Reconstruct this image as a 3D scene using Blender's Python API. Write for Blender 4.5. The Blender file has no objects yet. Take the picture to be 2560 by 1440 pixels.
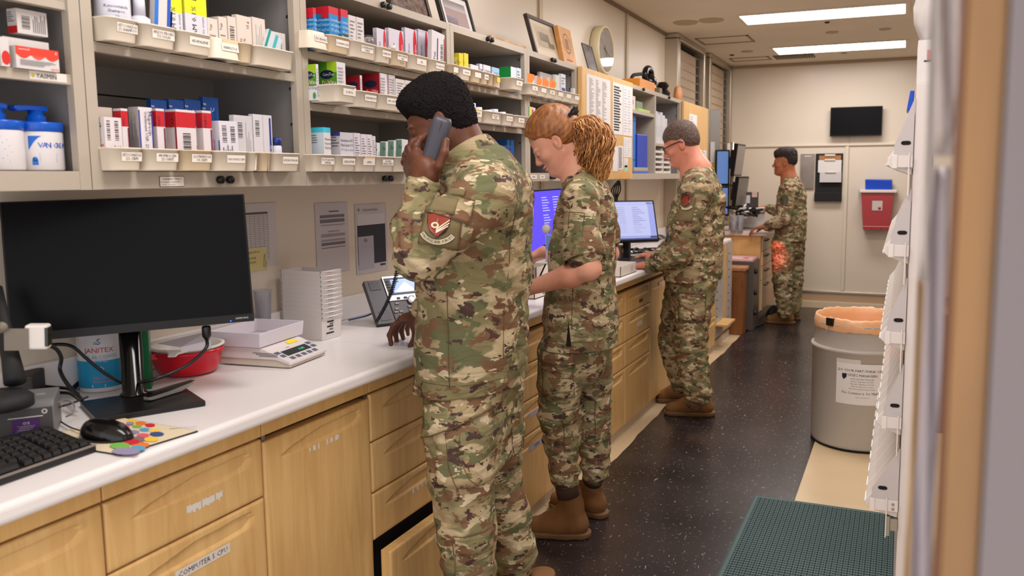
import bpy,math,random,os
import numpy as np
from mathutils import Matrix,Vector
random.seed(7);np.random.seed(7)
# ------------------------------------------------------------------ camera
FPX,PCX,PCY=2056.905,1430.229,679.971
YAW,PITCH,ROLL=-0.38270,-0.1163,-0.0044
CAMH=1.45
def _cam_axes():
 cy,sy=math.cos(YAW),math.sin(YAW);cp,sp=math.cos(PITCH),math.sin(PITCH)
 f=np.array([sy*cp,cy*cp,sp]);r=np.array([cy,-sy,0.0]);u=np.cross(r,f)
 return math.cos(ROLL)*r+math.sin(ROLL)*u,-math.sin(ROLL)*r+math.cos(ROLL)*u,f
RV,UV,FV=_cam_axes()
CP=np.array([0.0,0.0,CAMH])
scene=bpy.context.scene
cd=bpy.data.cameras.new('camera')
cam=bpy.data.objects.new('camera',cd);scene.collection.objects.link(cam)
m=Matrix.Identity(4)
for i in range(3):
 m[i][0]=RV[i];m[i][1]=UV[i];m[i][2]=-FV[i];m[i][3]=CP[i]
cam.matrix_world=m
cd.sensor_width=36.0;cd.lens=FPX*36/2560
cd.shift_x=(1280-PCX)/2560;cd.shift_y=-(720-PCY)/2560
cd.clip_start=0.05;cd.clip_end=60
cd.dof.use_dof=True;cd.dof.focus_distance=2.9;cd.dof.aperture_fstop=4.5
scene.camera=cam
scene.view_settings.view_transform='Standard';scene.view_settings.look='None'
scene.view_settings.gamma=1.0;scene.view_settings.use_curve_mapping=False
scene.view_settings.exposure=EXPOSURE=0.92
# ------------------------------------------------------------------ world: even fill added in place of bounce from behind the camera
w=bpy.data.worlds.new('world');scene.world=w;w.use_nodes=True
bg=w.node_tree.nodes['Background'];bg.inputs[0].default_value=(0.97,0.96,1.0,1);bg.inputs[1].default_value=0.95
LIGHT_STR=9.5
def ray(x,y):return(x-PCX)/FPX*RV-(y-PCY)/FPX*UV+FV
def onx(x,y,X):d=ray(x,y);return CP+d*X/d[0]
def ony(x,y,Y):d=ray(x,y);return CP+d*Y/d[1]
def onz(x,y,Z):d=ray(x,y);return CP+d*(Z-CAMH)/d[2]
def dep(x,y,D):return CP+ray(x,y)*D
# ------------------------------------------------------------------ materials
def lin(c):
 return tuple((v/12.92 if v<=0.04045 else((v+0.055)/1.055)**2.4)for v in[q/255 for q in c])+(1,)
MATS={}
def mat(name,rgb=(200,200,200),rough=0.5,metal=0.0,emit=None,estr=1.0,alpha=None,trans=0.0,var=0.0,vscale=3.0,bump=0.0,bscale=200.0,sss=0.0,coat=0.0,ior=1.45,stretch=(1,1,1),var2=None,spec=0.5):
 if name in MATS:return MATS[name]
 mt=bpy.data.materials.new(name);mt.use_nodes=True;nt=mt.node_tree
 b=nt.nodes['Principled BSDF'];c=lin(rgb)
 b.inputs['Base Color'].default_value=c;b.inputs['Roughness'].default_value=rough
 b.inputs['Metallic'].default_value=metal;b.inputs['IOR'].default_value=ior
 b.inputs['Specular IOR Level'].default_value=spec
 if trans:b.inputs['Transmission Weight'].default_value=trans
 if sss:b.inputs['Subsurface Weight'].default_value=sss;b.inputs['Subsurface Radius'].default_value=(0.012,0.005,0.003)
 if coat:b.inputs['Coat Weight'].default_value=coat;b.inputs['Coat Roughness'].default_value=0.08
 if emit:b.inputs['Emission Color'].default_value=lin(emit);b.inputs['Emission Strength'].default_value=estr
 if alpha is not None:b.inputs['Alpha'].default_value=alpha
 if var or bump:
  tc=nt.nodes.new('ShaderNodeTexCoord');mp=nt.nodes.new('ShaderNodeMapping');mp.inputs['Scale'].default_value=stretch
  nt.links.new(tc.outputs['Object'],mp.inputs['Vector'])
 if var:
  n=nt.nodes.new('ShaderNodeTexNoise');n.inputs['Scale'].default_value=vscale;n.inputs['Detail'].default_value=4
  nt.links.new(mp.outputs[0],n.inputs['Vector'])
  mx=nt.nodes.new('ShaderNodeMix');mx.data_type='RGBA'
  c2=lin(var2)if var2 else tuple(v*(1-var)for v in c[:3])+(1,)
  mx.inputs[6].default_value=c;mx.inputs[7].default_value=c2
  rp=nt.nodes.new('ShaderNodeMapRange');rp.inputs[1].default_value=0.35;rp.inputs[2].default_value=0.65
  nt.links.new(n.outputs['Fac'],rp.inputs[0]);nt.links.new(rp.outputs[0],mx.inputs[0]);nt.links.new(mx.outputs[2],b.inputs['Base Color'])
 if bump:
  n2=nt.nodes.new('ShaderNodeTexNoise');n2.inputs['Scale'].default_value=bscale;n2.inputs['Detail'].default_value=2
  nt.links.new(mp.outputs[0],n2.inputs['Vector'])
  bp=nt.nodes.new('ShaderNodeBump');bp.inputs['Strength'].default_value=bump;bp.inputs['Distance'].default_value=0.002
  nt.links.new(n2.outputs['Fac'],bp.inputs['Height']);nt.links.new(bp.outputs[0],b.inputs['Normal'])
 MATS[name]=mt;return mt
def flat(rgb,rough=0.55):return mat('print_%d_%d_%d'%rgb,rgb,rough)
def wood_mat(name,c1,c2,rough=0.38,axis='Z',scale=1.0):
 mt=bpy.data.materials.new(name);mt.use_nodes=True;nt=mt.node_tree;b=nt.nodes['Principled BSDF']
 tc=nt.nodes.new('ShaderNodeTexCoord');mp=nt.nodes.new('ShaderNodeMapping')
 s=(34*scale,34*scale,34*scale);s=tuple(3.0*scale if 'XYZ'[i]==axis else s[i]for i in range(3))
 mp.inputs['Scale'].default_value=s;nt.links.new(tc.outputs['Object'],mp.inputs['Vector'])
 n=nt.nodes.new('ShaderNodeTexNoise');n.inputs['Scale'].default_value=1.0;n.inputs['Detail'].default_value=6;n.inputs['Distortion'].default_value=1.2
 nt.links.new(mp.outputs[0],n.inputs['Vector'])
 n3=nt.nodes.new('ShaderNodeTexNoise');n3.inputs['Scale'].default_value=4.0;n3.inputs['Detail'].default_value=3
 nt.links.new(tc.outputs['Object'],n3.inputs['Vector'])
 r=nt.nodes.new('ShaderNodeValToRGB');r.color_ramp.elements[0].position=0.3;r.color_ramp.elements[0].color=lin(c2)
 r.color_ramp.elements[1].position=0.62;r.color_ramp.elements[1].color=lin(c1)
 ad=nt.nodes.new('ShaderNodeMath');ad.operation='MULTIPLY_ADD';ad.inputs[1].default_value=0.65;
 ml=nt.nodes.new('ShaderNodeMath');ml.operation='MULTIPLY';ml.inputs[1].default_value=0.35
 nt.links.new(n3.outputs['Fac'],ml.inputs[0]);nt.links.new(n.outputs['Fac'],ad.inputs[0]);nt.links.new(ml.outputs[0],ad.inputs[2])
 nt.links.new(ad.outputs[0],r.inputs[0]);nt.links.new(r.outputs[0],b.inputs['Base Color']);b.inputs['Roughness'].default_value=rough
 MATS[name]=mt;return mt
def camo_mat(name,seed=0.0,sc=1.0,tint=1.0,wr=0.5):
 mt=bpy.data.materials.new(name);mt.use_nodes=True;nt=mt.node_tree;b=nt.nodes['Principled BSDF']
 tc=nt.nodes.new('ShaderNodeTexCoord');mp=nt.nodes.new('ShaderNodeMapping');mp.inputs['Scale'].default_value=(1.25,1.25,2.3)
 mp.inputs['Location'].default_value=(seed,seed*1.7,seed*0.6)
 nt.links.new(tc.outputs['Object'],mp.inputs['Vector'])
 def layer(scale,thr,det=2.0,off=0.0,soft=0.008,rough=0.5,dist=0.3):
  o=nt.nodes.new('ShaderNodeVectorMath');o.operation='ADD';o.inputs[1].default_value=(off,off*2.3,off*0.7)
  nt.links.new(mp.outputs[0],o.inputs[0])
  n=nt.nodes.new('ShaderNodeTexNoise');n.inputs['Scale'].default_value=scale*sc;n.inputs['Detail'].default_value=det
  n.inputs['Roughness'].default_value=rough;n.inputs['Distortion'].default_value=dist
  nt.links.new(o.outputs[0],n.inputs['Vector'])
  mr=nt.nodes.new('ShaderNodeMapRange');mr.inputs[1].default_value=thr-soft;mr.inputs[2].default_value=thr+soft
  nt.links.new(n.outputs['Fac'],mr.inputs[0]);return mr.outputs[0]
 def k(c):v=lin(c);return tuple(x*tint for x in v[:3])+(1,)
 cur=None
 base=(164,144,110)
 seq=[((128,120,84),layer(5.5,0.48,1.0,1.3,0.05)),((186,168,134),layer(7.0,0.575,2.0,4.1,0.02)),((101,102,70),layer(7.5,0.55,3.0,9.7,0.008,0.6)),((118,88,64),layer(8.5,0.555,3.0,15.2,0.006,0.6)),((200,182,152),layer(14.0,0.635,2.5,21.0,0.006,0.6)),((76,56,50),layer(12.0,0.605,3.0,27.5,0.005,0.65))]
 col=None
 for c,f in seq:
  mx=nt.nodes.new('ShaderNodeMix');mx.data_type='RGBA'
  if col is None:mx.inputs[6].default_value=k(base)
  else:nt.links.new(col,mx.inputs[6])
  mx.inputs[7].default_value=k(c);nt.links.new(f,mx.inputs[0]);col=mx.outputs[2]
 nt.links.new(col,b.inputs['Base Color']);b.inputs['Roughness'].default_value=0.85
 b.inputs['Specular IOR Level'].default_value=0.25
 m2=nt.nodes.new('ShaderNodeMapping');m2.inputs['Scale'].default_value=(1.0,1.0,2.6);m2.inputs['Rotation'].default_value=(0.5,0.3,0.2)
 nt.links.new(tc.outputs['Object'],m2.inputs['Vector'])
 n=nt.nodes.new('ShaderNodeTexNoise');n.inputs['Scale'].default_value=9;n.inputs['Detail'].default_value=3;n.inputs['Distortion'].default_value=1.0
 nt.links.new(m2.outputs[0],n.inputs['Vector'])
 bp=nt.nodes.new('ShaderNodeBump');bp.inputs['Strength'].default_value=wr;bp.inputs['Distance'].default_value=0.02
 nt.links.new(n.outputs['Fac'],bp.inputs['Height'])
 n4=nt.nodes.new('ShaderNodeTexNoise');n4.inputs['Scale'].default_value=700;nt.links.new(tc.outputs['Object'],n4.inputs['Vector'])
 b2=nt.nodes.new('ShaderNodeBump');b2.inputs['Strength'].default_value=0.25;b2.inputs['Distance'].default_value=0.001
 nt.links.new(n4.outputs['Fac'],b2.inputs['Height']);nt.links.new(bp.outputs[0],b2.inputs['Normal']);nt.links.new(b2.outputs[0],b.inputs['Normal'])
 MATS[name]=mt;return mt
# ------------------------------------------------------------------ object helpers
COL=scene.collection
WM={}
def rotz(a):return Matrix.Rotation(a,4,'Z')
def thing(name,label,cat,loc=(0,0,0),rz=0.0,group=None):
 o=bpy.data.objects.new(name,None);COL.objects.link(o);o.empty_display_size=0.05
 M_=Matrix.Translation(Vector([float(v)for v in loc]))@rotz(rz);o.matrix_world=M_;WM[o.name]=M_
 o['label']=label;o['category']=cat
 if group:o['group']=group
 return o
def tag(o,label,cat,group=None):
 o['label']=label;o['category']=cat
 if group:o['group']=group
 return o
_txt={}
def text_geo(s):
 if s not in _txt:
  c=bpy.data.curves.new('t','FONT');c.body=s;c.size=1.0;c.resolution_u=1
  o=bpy.data.objects.new('t',c);me=bpy.data.meshes.new_from_object(o)
  v=np.array([tuple(x.co)for x in me.vertices])if len(me.vertices)else np.zeros((0,3))
  f=[tuple(p.vertices)for p in me.polygons]
  wd=(v[:,0].max()-v[:,0].min())if len(v)else 0.0
  if len(v):v[:,0]-=v[:,0].min()
  bpy.data.objects.remove(o);bpy.data.curves.remove(c);bpy.data.meshes.remove(me)
  _txt[s]=(v,f,wd)
 return _txt[s]
class MB:
 def __init__(s):s.v=[];s.f=[];s.m=[];s.mats=[];s.sm=[]
 def mi(s,m):
  if m not in s.mats:s.mats.append(m)
  return s.mats.index(m)
 def add(s,V,F,m,M=None,smooth=False):
  b=len(s.v)
  for p in V:
   p=Vector([float(q)for q in p])
   if M is not None:p=M@p
   s.v.append(p)
  i=s.mi(m)
  for f in F:s.f.append(tuple(b+k for k in f));s.m.append(i);s.sm.append(smooth)
  return s
 def box(s,x0,x1,y0,y1,z0,z1,m,M=None):
  V=[(x0,y0,z0),(x1,y0,z0),(x1,y1,z0),(x0,y1,z0),(x0,y0,z1),(x1,y0,z1),(x1,y1,z1),(x0,y1,z1)]
  F=[(0,3,2,1),(4,5,6,7),(0,1,5,4),(1,2,6,5),(2,3,7,6),(3,0,4,7)]
  return s.add(V,F,m,M)
 def hexa(s,V,m,M=None):
  return s.add(V,[(0,3,2,1),(4,5,6,7),(0,1,5,4),(1,2,6,5),(2,3,7,6),(3,0,4,7)],m,M)
 def quad(s,p,m,M=None):return s.add(p,[tuple(range(len(p)))],m,M)
 def lathe(s,prof,m,n=24,M=None,smooth=True,sx=1.0,sy=1.0,cap=True,pw=2.0):
  V=[];F=[]
  for r,z in prof:
   for k in range(n):
    a=2*math.pi*k/n;ca,sa=math.cos(a),math.sin(a)
    if pw!=2.0:
     q=(abs(ca)**pw+abs(sa)**pw)**(-1/pw);ca*=q;sa*=q
    V.append((r*ca*sx,r*sa*sy,z))
  for i in range(len(prof)-1):
   for k in range(n):F.append((i*n+k,i*n+(k+1)%n,(i+1)*n+(k+1)%n,(i+1)*n+k))
  if cap:
   if prof[0][0]>1e-6:F.append(tuple(range(n-1,-1,-1)))
   if prof[-1][0]>1e-6:F.append(tuple((len(prof)-1)*n+k for k in range(n)))
  return s.add(V,F,m,M,smooth)
 def cyl(s,p0,p1,r,m,n=12,r1=None):
  p0=Vector([float(q)for q in p0]);p1=Vector([float(q)for q in p1]);d=p1-p0
  M_=Matrix.Translation(p0)@d.to_track_quat('Z','Y').to_matrix().to_4x4()
  L=d.length;return s.lathe([(r,0),(r if r1 is None else r1,L)],m,n,M_)
 def prism(s,poly,h0,h1,m,M=None,axis='z'):
  n=len(poly)
  if axis=='z':V=[(a,b,h0)for a,b in poly]+[(a,b,h1)for a,b in poly]
  elif axis=='y':V=[(a,h0,b)for a,b in poly]+[(a,h1,b)for a,b in poly]
  else:V=[(h0,a,b)for a,b in poly]+[(h1,a,b)for a,b in poly]
  F=[tuple(range(n-1,-1,-1)),tuple(range(n,2*n))]+[(i,(i+1)%n,n+(i+1)%n,n+i)for i in range(n)]
  return s.add(V,F,m,M)
 def tube(s,pts,r,m,n=8,M=None,closed=False):
  P=[Vector([float(q)for q in p])for p in pts];V=[];F=[];up=Vector((0,0,1));N=len(P)
  px=None
  for i,p in enumerate(P):
   d=(P[min(i+1,N-1)]-P[max(i-1,0)])
   if d.length<1e-9:d=Vector((0,0,1))
   d.normalize()
   if px is None:
    px=d.cross(up)
    if px.length<1e-3:px=d.cross(Vector((1,0,0)))
   else:px=px-d*px.dot(d)
   px.normalize();py=d.cross(px)
   rr=r[i]if isinstance(r,(list,tuple))else r
   for k in range(n):
    a=2*math.pi*k/n;V.append(p+px*math.cos(a)*rr+py*math.sin(a)*rr)
  for i in range(N-1):
   for k in range(n):F.append((i*n+k,i*n+(k+1)%n,(i+1)*n+(k+1)%n,(i+1)*n+k))
  F.append(tuple(range(n-1,-1,-1)));F.append(tuple((N-1)*n+k for k in range(n)))
  return s.add(V,F,m,M,True)
 def text(s,t,o,ux,uy,size,m,align='l',maxw=None,M=None,sx=1.0):
  v,f,wd=text_geo(t)
  if not len(v):return s
  sz=size/0.72;
  if maxw and wd*sz*sx>maxw:sx=maxw/(wd*sz)
  off={'l':0.0,'c':-wd/2,'r':-wd}[align]
  o=np.array(o,float);ux=np.array(ux,float);uy=np.array(uy,float);ux/=np.linalg.norm(ux);uy/=np.linalg.norm(uy)
  V=[o+ux*((p[0]+off)*sz*sx)+uy*(p[1]*sz)for p in v]
  return s.add(V,f,m,M)
 def build(s,name,parent=None,origin=None,bevel=None,local=False,seg=2,auto=None):
  if parent is not None and not local:
   I=WM[parent.name].inverted();V=[I@p for p in s.v]
  elif origin is not None:
   oo=Vector([float(q)for q in origin]);V=[p-oo for p in s.v]
  else:V=s.v
  me=bpy.data.meshes.new(name);me.from_pydata([tuple(p)for p in V],[],s.f)
  for m in s.mats:me.materials.append(m)
  me.polygons.foreach_set('material_index',s.m);me.polygons.foreach_set('use_smooth',s.sm);me.update()
  o=bpy.data.objects.new(name,me);COL.objects.link(o)
  if parent is not None:o.parent=parent;WM[o.name]=WM[parent.name]
  elif origin is not None:o.location=oo;WM[o.name]=Matrix.Translation(oo)
  else:WM[o.name]=Matrix.Identity(4)
  if bevel:
   b=o.modifiers.new('bevel','BEVEL');b.width=bevel;b.segments=seg;b.limit_method='ANGLE';b.angle_limit=math.radians(40)
  return o
def struct(o):o['kind']='structure';return o
def copy_thing(o,loc=None,rz=None,label=None,parent=None):
 c=o.copy();COL.objects.link(c)
 if loc is not None:
  c.location=Vector([float(q)for q in loc])
  if rz is not None:c.rotation_euler=(0,0,rz)
  WM[c.name]=Matrix.Translation(c.location)@rotz(c.rotation_euler.z)
 if label:c['label']=label
 for ch in o.children:
  d=ch.copy();COL.objects.link(d);d.parent=c;WM[d.name]=WM[c.name]
  for g in ch.children:
   e=g.copy();COL.objects.link(e);e.parent=d
 return c
# ------------------------------------------------------------------ shared materials
M_wall=mat('painted_wall_panel',(221,207,188),0.35,var=0.04,vscale=1.2)
M_wallb=mat('back_wall_panel',(222,208,188),0.3,var=0.03,vscale=1.0)
M_batten=mat('wall_batten',(196,178,148),0.4)
M_ceil=mat('ceiling_plaster',(238,224,202),0.9,var=0.05,vscale=2,bump=0.3,bscale=60)
M_cab=mat('beige_steel',(178,166,150),0.42,var=0.03,vscale=4,bump=0.05,bscale=400)
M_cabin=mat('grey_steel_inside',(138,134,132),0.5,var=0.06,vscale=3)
M_black=mat('black_plastic',(14,13,14),0.35)
M_blackm=mat('black_matt',(22,21,21),0.7)
M_white=mat('white_plastic',(222,214,206),0.4)
M_bin=mat('ivory_bin_plastic',(222,208,188),0.38,var=0.03,vscale=9)
M_bin2=mat('yellowed_bin_plastic',(214,192,160),0.4,var=0.05,vscale=9)
M_paper=mat('paper',(224,218,214),0.7)
M_counter=mat('white_laminate',(232,226,224),0.28,var=0.02,vscale=2)
M_maple=wood_mat('maple_laminate',(226,186,124),(206,160,98),0.36)
M_maplef=wood_mat('maple_frame',(222,180,116),(204,158,96),0.4)
M_oak=wood_mat('dark_oak',(142,88,44),(104,58,26),0.4)
M_steel=mat('brushed_steel',(170,165,158),0.28,1.0)
M_alu=mat('aluminium',(196,186,170),0.33,0.9)
M_dark=mat('dark_gap',(20,15,12),0.9)
M_ink=mat('ink',(30,28,30),0.6)
M_inkg=mat('grey_ink',(110,106,108),0.6)
M_cardb=mat('white_carton',(214,206,200),0.5)
# ================================================================== ROOM
XL,YB,ZC=-1.93,9.30,2.645
XR=0.75
def vinyl():
 mt=bpy.data.materials.new('dark_fleck_vinyl');mt.use_nodes=True;nt=mt.node_tree;b=nt.nodes['Principled BSDF']
 tc=nt.nodes.new('ShaderNodeTexCoord')
 def streak(rot,sc,thr,off):
  mp=nt.nodes.new('ShaderNodeMapping');mp.inputs['Rotation'].default_value=(0,0,rot);mp.inputs['Scale'].default_value=sc;mp.inputs['Location'].default_value=(off,off,0)
  nt.links.new(tc.outputs['Object'],mp.inputs['Vector'])
  n=nt.nodes.new('ShaderNodeTexNoise');n.inputs['Scale'].default_value=1.0;n.inputs['Detail'].default_value=2;n.inputs['Distortion'].default_value=0.5
  nt.links.new(mp.outputs[0],n.inputs['Vector'])
  mr=nt.nodes.new('ShaderNodeMapRange');mr.inputs[1].default_value=thr;mr.inputs[2].default_value=thr+0.04
  nt.links.new(n.outputs['Fac'],mr.inputs[0]);return mr.outputs[0]
 a=streak(0.6,(100,26,1),0.68,0.0);c=streak(-0.4,(40,110,1),0.69,7.3);d=streak(1.3,(36,100,1),0.71,3.1)
 m1=nt.nodes.new('ShaderNodeMath');m1.operation='MAXIMUM';nt.links.new(a,m1.inputs[0]);nt.links.new(c,m1.inputs[1])
 m2=nt.nodes.new('ShaderNodeMath');m2.operation='MAXIMUM';nt.links.new(m1.outputs[0],m2.inputs[0]);nt.links.new(d,m2.inputs[1])
 bn=nt.nodes.new('ShaderNodeTexNoise');bn.inputs['Scale'].default_value=2.2;bn.inputs['Detail'].default_value=5;nt.links.new(tc.outputs['Object'],bn.inputs['Vector'])
 r=nt.nodes.new('ShaderNodeValToRGB');r.color_ramp.elements[0].position=0.35;r.color_ramp.elements[0].color=lin((28,24,26))
 r.color_ramp.elements[1].position=0.7;r.color_ramp.elements[1].color=lin((54,46,46));nt.links.new(bn.outputs['Fac'],r.inputs[0])
 mx=nt.nodes.new('ShaderNodeMix');mx.data_type='RGBA';nt.links.new(m2.outputs[0],mx.inputs[0]);nt.links.new(r.outputs[0],mx.inputs[6]);mx.inputs[7].default_value=lin((146,136,128))
 nt.links.new(mx.outputs[2],b.inputs['Base Color']);b.inputs['Roughness'].default_value=0.26
 bp=nt.nodes.new('ShaderNodeBump');bp.inputs['Strength'].default_value=0.12;bp.inputs['Distance'].default_value=0.004
 n5=nt.nodes.new('ShaderNodeTexNoise');n5.inputs['Scale'].default_value=14;nt.links.new(tc.outputs['Object'],n5.inputs['Vector'])
 nt.links.new(n5.outputs['Fac'],bp.inputs['Height']);nt.links.new(bp.outputs[0],b.inputs['Normal'])
 return mt
M_vinyl=vinyl()
M_beige=mat('beige_floor_tile',(214,190,152),0.3,var=0.08,vscale=2.5)
mb=MB();mb.box(XL-0.2,XR+0.2,-0.5,YB+0.2,-0.06,0.0,M_beige)
for y in(6.95,5.4,3.2):mb.box(-1.45,-1.30,y,y+0.004,0.0,0.0006,flat((150,120,88)))
struct(mb.build('floor'))
L_=[];N=90
for i in range(N+1):
 y=0.3+(YB-0.3)*i/N
 x=-1.338+0.012*math.sin(y*2.1)+0.004*math.sin(y*9.7)+0.003*math.sin(y*23)
 if y>8.0:x=XL
 L_.append((x,y))
poly=L_+[(XR,YB),(XR,4.95),(-0.40,4.95),(-0.41,0.3)]
mb=MB();mb.prism(poly,0.0,0.003,M_vinyl);struct(mb.build('floor'))
mb=MB();mb.box(XL-0.15,XL,-0.5,YB+0.1,-0.05,ZC+0.05,M_wall);struct(mb.build('wall_left'))
for y in(4.324,5.876,6.95):
 mb=MB();mb.box(XL-0.001,XL+0.010,y-0.028,y+0.028,0.9,ZC,M_batten);mb.box(XL+0.009,XL+0.0115,y-0.030,y-0.024,0.9,ZC,flat((120,98,72)))
 struct(mb.build('trim_1',bevel=0.002))
mb=MB();mb.box(XL,XL+0.018,-0.4,YB,ZC-0.022,ZC-0.001,flat((128,108,84)));struct(mb.build('trim_2'))
mb=MB();mb.box(XL-0.1,XR+0.1,YB,YB+0.15,-0.05,ZC+0.05,M_wallb);struct(mb.build('wall_back'))
mb=MB();mb.box(-0.60,-0.565,YB-0.012,YB+0.001,0.2,1.76,M_wallb);mb.box(-0.566,-0.561,YB-0.013,YB,0.2,1.76,flat((176,158,134)))
struct(mb.build('trim_3',bevel=0.002))
mb=MB();mb.box(XL,XR,YB-0.02,YB+0.001,1.755,1.775,M_wallb);struct(mb.build('trim_4',bevel=0.003))
mb=MB();mb.box(-1.5,XR,YB-0.022,YB+0.001,0.165,0.192,M_alu);struct(mb.build('trim_5',bevel=0.004))
mb=MB();mb.box(XL,XR,YB-0.012,YB+0.001,0.0,0.165,mat('tan_baseboard',(190,160,126),0.5));mb.box(XL,XR,YB-0.035,YB-0.01,0.0,0.075,mat('cream_skirting',(220,200,168),0.4))
struct(mb.build('baseboard_back',bevel=0.003))
mb=MB();mb.box(XL,XR,YB-0.02,YB+0.001,ZC-0.03,ZC-0.001,flat((168,148,120)));struct(mb.build('trim_6'))
mb=MB();mb.box(XR,XR+0.12,0.9,YB+0.1,-0.05,ZC+0.05,M_wall);struct(mb.build('wall_right'))
mb=MB();mb.box(XL-0.15,XR+0.15,-1.2,YB+0.15,ZC,ZC+0.08,M_ceil)
M_seam=flat((150,128,98))
def cframe(x0,x1,y0,y1,t=0.018):
 for a in((x0,x1,y0,y0+t),(x0,x1,y1-t,y1),(x0,x0+t,y0,y1),(x1-t,x1,y0,y1)):mb.box(a[0],a[1],a[2],a[3],ZC-0.006,ZC,M_seam)
for p in((1737,96,1870,90,1888,103,1768,112),(1822,146,1925,138,1930,148,1832,154)):
 a=onz(p[0],p[1],ZC);c=onz(p[4],p[5],ZC);cframe(min(a[0],c[0]),max(a[0],c[0]),min(a[1],c[1]),max(a[1],c[1]))
struct(mb.build('ceiling'))
M_lamp=mat('lit_diffuser',(255,250,240),0.5,emit=(255,250,250),estr=LIGHT_STR)
M_lampf=mat('lamp_frame',(226,214,194),0.5)
for i,(yc,hw)in enumerate(((8.31,0.21),(6.57,0.185),(4.83,0.19),(3.09,0.19),(1.35,0.19))):
 lab=['glowing rectangular ceiling panel light nearest the back wall','glowing rectangular ceiling panel light, second from the back wall','ceiling panel light above the third stretch of counter','ceiling panel light above the coiled-cord phone','ceiling panel light above the near worktop'][i]
 t=thing('ceiling_light',lab,'ceiling light',(-0.625,yc,ZC),group='ceiling panel lights')
 f=MB()
 for a in((-1.235,-0.015,yc-hw-0.03,yc-hw),(-1.235,-0.015,yc+hw,yc+hw+0.03),(-1.235,-1.205,yc-hw,yc+hw),(-0.045,-0.015,yc-hw,yc+hw)):
  f.box(a[0],a[1],a[2],a[3],ZC-0.010,ZC-0.0005,M_lampf)
 f.build('frame',t);f=MB();f.quad([(-1.205,yc-hw,ZC-0.006),(-1.205,yc+hw,ZC-0.006),(-0.045,yc+hw,ZC-0.006),(-0.045,yc-hw,ZC-0.006)],M_lamp);f.build('diffuser',t)
a=onz(1932,140,ZC);c=onz(2036,138,ZC)
t=thing('ceiling_vent','dark slatted air vent in the ceiling behind the farther panel light','vent',(a[0],a[1],ZC))
f=MB();x0,x1=min(a[0],c[0]),max(a[0],c[0]);y0=8.64;y1=8.90
f.box(x0,x1,y0,y1,ZC-0.004,ZC-0.0005,flat((70,58,46)));f.build('backing',t)
f=MB()
for k in range(17):xx=x0+(x1-x0)*(k+0.5)/17;f.box(xx-0.004,xx+0.004,y0,y1,ZC-0.012,ZC-0.004,flat((150,132,106)))
f.build('slat',t)
for i,(px,py,r)in enumerate(((1778,50,0.10),(1714,56,0.10),(1868,128,0.06),(2080,80,0.055),(2213,72,0.05),(1830,137,0.025),(2110,132,0.03),(2068,55,0.02))):
 p=onz(px,py,ZC);f=MB();f.lathe([(r,0),(r*0.9,-0.008),(0.0001,-0.012)],flat((188,166,132))if i not in(5,7)else M_black,20,Matrix.Translation((p[0],p[1],ZC)))
 labs=['round ceiling cover plate above the wall clock, the farther right','round ceiling cover plate above the wall clock, the left one','smoke detector on the ceiling by the rear access panel','small round speaker in the ceiling between the two panel lights, left of centre','small round speaker in the ceiling between the two panel lights, far right','black sprinkler head on the ceiling near the far window','pale sprinkler plate on the ceiling behind the rear panel light','tiny black sprinkler head behind the nearer panel light']
 tag(f.build(['ceiling_plate','ceiling_plate','smoke_detector','ceiling_speaker','ceiling_speaker','sprinkler','sprinkler','sprinkler'][i],origin=(p[0],p[1],ZC)),labs[i],'ceiling fitting')
for wi,(y0,y1,zl)in enumerate(((6.92,7.98,1.0),(8.16,9.28,0.95))):
 t=struct(bpy.data.objects.new('window_%d'%(wi+1),None));COL.objects.link(t);t.location=(XL,y0,zl);WM[t.name]=Matrix.Translation(t.location)
 zt=ZC-0.004 if wi==0 else ZC-0.006
 f=MB();xf=XL+0.115
 f.box(XL+0.001,xf,y0,y0+0.09,zl,zt-0.03,M_alu);f.box(XL+0.001,xf,y1-0.07,y1,zl,zt-0.03,M_alu);f.box(XL+0.001,xf,y0,y1,zt-0.05,zt,M_alu)
 f.box(XL+0.001,xf,y0,y1,zl-0.04,zl,M_alu);f.build('window_frame',t,bevel=0.006)
 f=MB();f.box(XL+0.0005,XL+0.012,y0+0.09,y1-0.07,zl,zt-0.05,M_dark);f.build('window_gap',t)
 f=MB();z=zl+0.01
 sl=mat('tan_shutter_slat',(182,156,128),0.4)
 while z<zt-0.12:
  f.box(XL+0.045,XL+0.052,y0+0.10,y1-0.16,z,z+0.068,sl);f.box(XL+0.052,XL+0.058,y0+0.10,y1-0.08,z+0.068,z+0.073,M_alu);z+=0.077
 f.build('shutter_slats',t)
cy,cz,r=5.26,2.275,0.158
t=thing('wall_clock','round cream wall clock with a glossy glass face high on the left wall','clock',(XL,cy,cz))
RX=Matrix.Translation((XL+0.001,cy,cz))@Matrix.Rotation(math.pi/2,4,'Y')
f=MB();f.lathe([(r*0.93,0),(r,0.01),(r,0.060),(r*0.97,0.068),(r*0.90,0.066),(r*0.895,0.055),(0.0001,0.055)],mat('cream_clock_case',(226,214,176),0.35),48,RX);f.build('case',t)
f=MB();f.lathe([(r*0.893,0.0555),(0.0001,0.0556)],mat('clock_dial',(196,190,184),0.5),48,RX,smooth=False)
for k in range(12):
 a=2*math.pi*k/12;n_=str(12 if k==0 else k);rr=r*0.72
 f.text(n_,(XL+0.0575,cy+math.sin(a)*rr,cz+math.cos(a)*rr-0.010),(0,1,0),(0,0,1),0.020,M_ink,'c')
f.build('dial',t)
f=MB()
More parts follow.
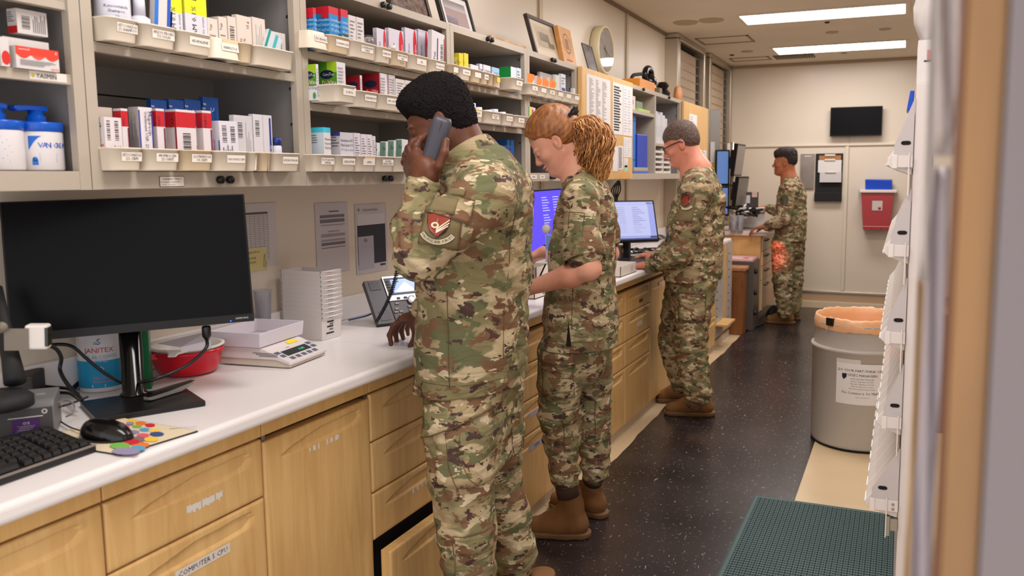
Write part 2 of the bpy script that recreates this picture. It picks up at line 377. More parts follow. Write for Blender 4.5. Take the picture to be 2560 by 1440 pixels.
for a,ln,wd in((math.radians(112),r*0.68,0.004),(math.radians(155),r*0.45,0.006)):
 d=np.array([0,math.sin(a),math.cos(a)]);q=np.array([0,math.cos(a),-math.sin(a)]);c0=np.array([XL+0.060,cy,cz])
 f.quad([c0-d*0.03-q*wd,c0-d*0.03+q*wd,c0+d*ln+q*wd*0.4,c0+d*ln-q*wd*0.4],M_black)
f.build('hands',t)
f=MB();f.lathe([(r*0.89,0.0665),(0.0001,0.0670)],mat('clock_glass',(255,255,255),0.02,trans=1.0,ior=1.45),48,RX,smooth=False);f.build('glass',t)
# ================================================================== WALL CABINETS
XF=-1.602;ZB,ZT=1.425,2.018
def knobs(t,y,z,n=2):
 for k in range(n):
  f=MB();yy=y+k*0.032
  f.lathe([(0.009,0),(0.010,0.004),(0.010,0.012),(0.008,0.014),(0.0001,0.014)],M_black,14,Matrix.Translation((XF+0.001,yy,z))@Matrix.Rotation(math.pi/2,4,'Y'))
  f.build('knob',t)
def wall_cab(y0,y1,shelves,label,kb=None,kt=None,divs=(),pw=0.026):
 t=thing('wall_cabinet',label,'wall cabinet',(XL,y0,ZB),group='open steel wall cabinets')
 e=0.0006
 for s in(0,1):
  ya,yb=(y0+e,y0+0.012)if s==0 else(y1-0.012,y1-e)
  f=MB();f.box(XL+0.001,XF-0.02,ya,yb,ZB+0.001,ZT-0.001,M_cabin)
  pa,pb=(y0+e,y0+pw)if s==0 else(y1-pw,y1-e)
  f.box(XF-0.02,XF,pa,pb,ZB,ZT,M_cab)
  for z in(1.50,1.60,1.70,1.80,1.90,1.97):
   yy=ya-0.0008 if s==1 else yb+0.0008
   f.lathe([(0.0045,-0.0006),(0.0045,0.0006)],mat('steel_screw',(90,84,80),0.3,0.8),8,Matrix.Translation((XF-0.034,yy,z))@Matrix.Rotation(math.pi/2,4,'X'))
  f.build('side_panel',t)
 f=MB();f.box(XL+0.001,XF,y0+pw,y1-pw,ZT-0.026,ZT,M_cab);f.box(XL+0.001,XF-0.02,y0+e,y0+pw,ZT-0.006,ZT,M_cab);f.box(XL+0.001,XF-0.02,y1-pw,y1-e,ZT-0.006,ZT,M_cab);f.build('top_panel',t,bevel=0.0012)
 f=MB();f.box(XL+0.001,XF,y0+pw,y1-pw,ZB,1.464,M_cab);f.build('bottom_panel',t,bevel=0.0012)
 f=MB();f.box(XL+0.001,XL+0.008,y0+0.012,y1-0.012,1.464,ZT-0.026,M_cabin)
 f.box(XL+0.008,XL+0.010,y0+0.012,y1-0.012,1.66,1.664,M_dark);f.build('back_panel',t)
 for z in shelves:
  f=MB();f.box(XL+0.010,XF-0.006,y0+0.013,y1-0.013,z-0.004,z,M_cab);f.box(XF-0.009,XF-0.0062,y0+0.013,y1-0.013,z-0.021,z-0.004,M_cab)
  f.box(XF-0.025,XF-0.009,y0+0.013,y1-0.013,z-0.021,z-0.019,M_cab);f.build('shelf',t,bevel=0.001)
 for yd in divs:
  f=MB();f.box(XL+0.010,XF,yd-0.013,yd+0.013,1.464,ZT-0.026,M_cab)
  f.build('divider',t)
 if kb:knobs(t,kb,1.444)
 if kt:knobs(t,kt,ZT-0.013)
 return t
cab0=wall_cab(0.58,1.2505,(1.662,1.812),'beige steel wall cabinet at the far left holding blue pump bottles',kb=None)
cab1=wall_cab(1.2515,1.9315,(1.738,),'beige steel wall cabinet above the black monitor',kb=1.60)
cab2=wall_cab(1.9325,2.7655,(1.663,1.811),'beige steel wall cabinet left of the caller\'s head',kb=2.31,kt=2.33)
cab3=wall_cab(2.7665,3.4455,(1.660,1.811),'beige steel wall cabinet with amber pill bottles',kb=3.05,kt=3.06)
cab4=wall_cab(3.4465,4.058,(1.662,1.811),'beige steel wall cabinet directly above the woman\'s face',kb=3.7,kt=3.72)
cab5=wall_cab(4.059,4.93,(),'wall cabinet closed off by two papered wooden sliding doors')
cab6=wall_cab(4.931,6.205,(),'beige steel wall cabinet with blue binders and white files',divs=(5.52,))
for z in(1.865,):
 f=MB();f.box(XL+0.010,XF-0.003,4.945,5.506,z-0.022,z,M_cab);f.build('shelf',cab6)
f=MB();f.box(XL+0.010,XF-0.003,5.534,6.19,1.655,1.672,M_cab);f.build('shelf',cab6)
knobs(cab6,5.22,ZT-0.013,1);knobs(cab6,5.85,ZT-0.013,1)
cab7=wall_cab(6.206,6.90,(),'last wall cabinet, closed by a plain wooden door beside the window')
def lines(mb_,X,y0,y1,z0,z1,n,m,h=0.0016,frac=(0.4,1.0),seed=1):
 rnd=random.Random(seed);dz=(z1-z0)/n
 for k in range(n):
  z=z1-dz*(k+0.5);w_=(y1-y0)*rnd.uniform(*frac)
  mb_.quad([(X,y0,z-h),(X,y0+w_,z-h),(X,y0+w_,z+h),(X,y0,z+h)],m)
def sheet(name,X,y0,y1,z0,z1,parent=None,m=None,t_=0.0012,n=0,ink=None,frac=(0.4,1),h=0.0016,seed=1,mg=0.1,cols=1):
 f=MB();f.box(X,X+t_,y0,y1,z0,z1,m or M_paper)
 w_=(y1-y0);
 if n:
  for c in range(cols):
   a=y0+w_*(mg+c*(1-2*mg)/cols);b_=a+w_*(1-2*mg)/cols*0.9
   lines(f,X+t_+0.0004,a,b_,z0+(z1-z0)*0.06,z1-(z1-z0)*0.06,n,ink or M_inkg,h,frac,seed+c)
 return f,(lambda o=None:f.build(name,parent,origin=None if parent else(X,y0,z0)))
def cork_door(y0,y1,first):
 f=MB();f.box(XF+0.002,XF+0.027,y0,y1,ZB+0.002,ZT-0.004,M_maplef)
 d=f.build('sliding_door',cab5,bevel=0.003)
 f=MB();yc=y0+(y1-y0)*0.62;n=16;P=[(yc+0.11*math.cos(math.pi*k/n),ZB+0.006+0.055*math.sin(math.pi*k/n))for k in range(n+1)]
 if not first:
  f.prism(P,XF+0.0272,XF+0.0285,mat('scoop_wood',(214,164,96),0.5),axis='x');f.build('finger_scoop',d)
 return d
d1=cork_door(4.062,4.515,True);d2=cork_door(4.518,4.928,False)
XS=XF+0.0275
def psheet(par,y0,y1,z0,z1,label=None,**k):
 f,b_=sheet('pinned_paper',XS,y0,y1,z0,z1,None,**k);o=b_();tag(o,label or 'paper sheet','paper','papers on the wooden cabinet doors');return o
psheet(d1,4.125,4.505,1.70,1.985,'large white typed list filling the top of the left wooden cabinet door',n=34,cols=3,h=0.0013,frac=(0.3,0.9),seed=3)
psheet(d1,4.30,4.495,1.46,1.69,'white schedule sheet low on the left wooden cabinet door',n=20,cols=2,seed=5,m=mat('bluish_paper',(214,214,222),0.7))
psheet(d2,4.545,4.73,1.69,1.985,'bold black printed table sheet at the top of the right wooden cabinet door',n=17,cols=1,h=0.0045,ink=M_ink,frac=(0.7,1),seed=8)
psheet(d2,4.735,4.915,1.69,1.985,'pale blue-lined chart at the top right of the right wooden cabinet door',n=16,cols=2,ink=flat((150,160,196)),seed=9)
psheet(d2,4.55,4.64,1.475,1.62,'tall narrow white paper low on the right wooden cabinet door',n=0)
psheet(d2,4.645,4.735,1.485,1.625,'grey printed paper low on the right wooden cabinet door',n=22,ink=flat((130,130,134)),h=0.002,frac=(0.8,1))
psheet(d2,4.745,4.90,1.56,1.68,'white paper with a faint grid mid-way down the right wooden cabinet door',n=8,cols=2,ink=flat((190,190,196)))
psheet(d2,4.75,4.83,1.50,1.555,'small white slip above the green note',n=3,cols=1,ink=flat((170,170,170)))
psheet(d2,4.765,4.82,1.475,1.515,'small mint green sticky note on the right wooden cabinet door',m=flat((160,214,190)))
psheet(d2,4.545,4.60,1.63,1.675,'small grey printed slip under the bold table',n=5,ink=flat((150,150,150)))
f=MB();f.box(XF+0.002,XF+0.022,6.215,7.06,ZB-0.02,ZT-0.006,M_maplef);dd=f.build('sliding_door',cab7,bevel=0.003)
f,b_=sheet('pinned_paper',XF+0.0225,6.38,6.64,1.66,1.93,None,n=14,seed=4);tag(b_(),'white notice on the last plain wooden cabinet door','paper')
f,b_=sheet('pinned_paper',XF+0.0225,6.72,6.84,1.44,1.66,None,n=9,seed=4);tag(b_(),'narrow white paper low on the last plain wooden door, left of two','paper')
f,b_=sheet('pinned_paper',XF+0.0225,6.88,7.0,1.44,1.66,None,n=9,seed=6);tag(b_(),'narrow white paper low on the last plain wooden door, right of two','paper')
# ================================================================== COUNTER AND BASE CABINETS
XC=-1.405;XE=-1.343;ZW=0.921;ZE=0.884
def worktop(y0,y1,label,back=True,xe=XE):
 t=thing('worktop',label,'worktop',(XL,y0,ZE))
 f=MB();r=0.012;prof=[(XL+0.001,ZE)]
 for k in range(5):a=-math.pi/2+math.pi/2*k/4;prof.append((xe-r+r*math.cos(a),ZE+r+r*math.sin(a)))
 for k in range(5):a=math.pi/2*k/4;prof.append((xe-r+r*math.cos(a),ZW-r+r*math.sin(a)))
 prof.append((XL+0.001,ZW));f.prism(prof,y0,y1,M_counter,axis='y')
 o=f.build('slab',t)
 if back:
  f=MB();f.box(XL+0.001,XL+0.020,y0,y1,ZW+0.0002,ZW+0.085,M_counter);f.build('backsplash',t,bevel=0.004)
 return t
worktop(0.30,2.150,'near stretch of white laminate worktop under the black monitor')
worktop(2.1515,4.40,'middle stretch of white laminate worktop where the caller rests a hand')
worktop(4.4015,6.95,'far stretch of white laminate worktop beside the man in glasses')
def drawer_mesh(f,y0,y1,z0,z1,X,handle,m,thick=0.034,hx0=None,hx1=None):
 hz0=z1-0.056;hp=0.040;ha=y0+0.062 if hx0 is None else hx0;hb=y1-0.042 if hx1 is None else hx1
 if not handle:ha=hb=None
 ys=[y0,y0+0.002,y0+0.005];ys+=list(np.linspace(y0+0.012,y1-0.012,44));ys+=[y1-0.005,y1-0.002,y1]
 zs=[z0,z0+0.002,z0+0.006];
 lo=max(z0+0.012,hz0-0.006);zs+=[zz for zz in np.linspace(z0+0.015,lo-0.003,3)]if lo-0.003>z0+0.02 else[]
 zs+=list(np.linspace(lo,z1-0.008,26));zs+=[z1-0.004,z1-0.0015,z1]
 V=[];ny,nz=len(ys),len(zs)
 for z in zs:
  for y in ys:
   d=0.0
   for e in(y-y0,y1-y,z-z0,z1-z):
    if e<0.006:d=max(d,0.006*(1-math.sqrt(max(0,1-((0.006-e)/0.006)**2))))
   if handle and ha<y<hb:
    u=(y-ha)/(hb-ha);
    arch=hp*min(1,u/0.5)**0.6*(1 if u<0.93 else math.sqrt(max(0,1-((u-0.93)/0.07)**2)))
    bot=hz0-0.004*math.sin(math.pi*u)
    v=(z-bot)/max(arch,1e-4)
    if 0<v<1:
     prof=min(1.0,v/0.8)**1.2*(1.0 if v<0.86 else math.sqrt(max(0,(1-v)/0.14)))
     end=min(1.0,7*u)*min(1.0,9*(1-u))
     d=max(d,0.032*prof*end)
   V.append((X-d,y,z))
 F=[(j*ny+i,j*ny+i+1,(j+1)*ny+i+1,(j+1)*ny+i)for j in range(nz-1)for i in range(ny-1)]
 f.add(V,F,m,None,True)
 b0=len(V)
 f.hexa([(X-thick,y0,z0),(X-0.006,y0,z0),(X-0.006,y1,z0),(X-thick,y1,z0),(X-thick,y0,z1),(X-0.006,y0,z1),(X-0.006,y1,z1),(X-thick,y1,z1)],m)
def label_strip(parent,txt,y0,y1,z0,z1,X,m=None,size=None,bold=None):
 f=MB();f.box(X,X+0.0006,y0,y1,z0,z1,m or M_white)
 if txt:f.text(txt,(X+0.001,(y0+y1)/2,z0+(z1-z0)*0.25),(0,1,0),(0,0,1),size or(z1-z0)*0.55,M_ink,'c',maxw=(y1-y0)*0.92)
 return f.build('label',parent)
def torn(parent,y0,y1,z0,z1,X,seed,dens=0.6):
 rnd=random.Random(seed);f=MB();n=26
 for k in range(n):
  a=y0+(y1-y0)*k/n;b_=y0+(y1-y0)*(k+1)/n
  if rnd.random()<dens:lo_=z0+(z1-z0)*rnd.uniform(0,0.35);hi_=z0+(z1-z0)*rnd.uniform(0.88,1.0);f.box(X,X+0.0005,a,b_*1.0,lo_,hi_,M_paper)
 return f.build('label',parent)
def base_cab(y0,y1,rows,label,end=False):
 """rows: list of (z0,z1,kind); fronts with carved pulls"""
 t=thing('base_cabinet',label,'base cabinet',(XL,y0,0),group='maple base cabinets')
 f=MB();f.box(XL+0.001,XC-0.036,y0+0.001,y1-0.001,0.055,ZE-0.001,M_maplef if end else M_dark);f.build('body',t)
 f=MB();f.box(XC-0.0355,XC-0.002,y0+0.001,y1-0.001,0.832,ZE-0.001,M_maplef);f.build('rail',t,bevel=0.002)
 f=MB();f.box(XL+0.05,-1.430,y0+0.0005,y1-0.0005,0.0,0.0545,mat('toe_kick',(196,180,158),0.5));f.build('toe_kick',t)
 out=[]
 for(z0,z1,kind)in rows:
  f=MB();g=0.0018;drawer_mesh(f,y0+g,y1-g,z0+g,z1-g,XC,kind!='plain',M_maple)
  out.append(f.build('door' if kind=='door' else 'drawer',t))
 return t,out
R4=[(0.683,0.828,'d'),(0.530,0.683,'d'),(0.385,0.530,'d'),(0.058,0.385,'d')]
t,o=base_cab(0.30,0.645,[(0.683,0.828,'d'),(0.385,0.683,'d'),(0.058,0.385,'d')],'maple drawer cabinet at the near end, mostly outside the frame')
t,o=base_cab(0.646,1.0715,[(0.540,0.828,'d'),(0.30,0.540,'d'),(0.058,0.30,'d')],'maple drawer cabinet under the keyboard')
label_strip(o[0],'A',0.86,0.99,0.618,0.642,XC+0.0004)
t,o=base_cab(1.0725,1.4965,[(0.683,0.828,'d'),(0.385,0.683,'d'),(0.058,0.385,'d')],'maple drawer cabinet labelled for the computer')
torn(o[0],1.265,1.365,0.727,0.748,XC+0.0004,5,0.97)
label_strip(o[1],'COMPUTER 5 CPU',1.225,1.378,0.596,0.618,XC+0.0004)
t,o=base_cab(1.4975,1.9235,[(0.058,0.818,'door')],'maple cupboard with a single tall door')
torn(o[0],1.65,1.78,0.738,0.755,XC+0.0004,9,0.35)
f=MB();f.box(XC-0.020,XC-0.006,1.499,1.512,0.820,0.845,M_steel);f.build('latch',t)
f=MB();f.box(XC-0.020,XC-0.006,1.905,1.922,0.820,0.845,M_steel);f.build('latch',t)
t,o=base_cab(1.9245,2.350,R4[:3],'maple drawer cabinet with its lowest drawer pulled open')
torn(o[2],2.13,2.26,0.455,0.475,XC+0.0004,4,0.6)
f=MB();XO=XC+0.055;drawer_mesh(f,1.9265,2.348,0.060,0.362,XO,True,M_maple);od=f.build('drawer',t)
f=MB();f.box(XO-0.35,XO-0.036,1.945,1.951,0.10,0.24,mat('drawer_side',(196,192,188),0.5));f.box(XO-0.35,XO-0.036,2.325,2.331,0.10,0.24,mat('drawer_side',(0,0,0)));f.build('drawer_box',t)
label_strip(od,'60 DRAM',2.17,2.27,0.285,0.312,XO+0.0004)
cols=[(2.351,2.835,'maple drawer cabinet behind the caller\'s legs'),(2.836,3.305,'maple drawer cabinet seen between the caller and the woman'),(3.306,3.790,'maple drawer cabinet hidden behind the woman\'s legs'),(3.791,4.268,'maple drawer cabinet just right of the woman\'s trousers'),(4.269,4.757,'maple drawer cabinet with three small tags left of the man in glasses')]
for i,(a,b_,lab)in enumerate(cols):
 t,o=base_cab(a,b_,[(0.683,0.815,'d'),(0.530,0.683,'d'),(0.385,0.530,'d'),(0.058,0.385,'d')],lab)
 if i==1:
  label_strip(o[2],'',3.0,3.12,0.455,0.475,XC+0.0004,m=flat((186,180,196)));label_strip(o[3],'CLERIC',3.0,3.16,0.31,0.335,XC+0.0004,m=flat((176,170,182)))
 if i==4:
  label_strip(o[0],'',4.53,4.60,0.715,0.735,XC+0.0004,m=flat((96,66,40)));label_strip(o[1],'',4.50,4.59,0.58,0.605,XC+0.0004)
t,o=base_cab(4.758,5.20,[(0.058,0.815,'door')],'maple cupboard with a tall door beside the boots of the man in glasses')
label_strip(o[0],'',4.95,5.06,0.765,0.785,XC+0.0004)
t,o=base_cab(5.201,5.70,[(0.058,0.815,'door')],'maple cupboard hidden behind the man in glasses')
t,o=base_cab(5.701,6.20,[(0.545,0.815,'d'),(0.30,0.545,'d'),(0.058,0.30,'d')],'maple drawer cabinet behind the knees of the man in glasses')
t,o=base_cab(6.201,6.655,[(0.545,0.815,'d'),(0.30,0.545,'d'),(0.058,0.30,'d')],'last maple drawer cabinet before the perforated shelf unit',end=True)
# ================================================================== SHELF BINS
def bin_geo(w,d,h,m,up=False):
 """open tote: rounded rect, tapered, rim; local: x 0 = front face going back to -d, y 0..w"""
 f=MB()
 def ring(inset,z,r=0.018,n=5):
  P=[]
  x0,x1,y0,y1=-d+inset,-inset,inset*0.8,w-inset*0.8
  for cx_,cy_,a0 in((x1-r,y1-r,0),(x0+r,y1-r,90),(x0+r,y0+r,180),(x1-r,y0+r,270)):
   for k in range(n):a=math.radians(a0+90*k/(n-1));P.append((cx_+r*math.cos(a),cy_+r*math.sin(a),z))
  return P
 hh=h
 rings=[ring(0.009,0.0015),ring(0.007,0.0),ring(0.006,0.003),ring(0.002,hh-0.004),ring(-0.0005,hh-0.003),ring(-0.0005,hh),ring(0.004,hh),ring(0.011,0.005)]
 V=[p for r_ in rings for p in r_];n=len(rings[0]);F=[tuple(range(n-1,-1,-1))]
 for i in range(len(rings)-1):
  for k in range(n):F.append((i*n+k,i*n+(k+1)%n,(i+1)*n+(k+1)%n,(i+1)*n+k))
 F.append(tuple((len(rings)-1)*n+k for k in range(n)))
 f.add(V,F,m,None,True)
 if up:
  for i,p in enumerate(f.v):f.v[i]=Vector((p.x,p.y,hh-p.z))
  f.f=[tuple(reversed(q))for q in f.f]
 return f
BINX=-1.560
def tote(xa,xb,shelf,text,label,ypix,m=None,h=0.050,up=False,tsz=0.0075,bx=BINX,lab=True,dz=0.0,stain=None,dots=(),lcol=None,tflip=False):
 y0=onx(xa,ypix,bx)[1];y1=onx(xb,ypix,bx)[1];w_=y1-y0-0.001
 d=0.165 if not up else 0.14
 z0=shelf+0.0006+dz
 f=bin_geo(w_,d,h,m or M_bin,up)
 t=tag(f.build('storage_bin',origin=(0,0,0)),label,'storage bin','small ivory bins on the shelves')
 t.location=(bx,y0+0.0005,z0);WM[t.name]=Matrix.Translation(t.location)
 if lab:
  g=MB();lw=min(w_*0.62,0.06);c=w_*0.58;lh=0.019
  s=0.0042/h;
  def P(u,z):return(-0.0015-0.0042*(1-z/h)+0.0012 if not up else-0.0020-0.0042*(z/h)+0.0018,u,z)
  za,zb=h*0.42,h*0.42+lh
  ux=(0,1,0);uy=(s*1.0 if not up else-s,0,1)
  g.quad([P(c-lw/2,za),P(c+lw/2,za),P(c+lw/2,zb),P(c-lw/2,zb)],lcol or mat('bin_label',(232,222,210),0.5))
  if stain:g.quad([(P(c-lw/2,zb)[0],c-lw*0.4,zb),(P(c-lw/2,zb)[0],c+lw*0.5,zb),(P(0,zb+0.01)[0],c+lw*0.5,zb+0.010),(P(0,zb+0.01)[0],c-lw*0.4,zb+0.010)],flat(stain))
  rows=text.split('\n')if text else[]
  for k,r_ in enumerate(rows):
   zz=za+lh*(0.5+(len(rows)/2-1-k)*0.42+0.06);q=P(c,zz);q=(q[0]+0.0009,c,zz)
   if up or tflip:g.text(r_,(q[0],c,zz+tsz*0.6),(0,-1,0),(0,0,-1),tsz*0.85,M_ink,'c',maxw=lw*0.9)
   else:g.text(r_,q,ux,uy,tsz*0.85,M_ink,'c',maxw=lw*0.9)
  for(du,dz2,cc)in dots:q=P(c+du,za+dz2);g.quad([(q[0]+0.001,c+du-0.003,za+dz2-0.003),(q[0]+0.001,c+du+0.003,za+dz2-0.003),(q[0]+0.001,c+du+0.003,za+dz2+0.003),(q[0]+0.001,c+du-0.003,za+dz2+0.003)],flat(cc))
  g.build('label',t,local=True)
 return t
S1a,S1b,S2a,S2b,S2c=1.738,1.4645,1.811,1.663,1.4645
S3a,S3b,S4a,S4b=1.811,1.660,1.811,1.662
Y2=M_bin2
tote(272,355,S1a,'KETOCONAZOLE\n2% SHAMPOO','ivory bin labelled for ketoconazole shampoo',75)
tote(356,449,S1a,'BENZOYL PEROXIDE\n5% SOLN','ivory bin labelled for benzoyl peroxide',90)
tote(450,537,S1a,'ADAPALENE','ivory bin labelled for adapalene',105)
tote(538,606,S1a,'VOLTAREN','ivory bin turned upside down with a tan stain and a flipped label',120,up=True,stain=(226,188,146))
tote(607,640,S1a,'','narrow blank yellowed bin next to the upside-down bin',130,m=Y2,lab=False)
tote(641,741,S1a,'','wide blank ivory bin under the teal carton',140,m=M_bin,lab=False)
tote(283,366,S1b,'KETOCONAZOLE\n2% CRM','ivory bin labelled for ketoconazole cream',400)
tote(367,458,S1b,'MUPIROCIN\n2% OINT','ivory bin labelled for mupirocin ointment',400)
tote(459,540,S1b,'CLOTRIMAZOLE\n1% CRM','yellowed bin labelled for clotrimazole cream',400,m=Y2)
tote(541,628,S1b,'HYDROCORTISONE 2.5% CREAM','ivory bin with a wide hydrocortisone label',400,tsz=0.006)
tote(629,656,S1b,'','narrower blank bin right of the wide hydrocortisone label',400,m=M_bin,lab=False)
tote(657,687,S1b,'','blank yellowed bin just left of the hydrophor bin',400,m=Y2,lab=False)
tote(688,756,S1b,'HYDROPHOR','ivory bin labelled hydrophor at the end of the shelf',400)
tote(776,826,S2a,'SUDA-ED LIQ','ivory bin upside down with a red-bordered barcode sticker',110,up=True,lcol=flat((226,206,196)))
tote(827,880,S2a,'Loratadine LIQ','yellowed bin labelled for loratadine liquid',120,m=Y2)
tote(881,947,S2a,'ACETAMINOPHEN\nCHILD','ivory bin with a two-line label under the clear-capped bottles',130)
tote(948,983,S2a,'GUAIFEN SYRUP','narrow ivory bin with a red dot under the amber-red bottle',140,dots=((0.0,-0.004,(226,96,96)),))
tote(984,1025,S2a,'PSEUDOEPHED\nLIQ','yellowed bin with a green and a pink dot',150,m=Y2,dots=((-0.006,-0.006,(96,190,120)),(0.006,-0.006,(230,120,130))))
tote(1026,1076,S2a,'GEL','ivory bin labelled gel',155)
tote(1077,1119,S2a,'FLUORIDE GEL','ivory bin under the tilted white carton at the cabinet edge',160)
tote(846,896,S2b,'D-VISOL','extra deep ivory bin jutting out under the green vitamin D cartons',230,bx=-1.505)
tote(897,950,S2b,'CHEWABLE MVI','ivory bin with a white label under the dark red cartons',240)
tote(951,1003,S2b,'MVI + IRON','ivory bin labelled for multivitamins with iron',245)
tote(1004,1060,S2b,'IRON','ivory bin mostly behind the caller\'s hair on the middle shelf',250)
tote(790,843,S2c,'FLUTICASONE\nNASAL','ivory bin labelled for fluticasone',400)
tote(844,895,S2c,'AZELASTINE','ivory bin labelled for azelastine',400)
tote(896,944,S2c,'AFRIN','ivory bin labelled afrin with a small stain',400,stain=(226,196,160))
tote(945,990,S2c,'FLUNISE\nNASAL SPRAY','ivory bin under the green striped cartons',400)
tote(991,1040,S2c,'SALINE','ivory bin beside the caller\'s hand',400)
tote(1131,1149,S3a,'','small yellowed bin at the left of the yellow cartons shelf',190,m=Y2,tsz=0.005)
tote(1150,1181,S3a,'CETIRIZINE','ivory bin under the yellow cartons',195,tsz=0.006)
tote(1182,1207,S3a,'','yellowed bin with a single thin mark',200,m=Y2)
tote(1208,1225,S3a,'VISINE','narrow yellowed bin labelled visine',205,m=Y2)
tote(1226,1239,S3a,'','very narrow blank yellowed bin',205,m=Y2,lab=False)
tote(1240,1253,S3a,'','very narrow bin with a yellow round sticker',205,m=Y2,lcol=flat((236,208,40)))
tote(1283,1312,S3a,'TEARS','wide ivory bin under the green fresh-tears carton',215,bx=-1.535)
tote(1130,1174,S3b,'ZINC','ivory bin behind the caller\'s head at the left of the amber bottles',290)
tote(1175,1212,S3b,'VITAMIN\nC','ivory bin with a yellow note under the white and amber bottles',290,stain=(236,214,120))
tote(1213,1259,S3b,'MAGNESIUM\nOXIDE','ivory bin in the middle of the amber bottle shelf',295)
tote(1260,1286,S3b,'FOLIC ACID','ivory bin right of the amber bottle shelf centre',300)
tote(1287,1317,S3b,'CALCIUM','last ivory bin on the amber bottle shelf',300)
tote(1326,1348,S4a,'IMD','ivory bin under the orange striped cartons, leftmost',225)
tote(1349,1369,S4a,'','ivory bin, second under the orange striped cartons',228)
tote(1370,1391,S4a,'PREG','ivory bin, third under the orange striped cartons',230,lcol=flat((226,220,190)))
tote(1392,1411,S4a,'','ivory bin left of the one below the white round bottle',235)
tote(1412,1431,S4a,'','ivory bin below the white round bottle',238)
tote(1432,1452,S4a,'','last ivory bin touching the wooden cabinet door',240)
tote(1326,1350,S4b,'','ivory bin just above the woman\'s forehead',310)
tote(1351,1380,S4b,'','ivory bin behind the woman\'s hair on the lower shelf',315)
# ================================================================== CARTONS AND BOTTLES
def px_y(px,ypx,X):return onx(px,ypx,X)[1]
def carton(xa,xb,xc,ytop,shelf,label,deco=(),base=(208,200,196),side=None,X=-1.590,zb=None,group=None,name='medicine_carton',tilt=0.0,dmax=0.06,ym=None,wmin=0.012):
 ym=ytop+40 if ym is None else ym
 z0=shelf+0.0062 if zb is None else zb
 y0=px_y(xb,ym,X);y1=max(px_y(xc,ym,X),y0+wmin);zt=onx(xb,ytop,X)[2]
 if xa<xb-1:d=max(0.015,X-ony(xa,ym,y0)[0])
 else:d=dmax
 d=min(d,0.14);g_=0.0005;y1-=g_*2;h=zt-z0;w_=y1-y0
 f=MB();mb_=flat(tuple(base))if base else M_cardb;ms=flat(tuple(side))if side else mb_
 V=[(-d,0,0),(0,0,0),(0,w_,0),(-d,w_,0),(-d,0,h),(0,0,h),(0,w_,h),(-d,w_,h)]
 f.add(V,[(1,2,6,5),(0,3,2,1),(4,5,6,7),(2,3,7,6)],mb_);f.add(V,[(0,1,5,4),(3,0,4,7)],ms)
 e=0.0003
 for oi,op in enumerate(deco):
  e=0.0002*(oi+1);k=op[0];sd=k.startswith('s');k2=k[1:]if sd else k
  W_=d if sd else w_
  def P(u,v,ee=1,e=e,sd=sd):return(-d+u*d,-e-(ee-1)*0.0001,v*h)if sd else(e+(ee-1)*0.0001,u*w_,v*h)
  ux=(1,0,0)if sd else(0,1,0)
  if k2=='r':
   _,u0,v0,u1,v1,c=op;f.quad([P(u0,v0),P(u1,v0),P(u1,v1),P(u0,v1)],flat(c))
  elif k2=='poly':
   f.quad([P(u,v)for u,v in op[1]],flat(op[2]))
  elif k=='band':
   _,v0,v1,c=op
   f.quad([(e,0,v0*h),(e,w_,v0*h),(e,w_,v1*h),(e,0,v1*h)],flat(c));f.quad([(-d,-e,v0*h),(0,-e,v0*h),(0,-e,v1*h),(-d,-e,v1*h)],flat(c))
   if v1>=0.99:f.quad([(-d,0,h+e),(0,0,h+e),(0,w_,h+e),(-d,w_,h+e)],flat(c))
  elif k2=='t':
   _,u,v,sz,s,c=op[:6];rot=op[6]if len(op)>6 else 0;o=P(u,v,2);sz=min(sz*0.7,0.30*W_/h)if rot in(90,-90)else sz;al=op[7]if len(op)>7 else 'l'
   if rot==90:f.text(s,o,(0,0,1),tuple(-q for q in ux),sz*h,flat(c),al,maxw=h*0.85)
   elif rot==-90:f.text(s,o,(0,0,-1),ux,sz*h,flat(c),al,maxw=h*0.85)
   elif rot==180:f.text(s,o,tuple(-q for q in ux),(0,0,-1),sz*h,flat(c),al,maxw=W_*0.9)
   else:f.text(s,o,ux,(0,0,1),sz*h,flat(c),al,maxw=W_*0.92)
  elif k2=='bar':
   _,u0,v0,u1,v1=op;n=11
   for q in range(n):
    a=v0+(v1-v0)*q/n;b_=a+(v1-v0)/n*(0.35+0.3*((q*7)%3)/2);f.quad([P(u0,a),P(u1,a),P(u1,b_),P(u0,b_)],M_ink)
  elif k2=='ln':
   _,u0,v0,u1,v1,n,c=op;rnd=random.Random(n*31+int(v0*100))
   for q in range(n):
    a=v1-(v1-v0)*(q+0.5)/n;uu=u0+(u1-u0)*rnd.uniform(0.5,1);hh=(v1-v0)/n*0.22
    f.quad([P(u0,a-hh),P(uu,a-hh),P(uu,a+hh),P(u0,a+hh)],flat(c))
  elif k2=='vln':
   _,u0,v0,u1,v1,n,c=op;rnd=random.Random(n*17+int(u0*100))
   for q in range(n):
    a=u0+(u1-u0)*(q+0.5)/n;vv=v0+(v1-v0)*rnd.uniform(0.5,1);hh=(u1-u0)/n*0.22
    f.quad([P(a-hh,v0),P(a+hh,v0),P(a+hh,vv),P(a-hh,vv)],flat(c))
 o=f.build(name,origin=(0,0,0));o.location=(X,y0+g_,z0)
 if tilt:o.rotation_euler=(tilt,0,0)
 tag(o,label,'carton',group);return o
BK=(40,38,42);GY=(120,118,122);WH=(232,226,222);RD=(190,20,34);BL=(40,52,140)
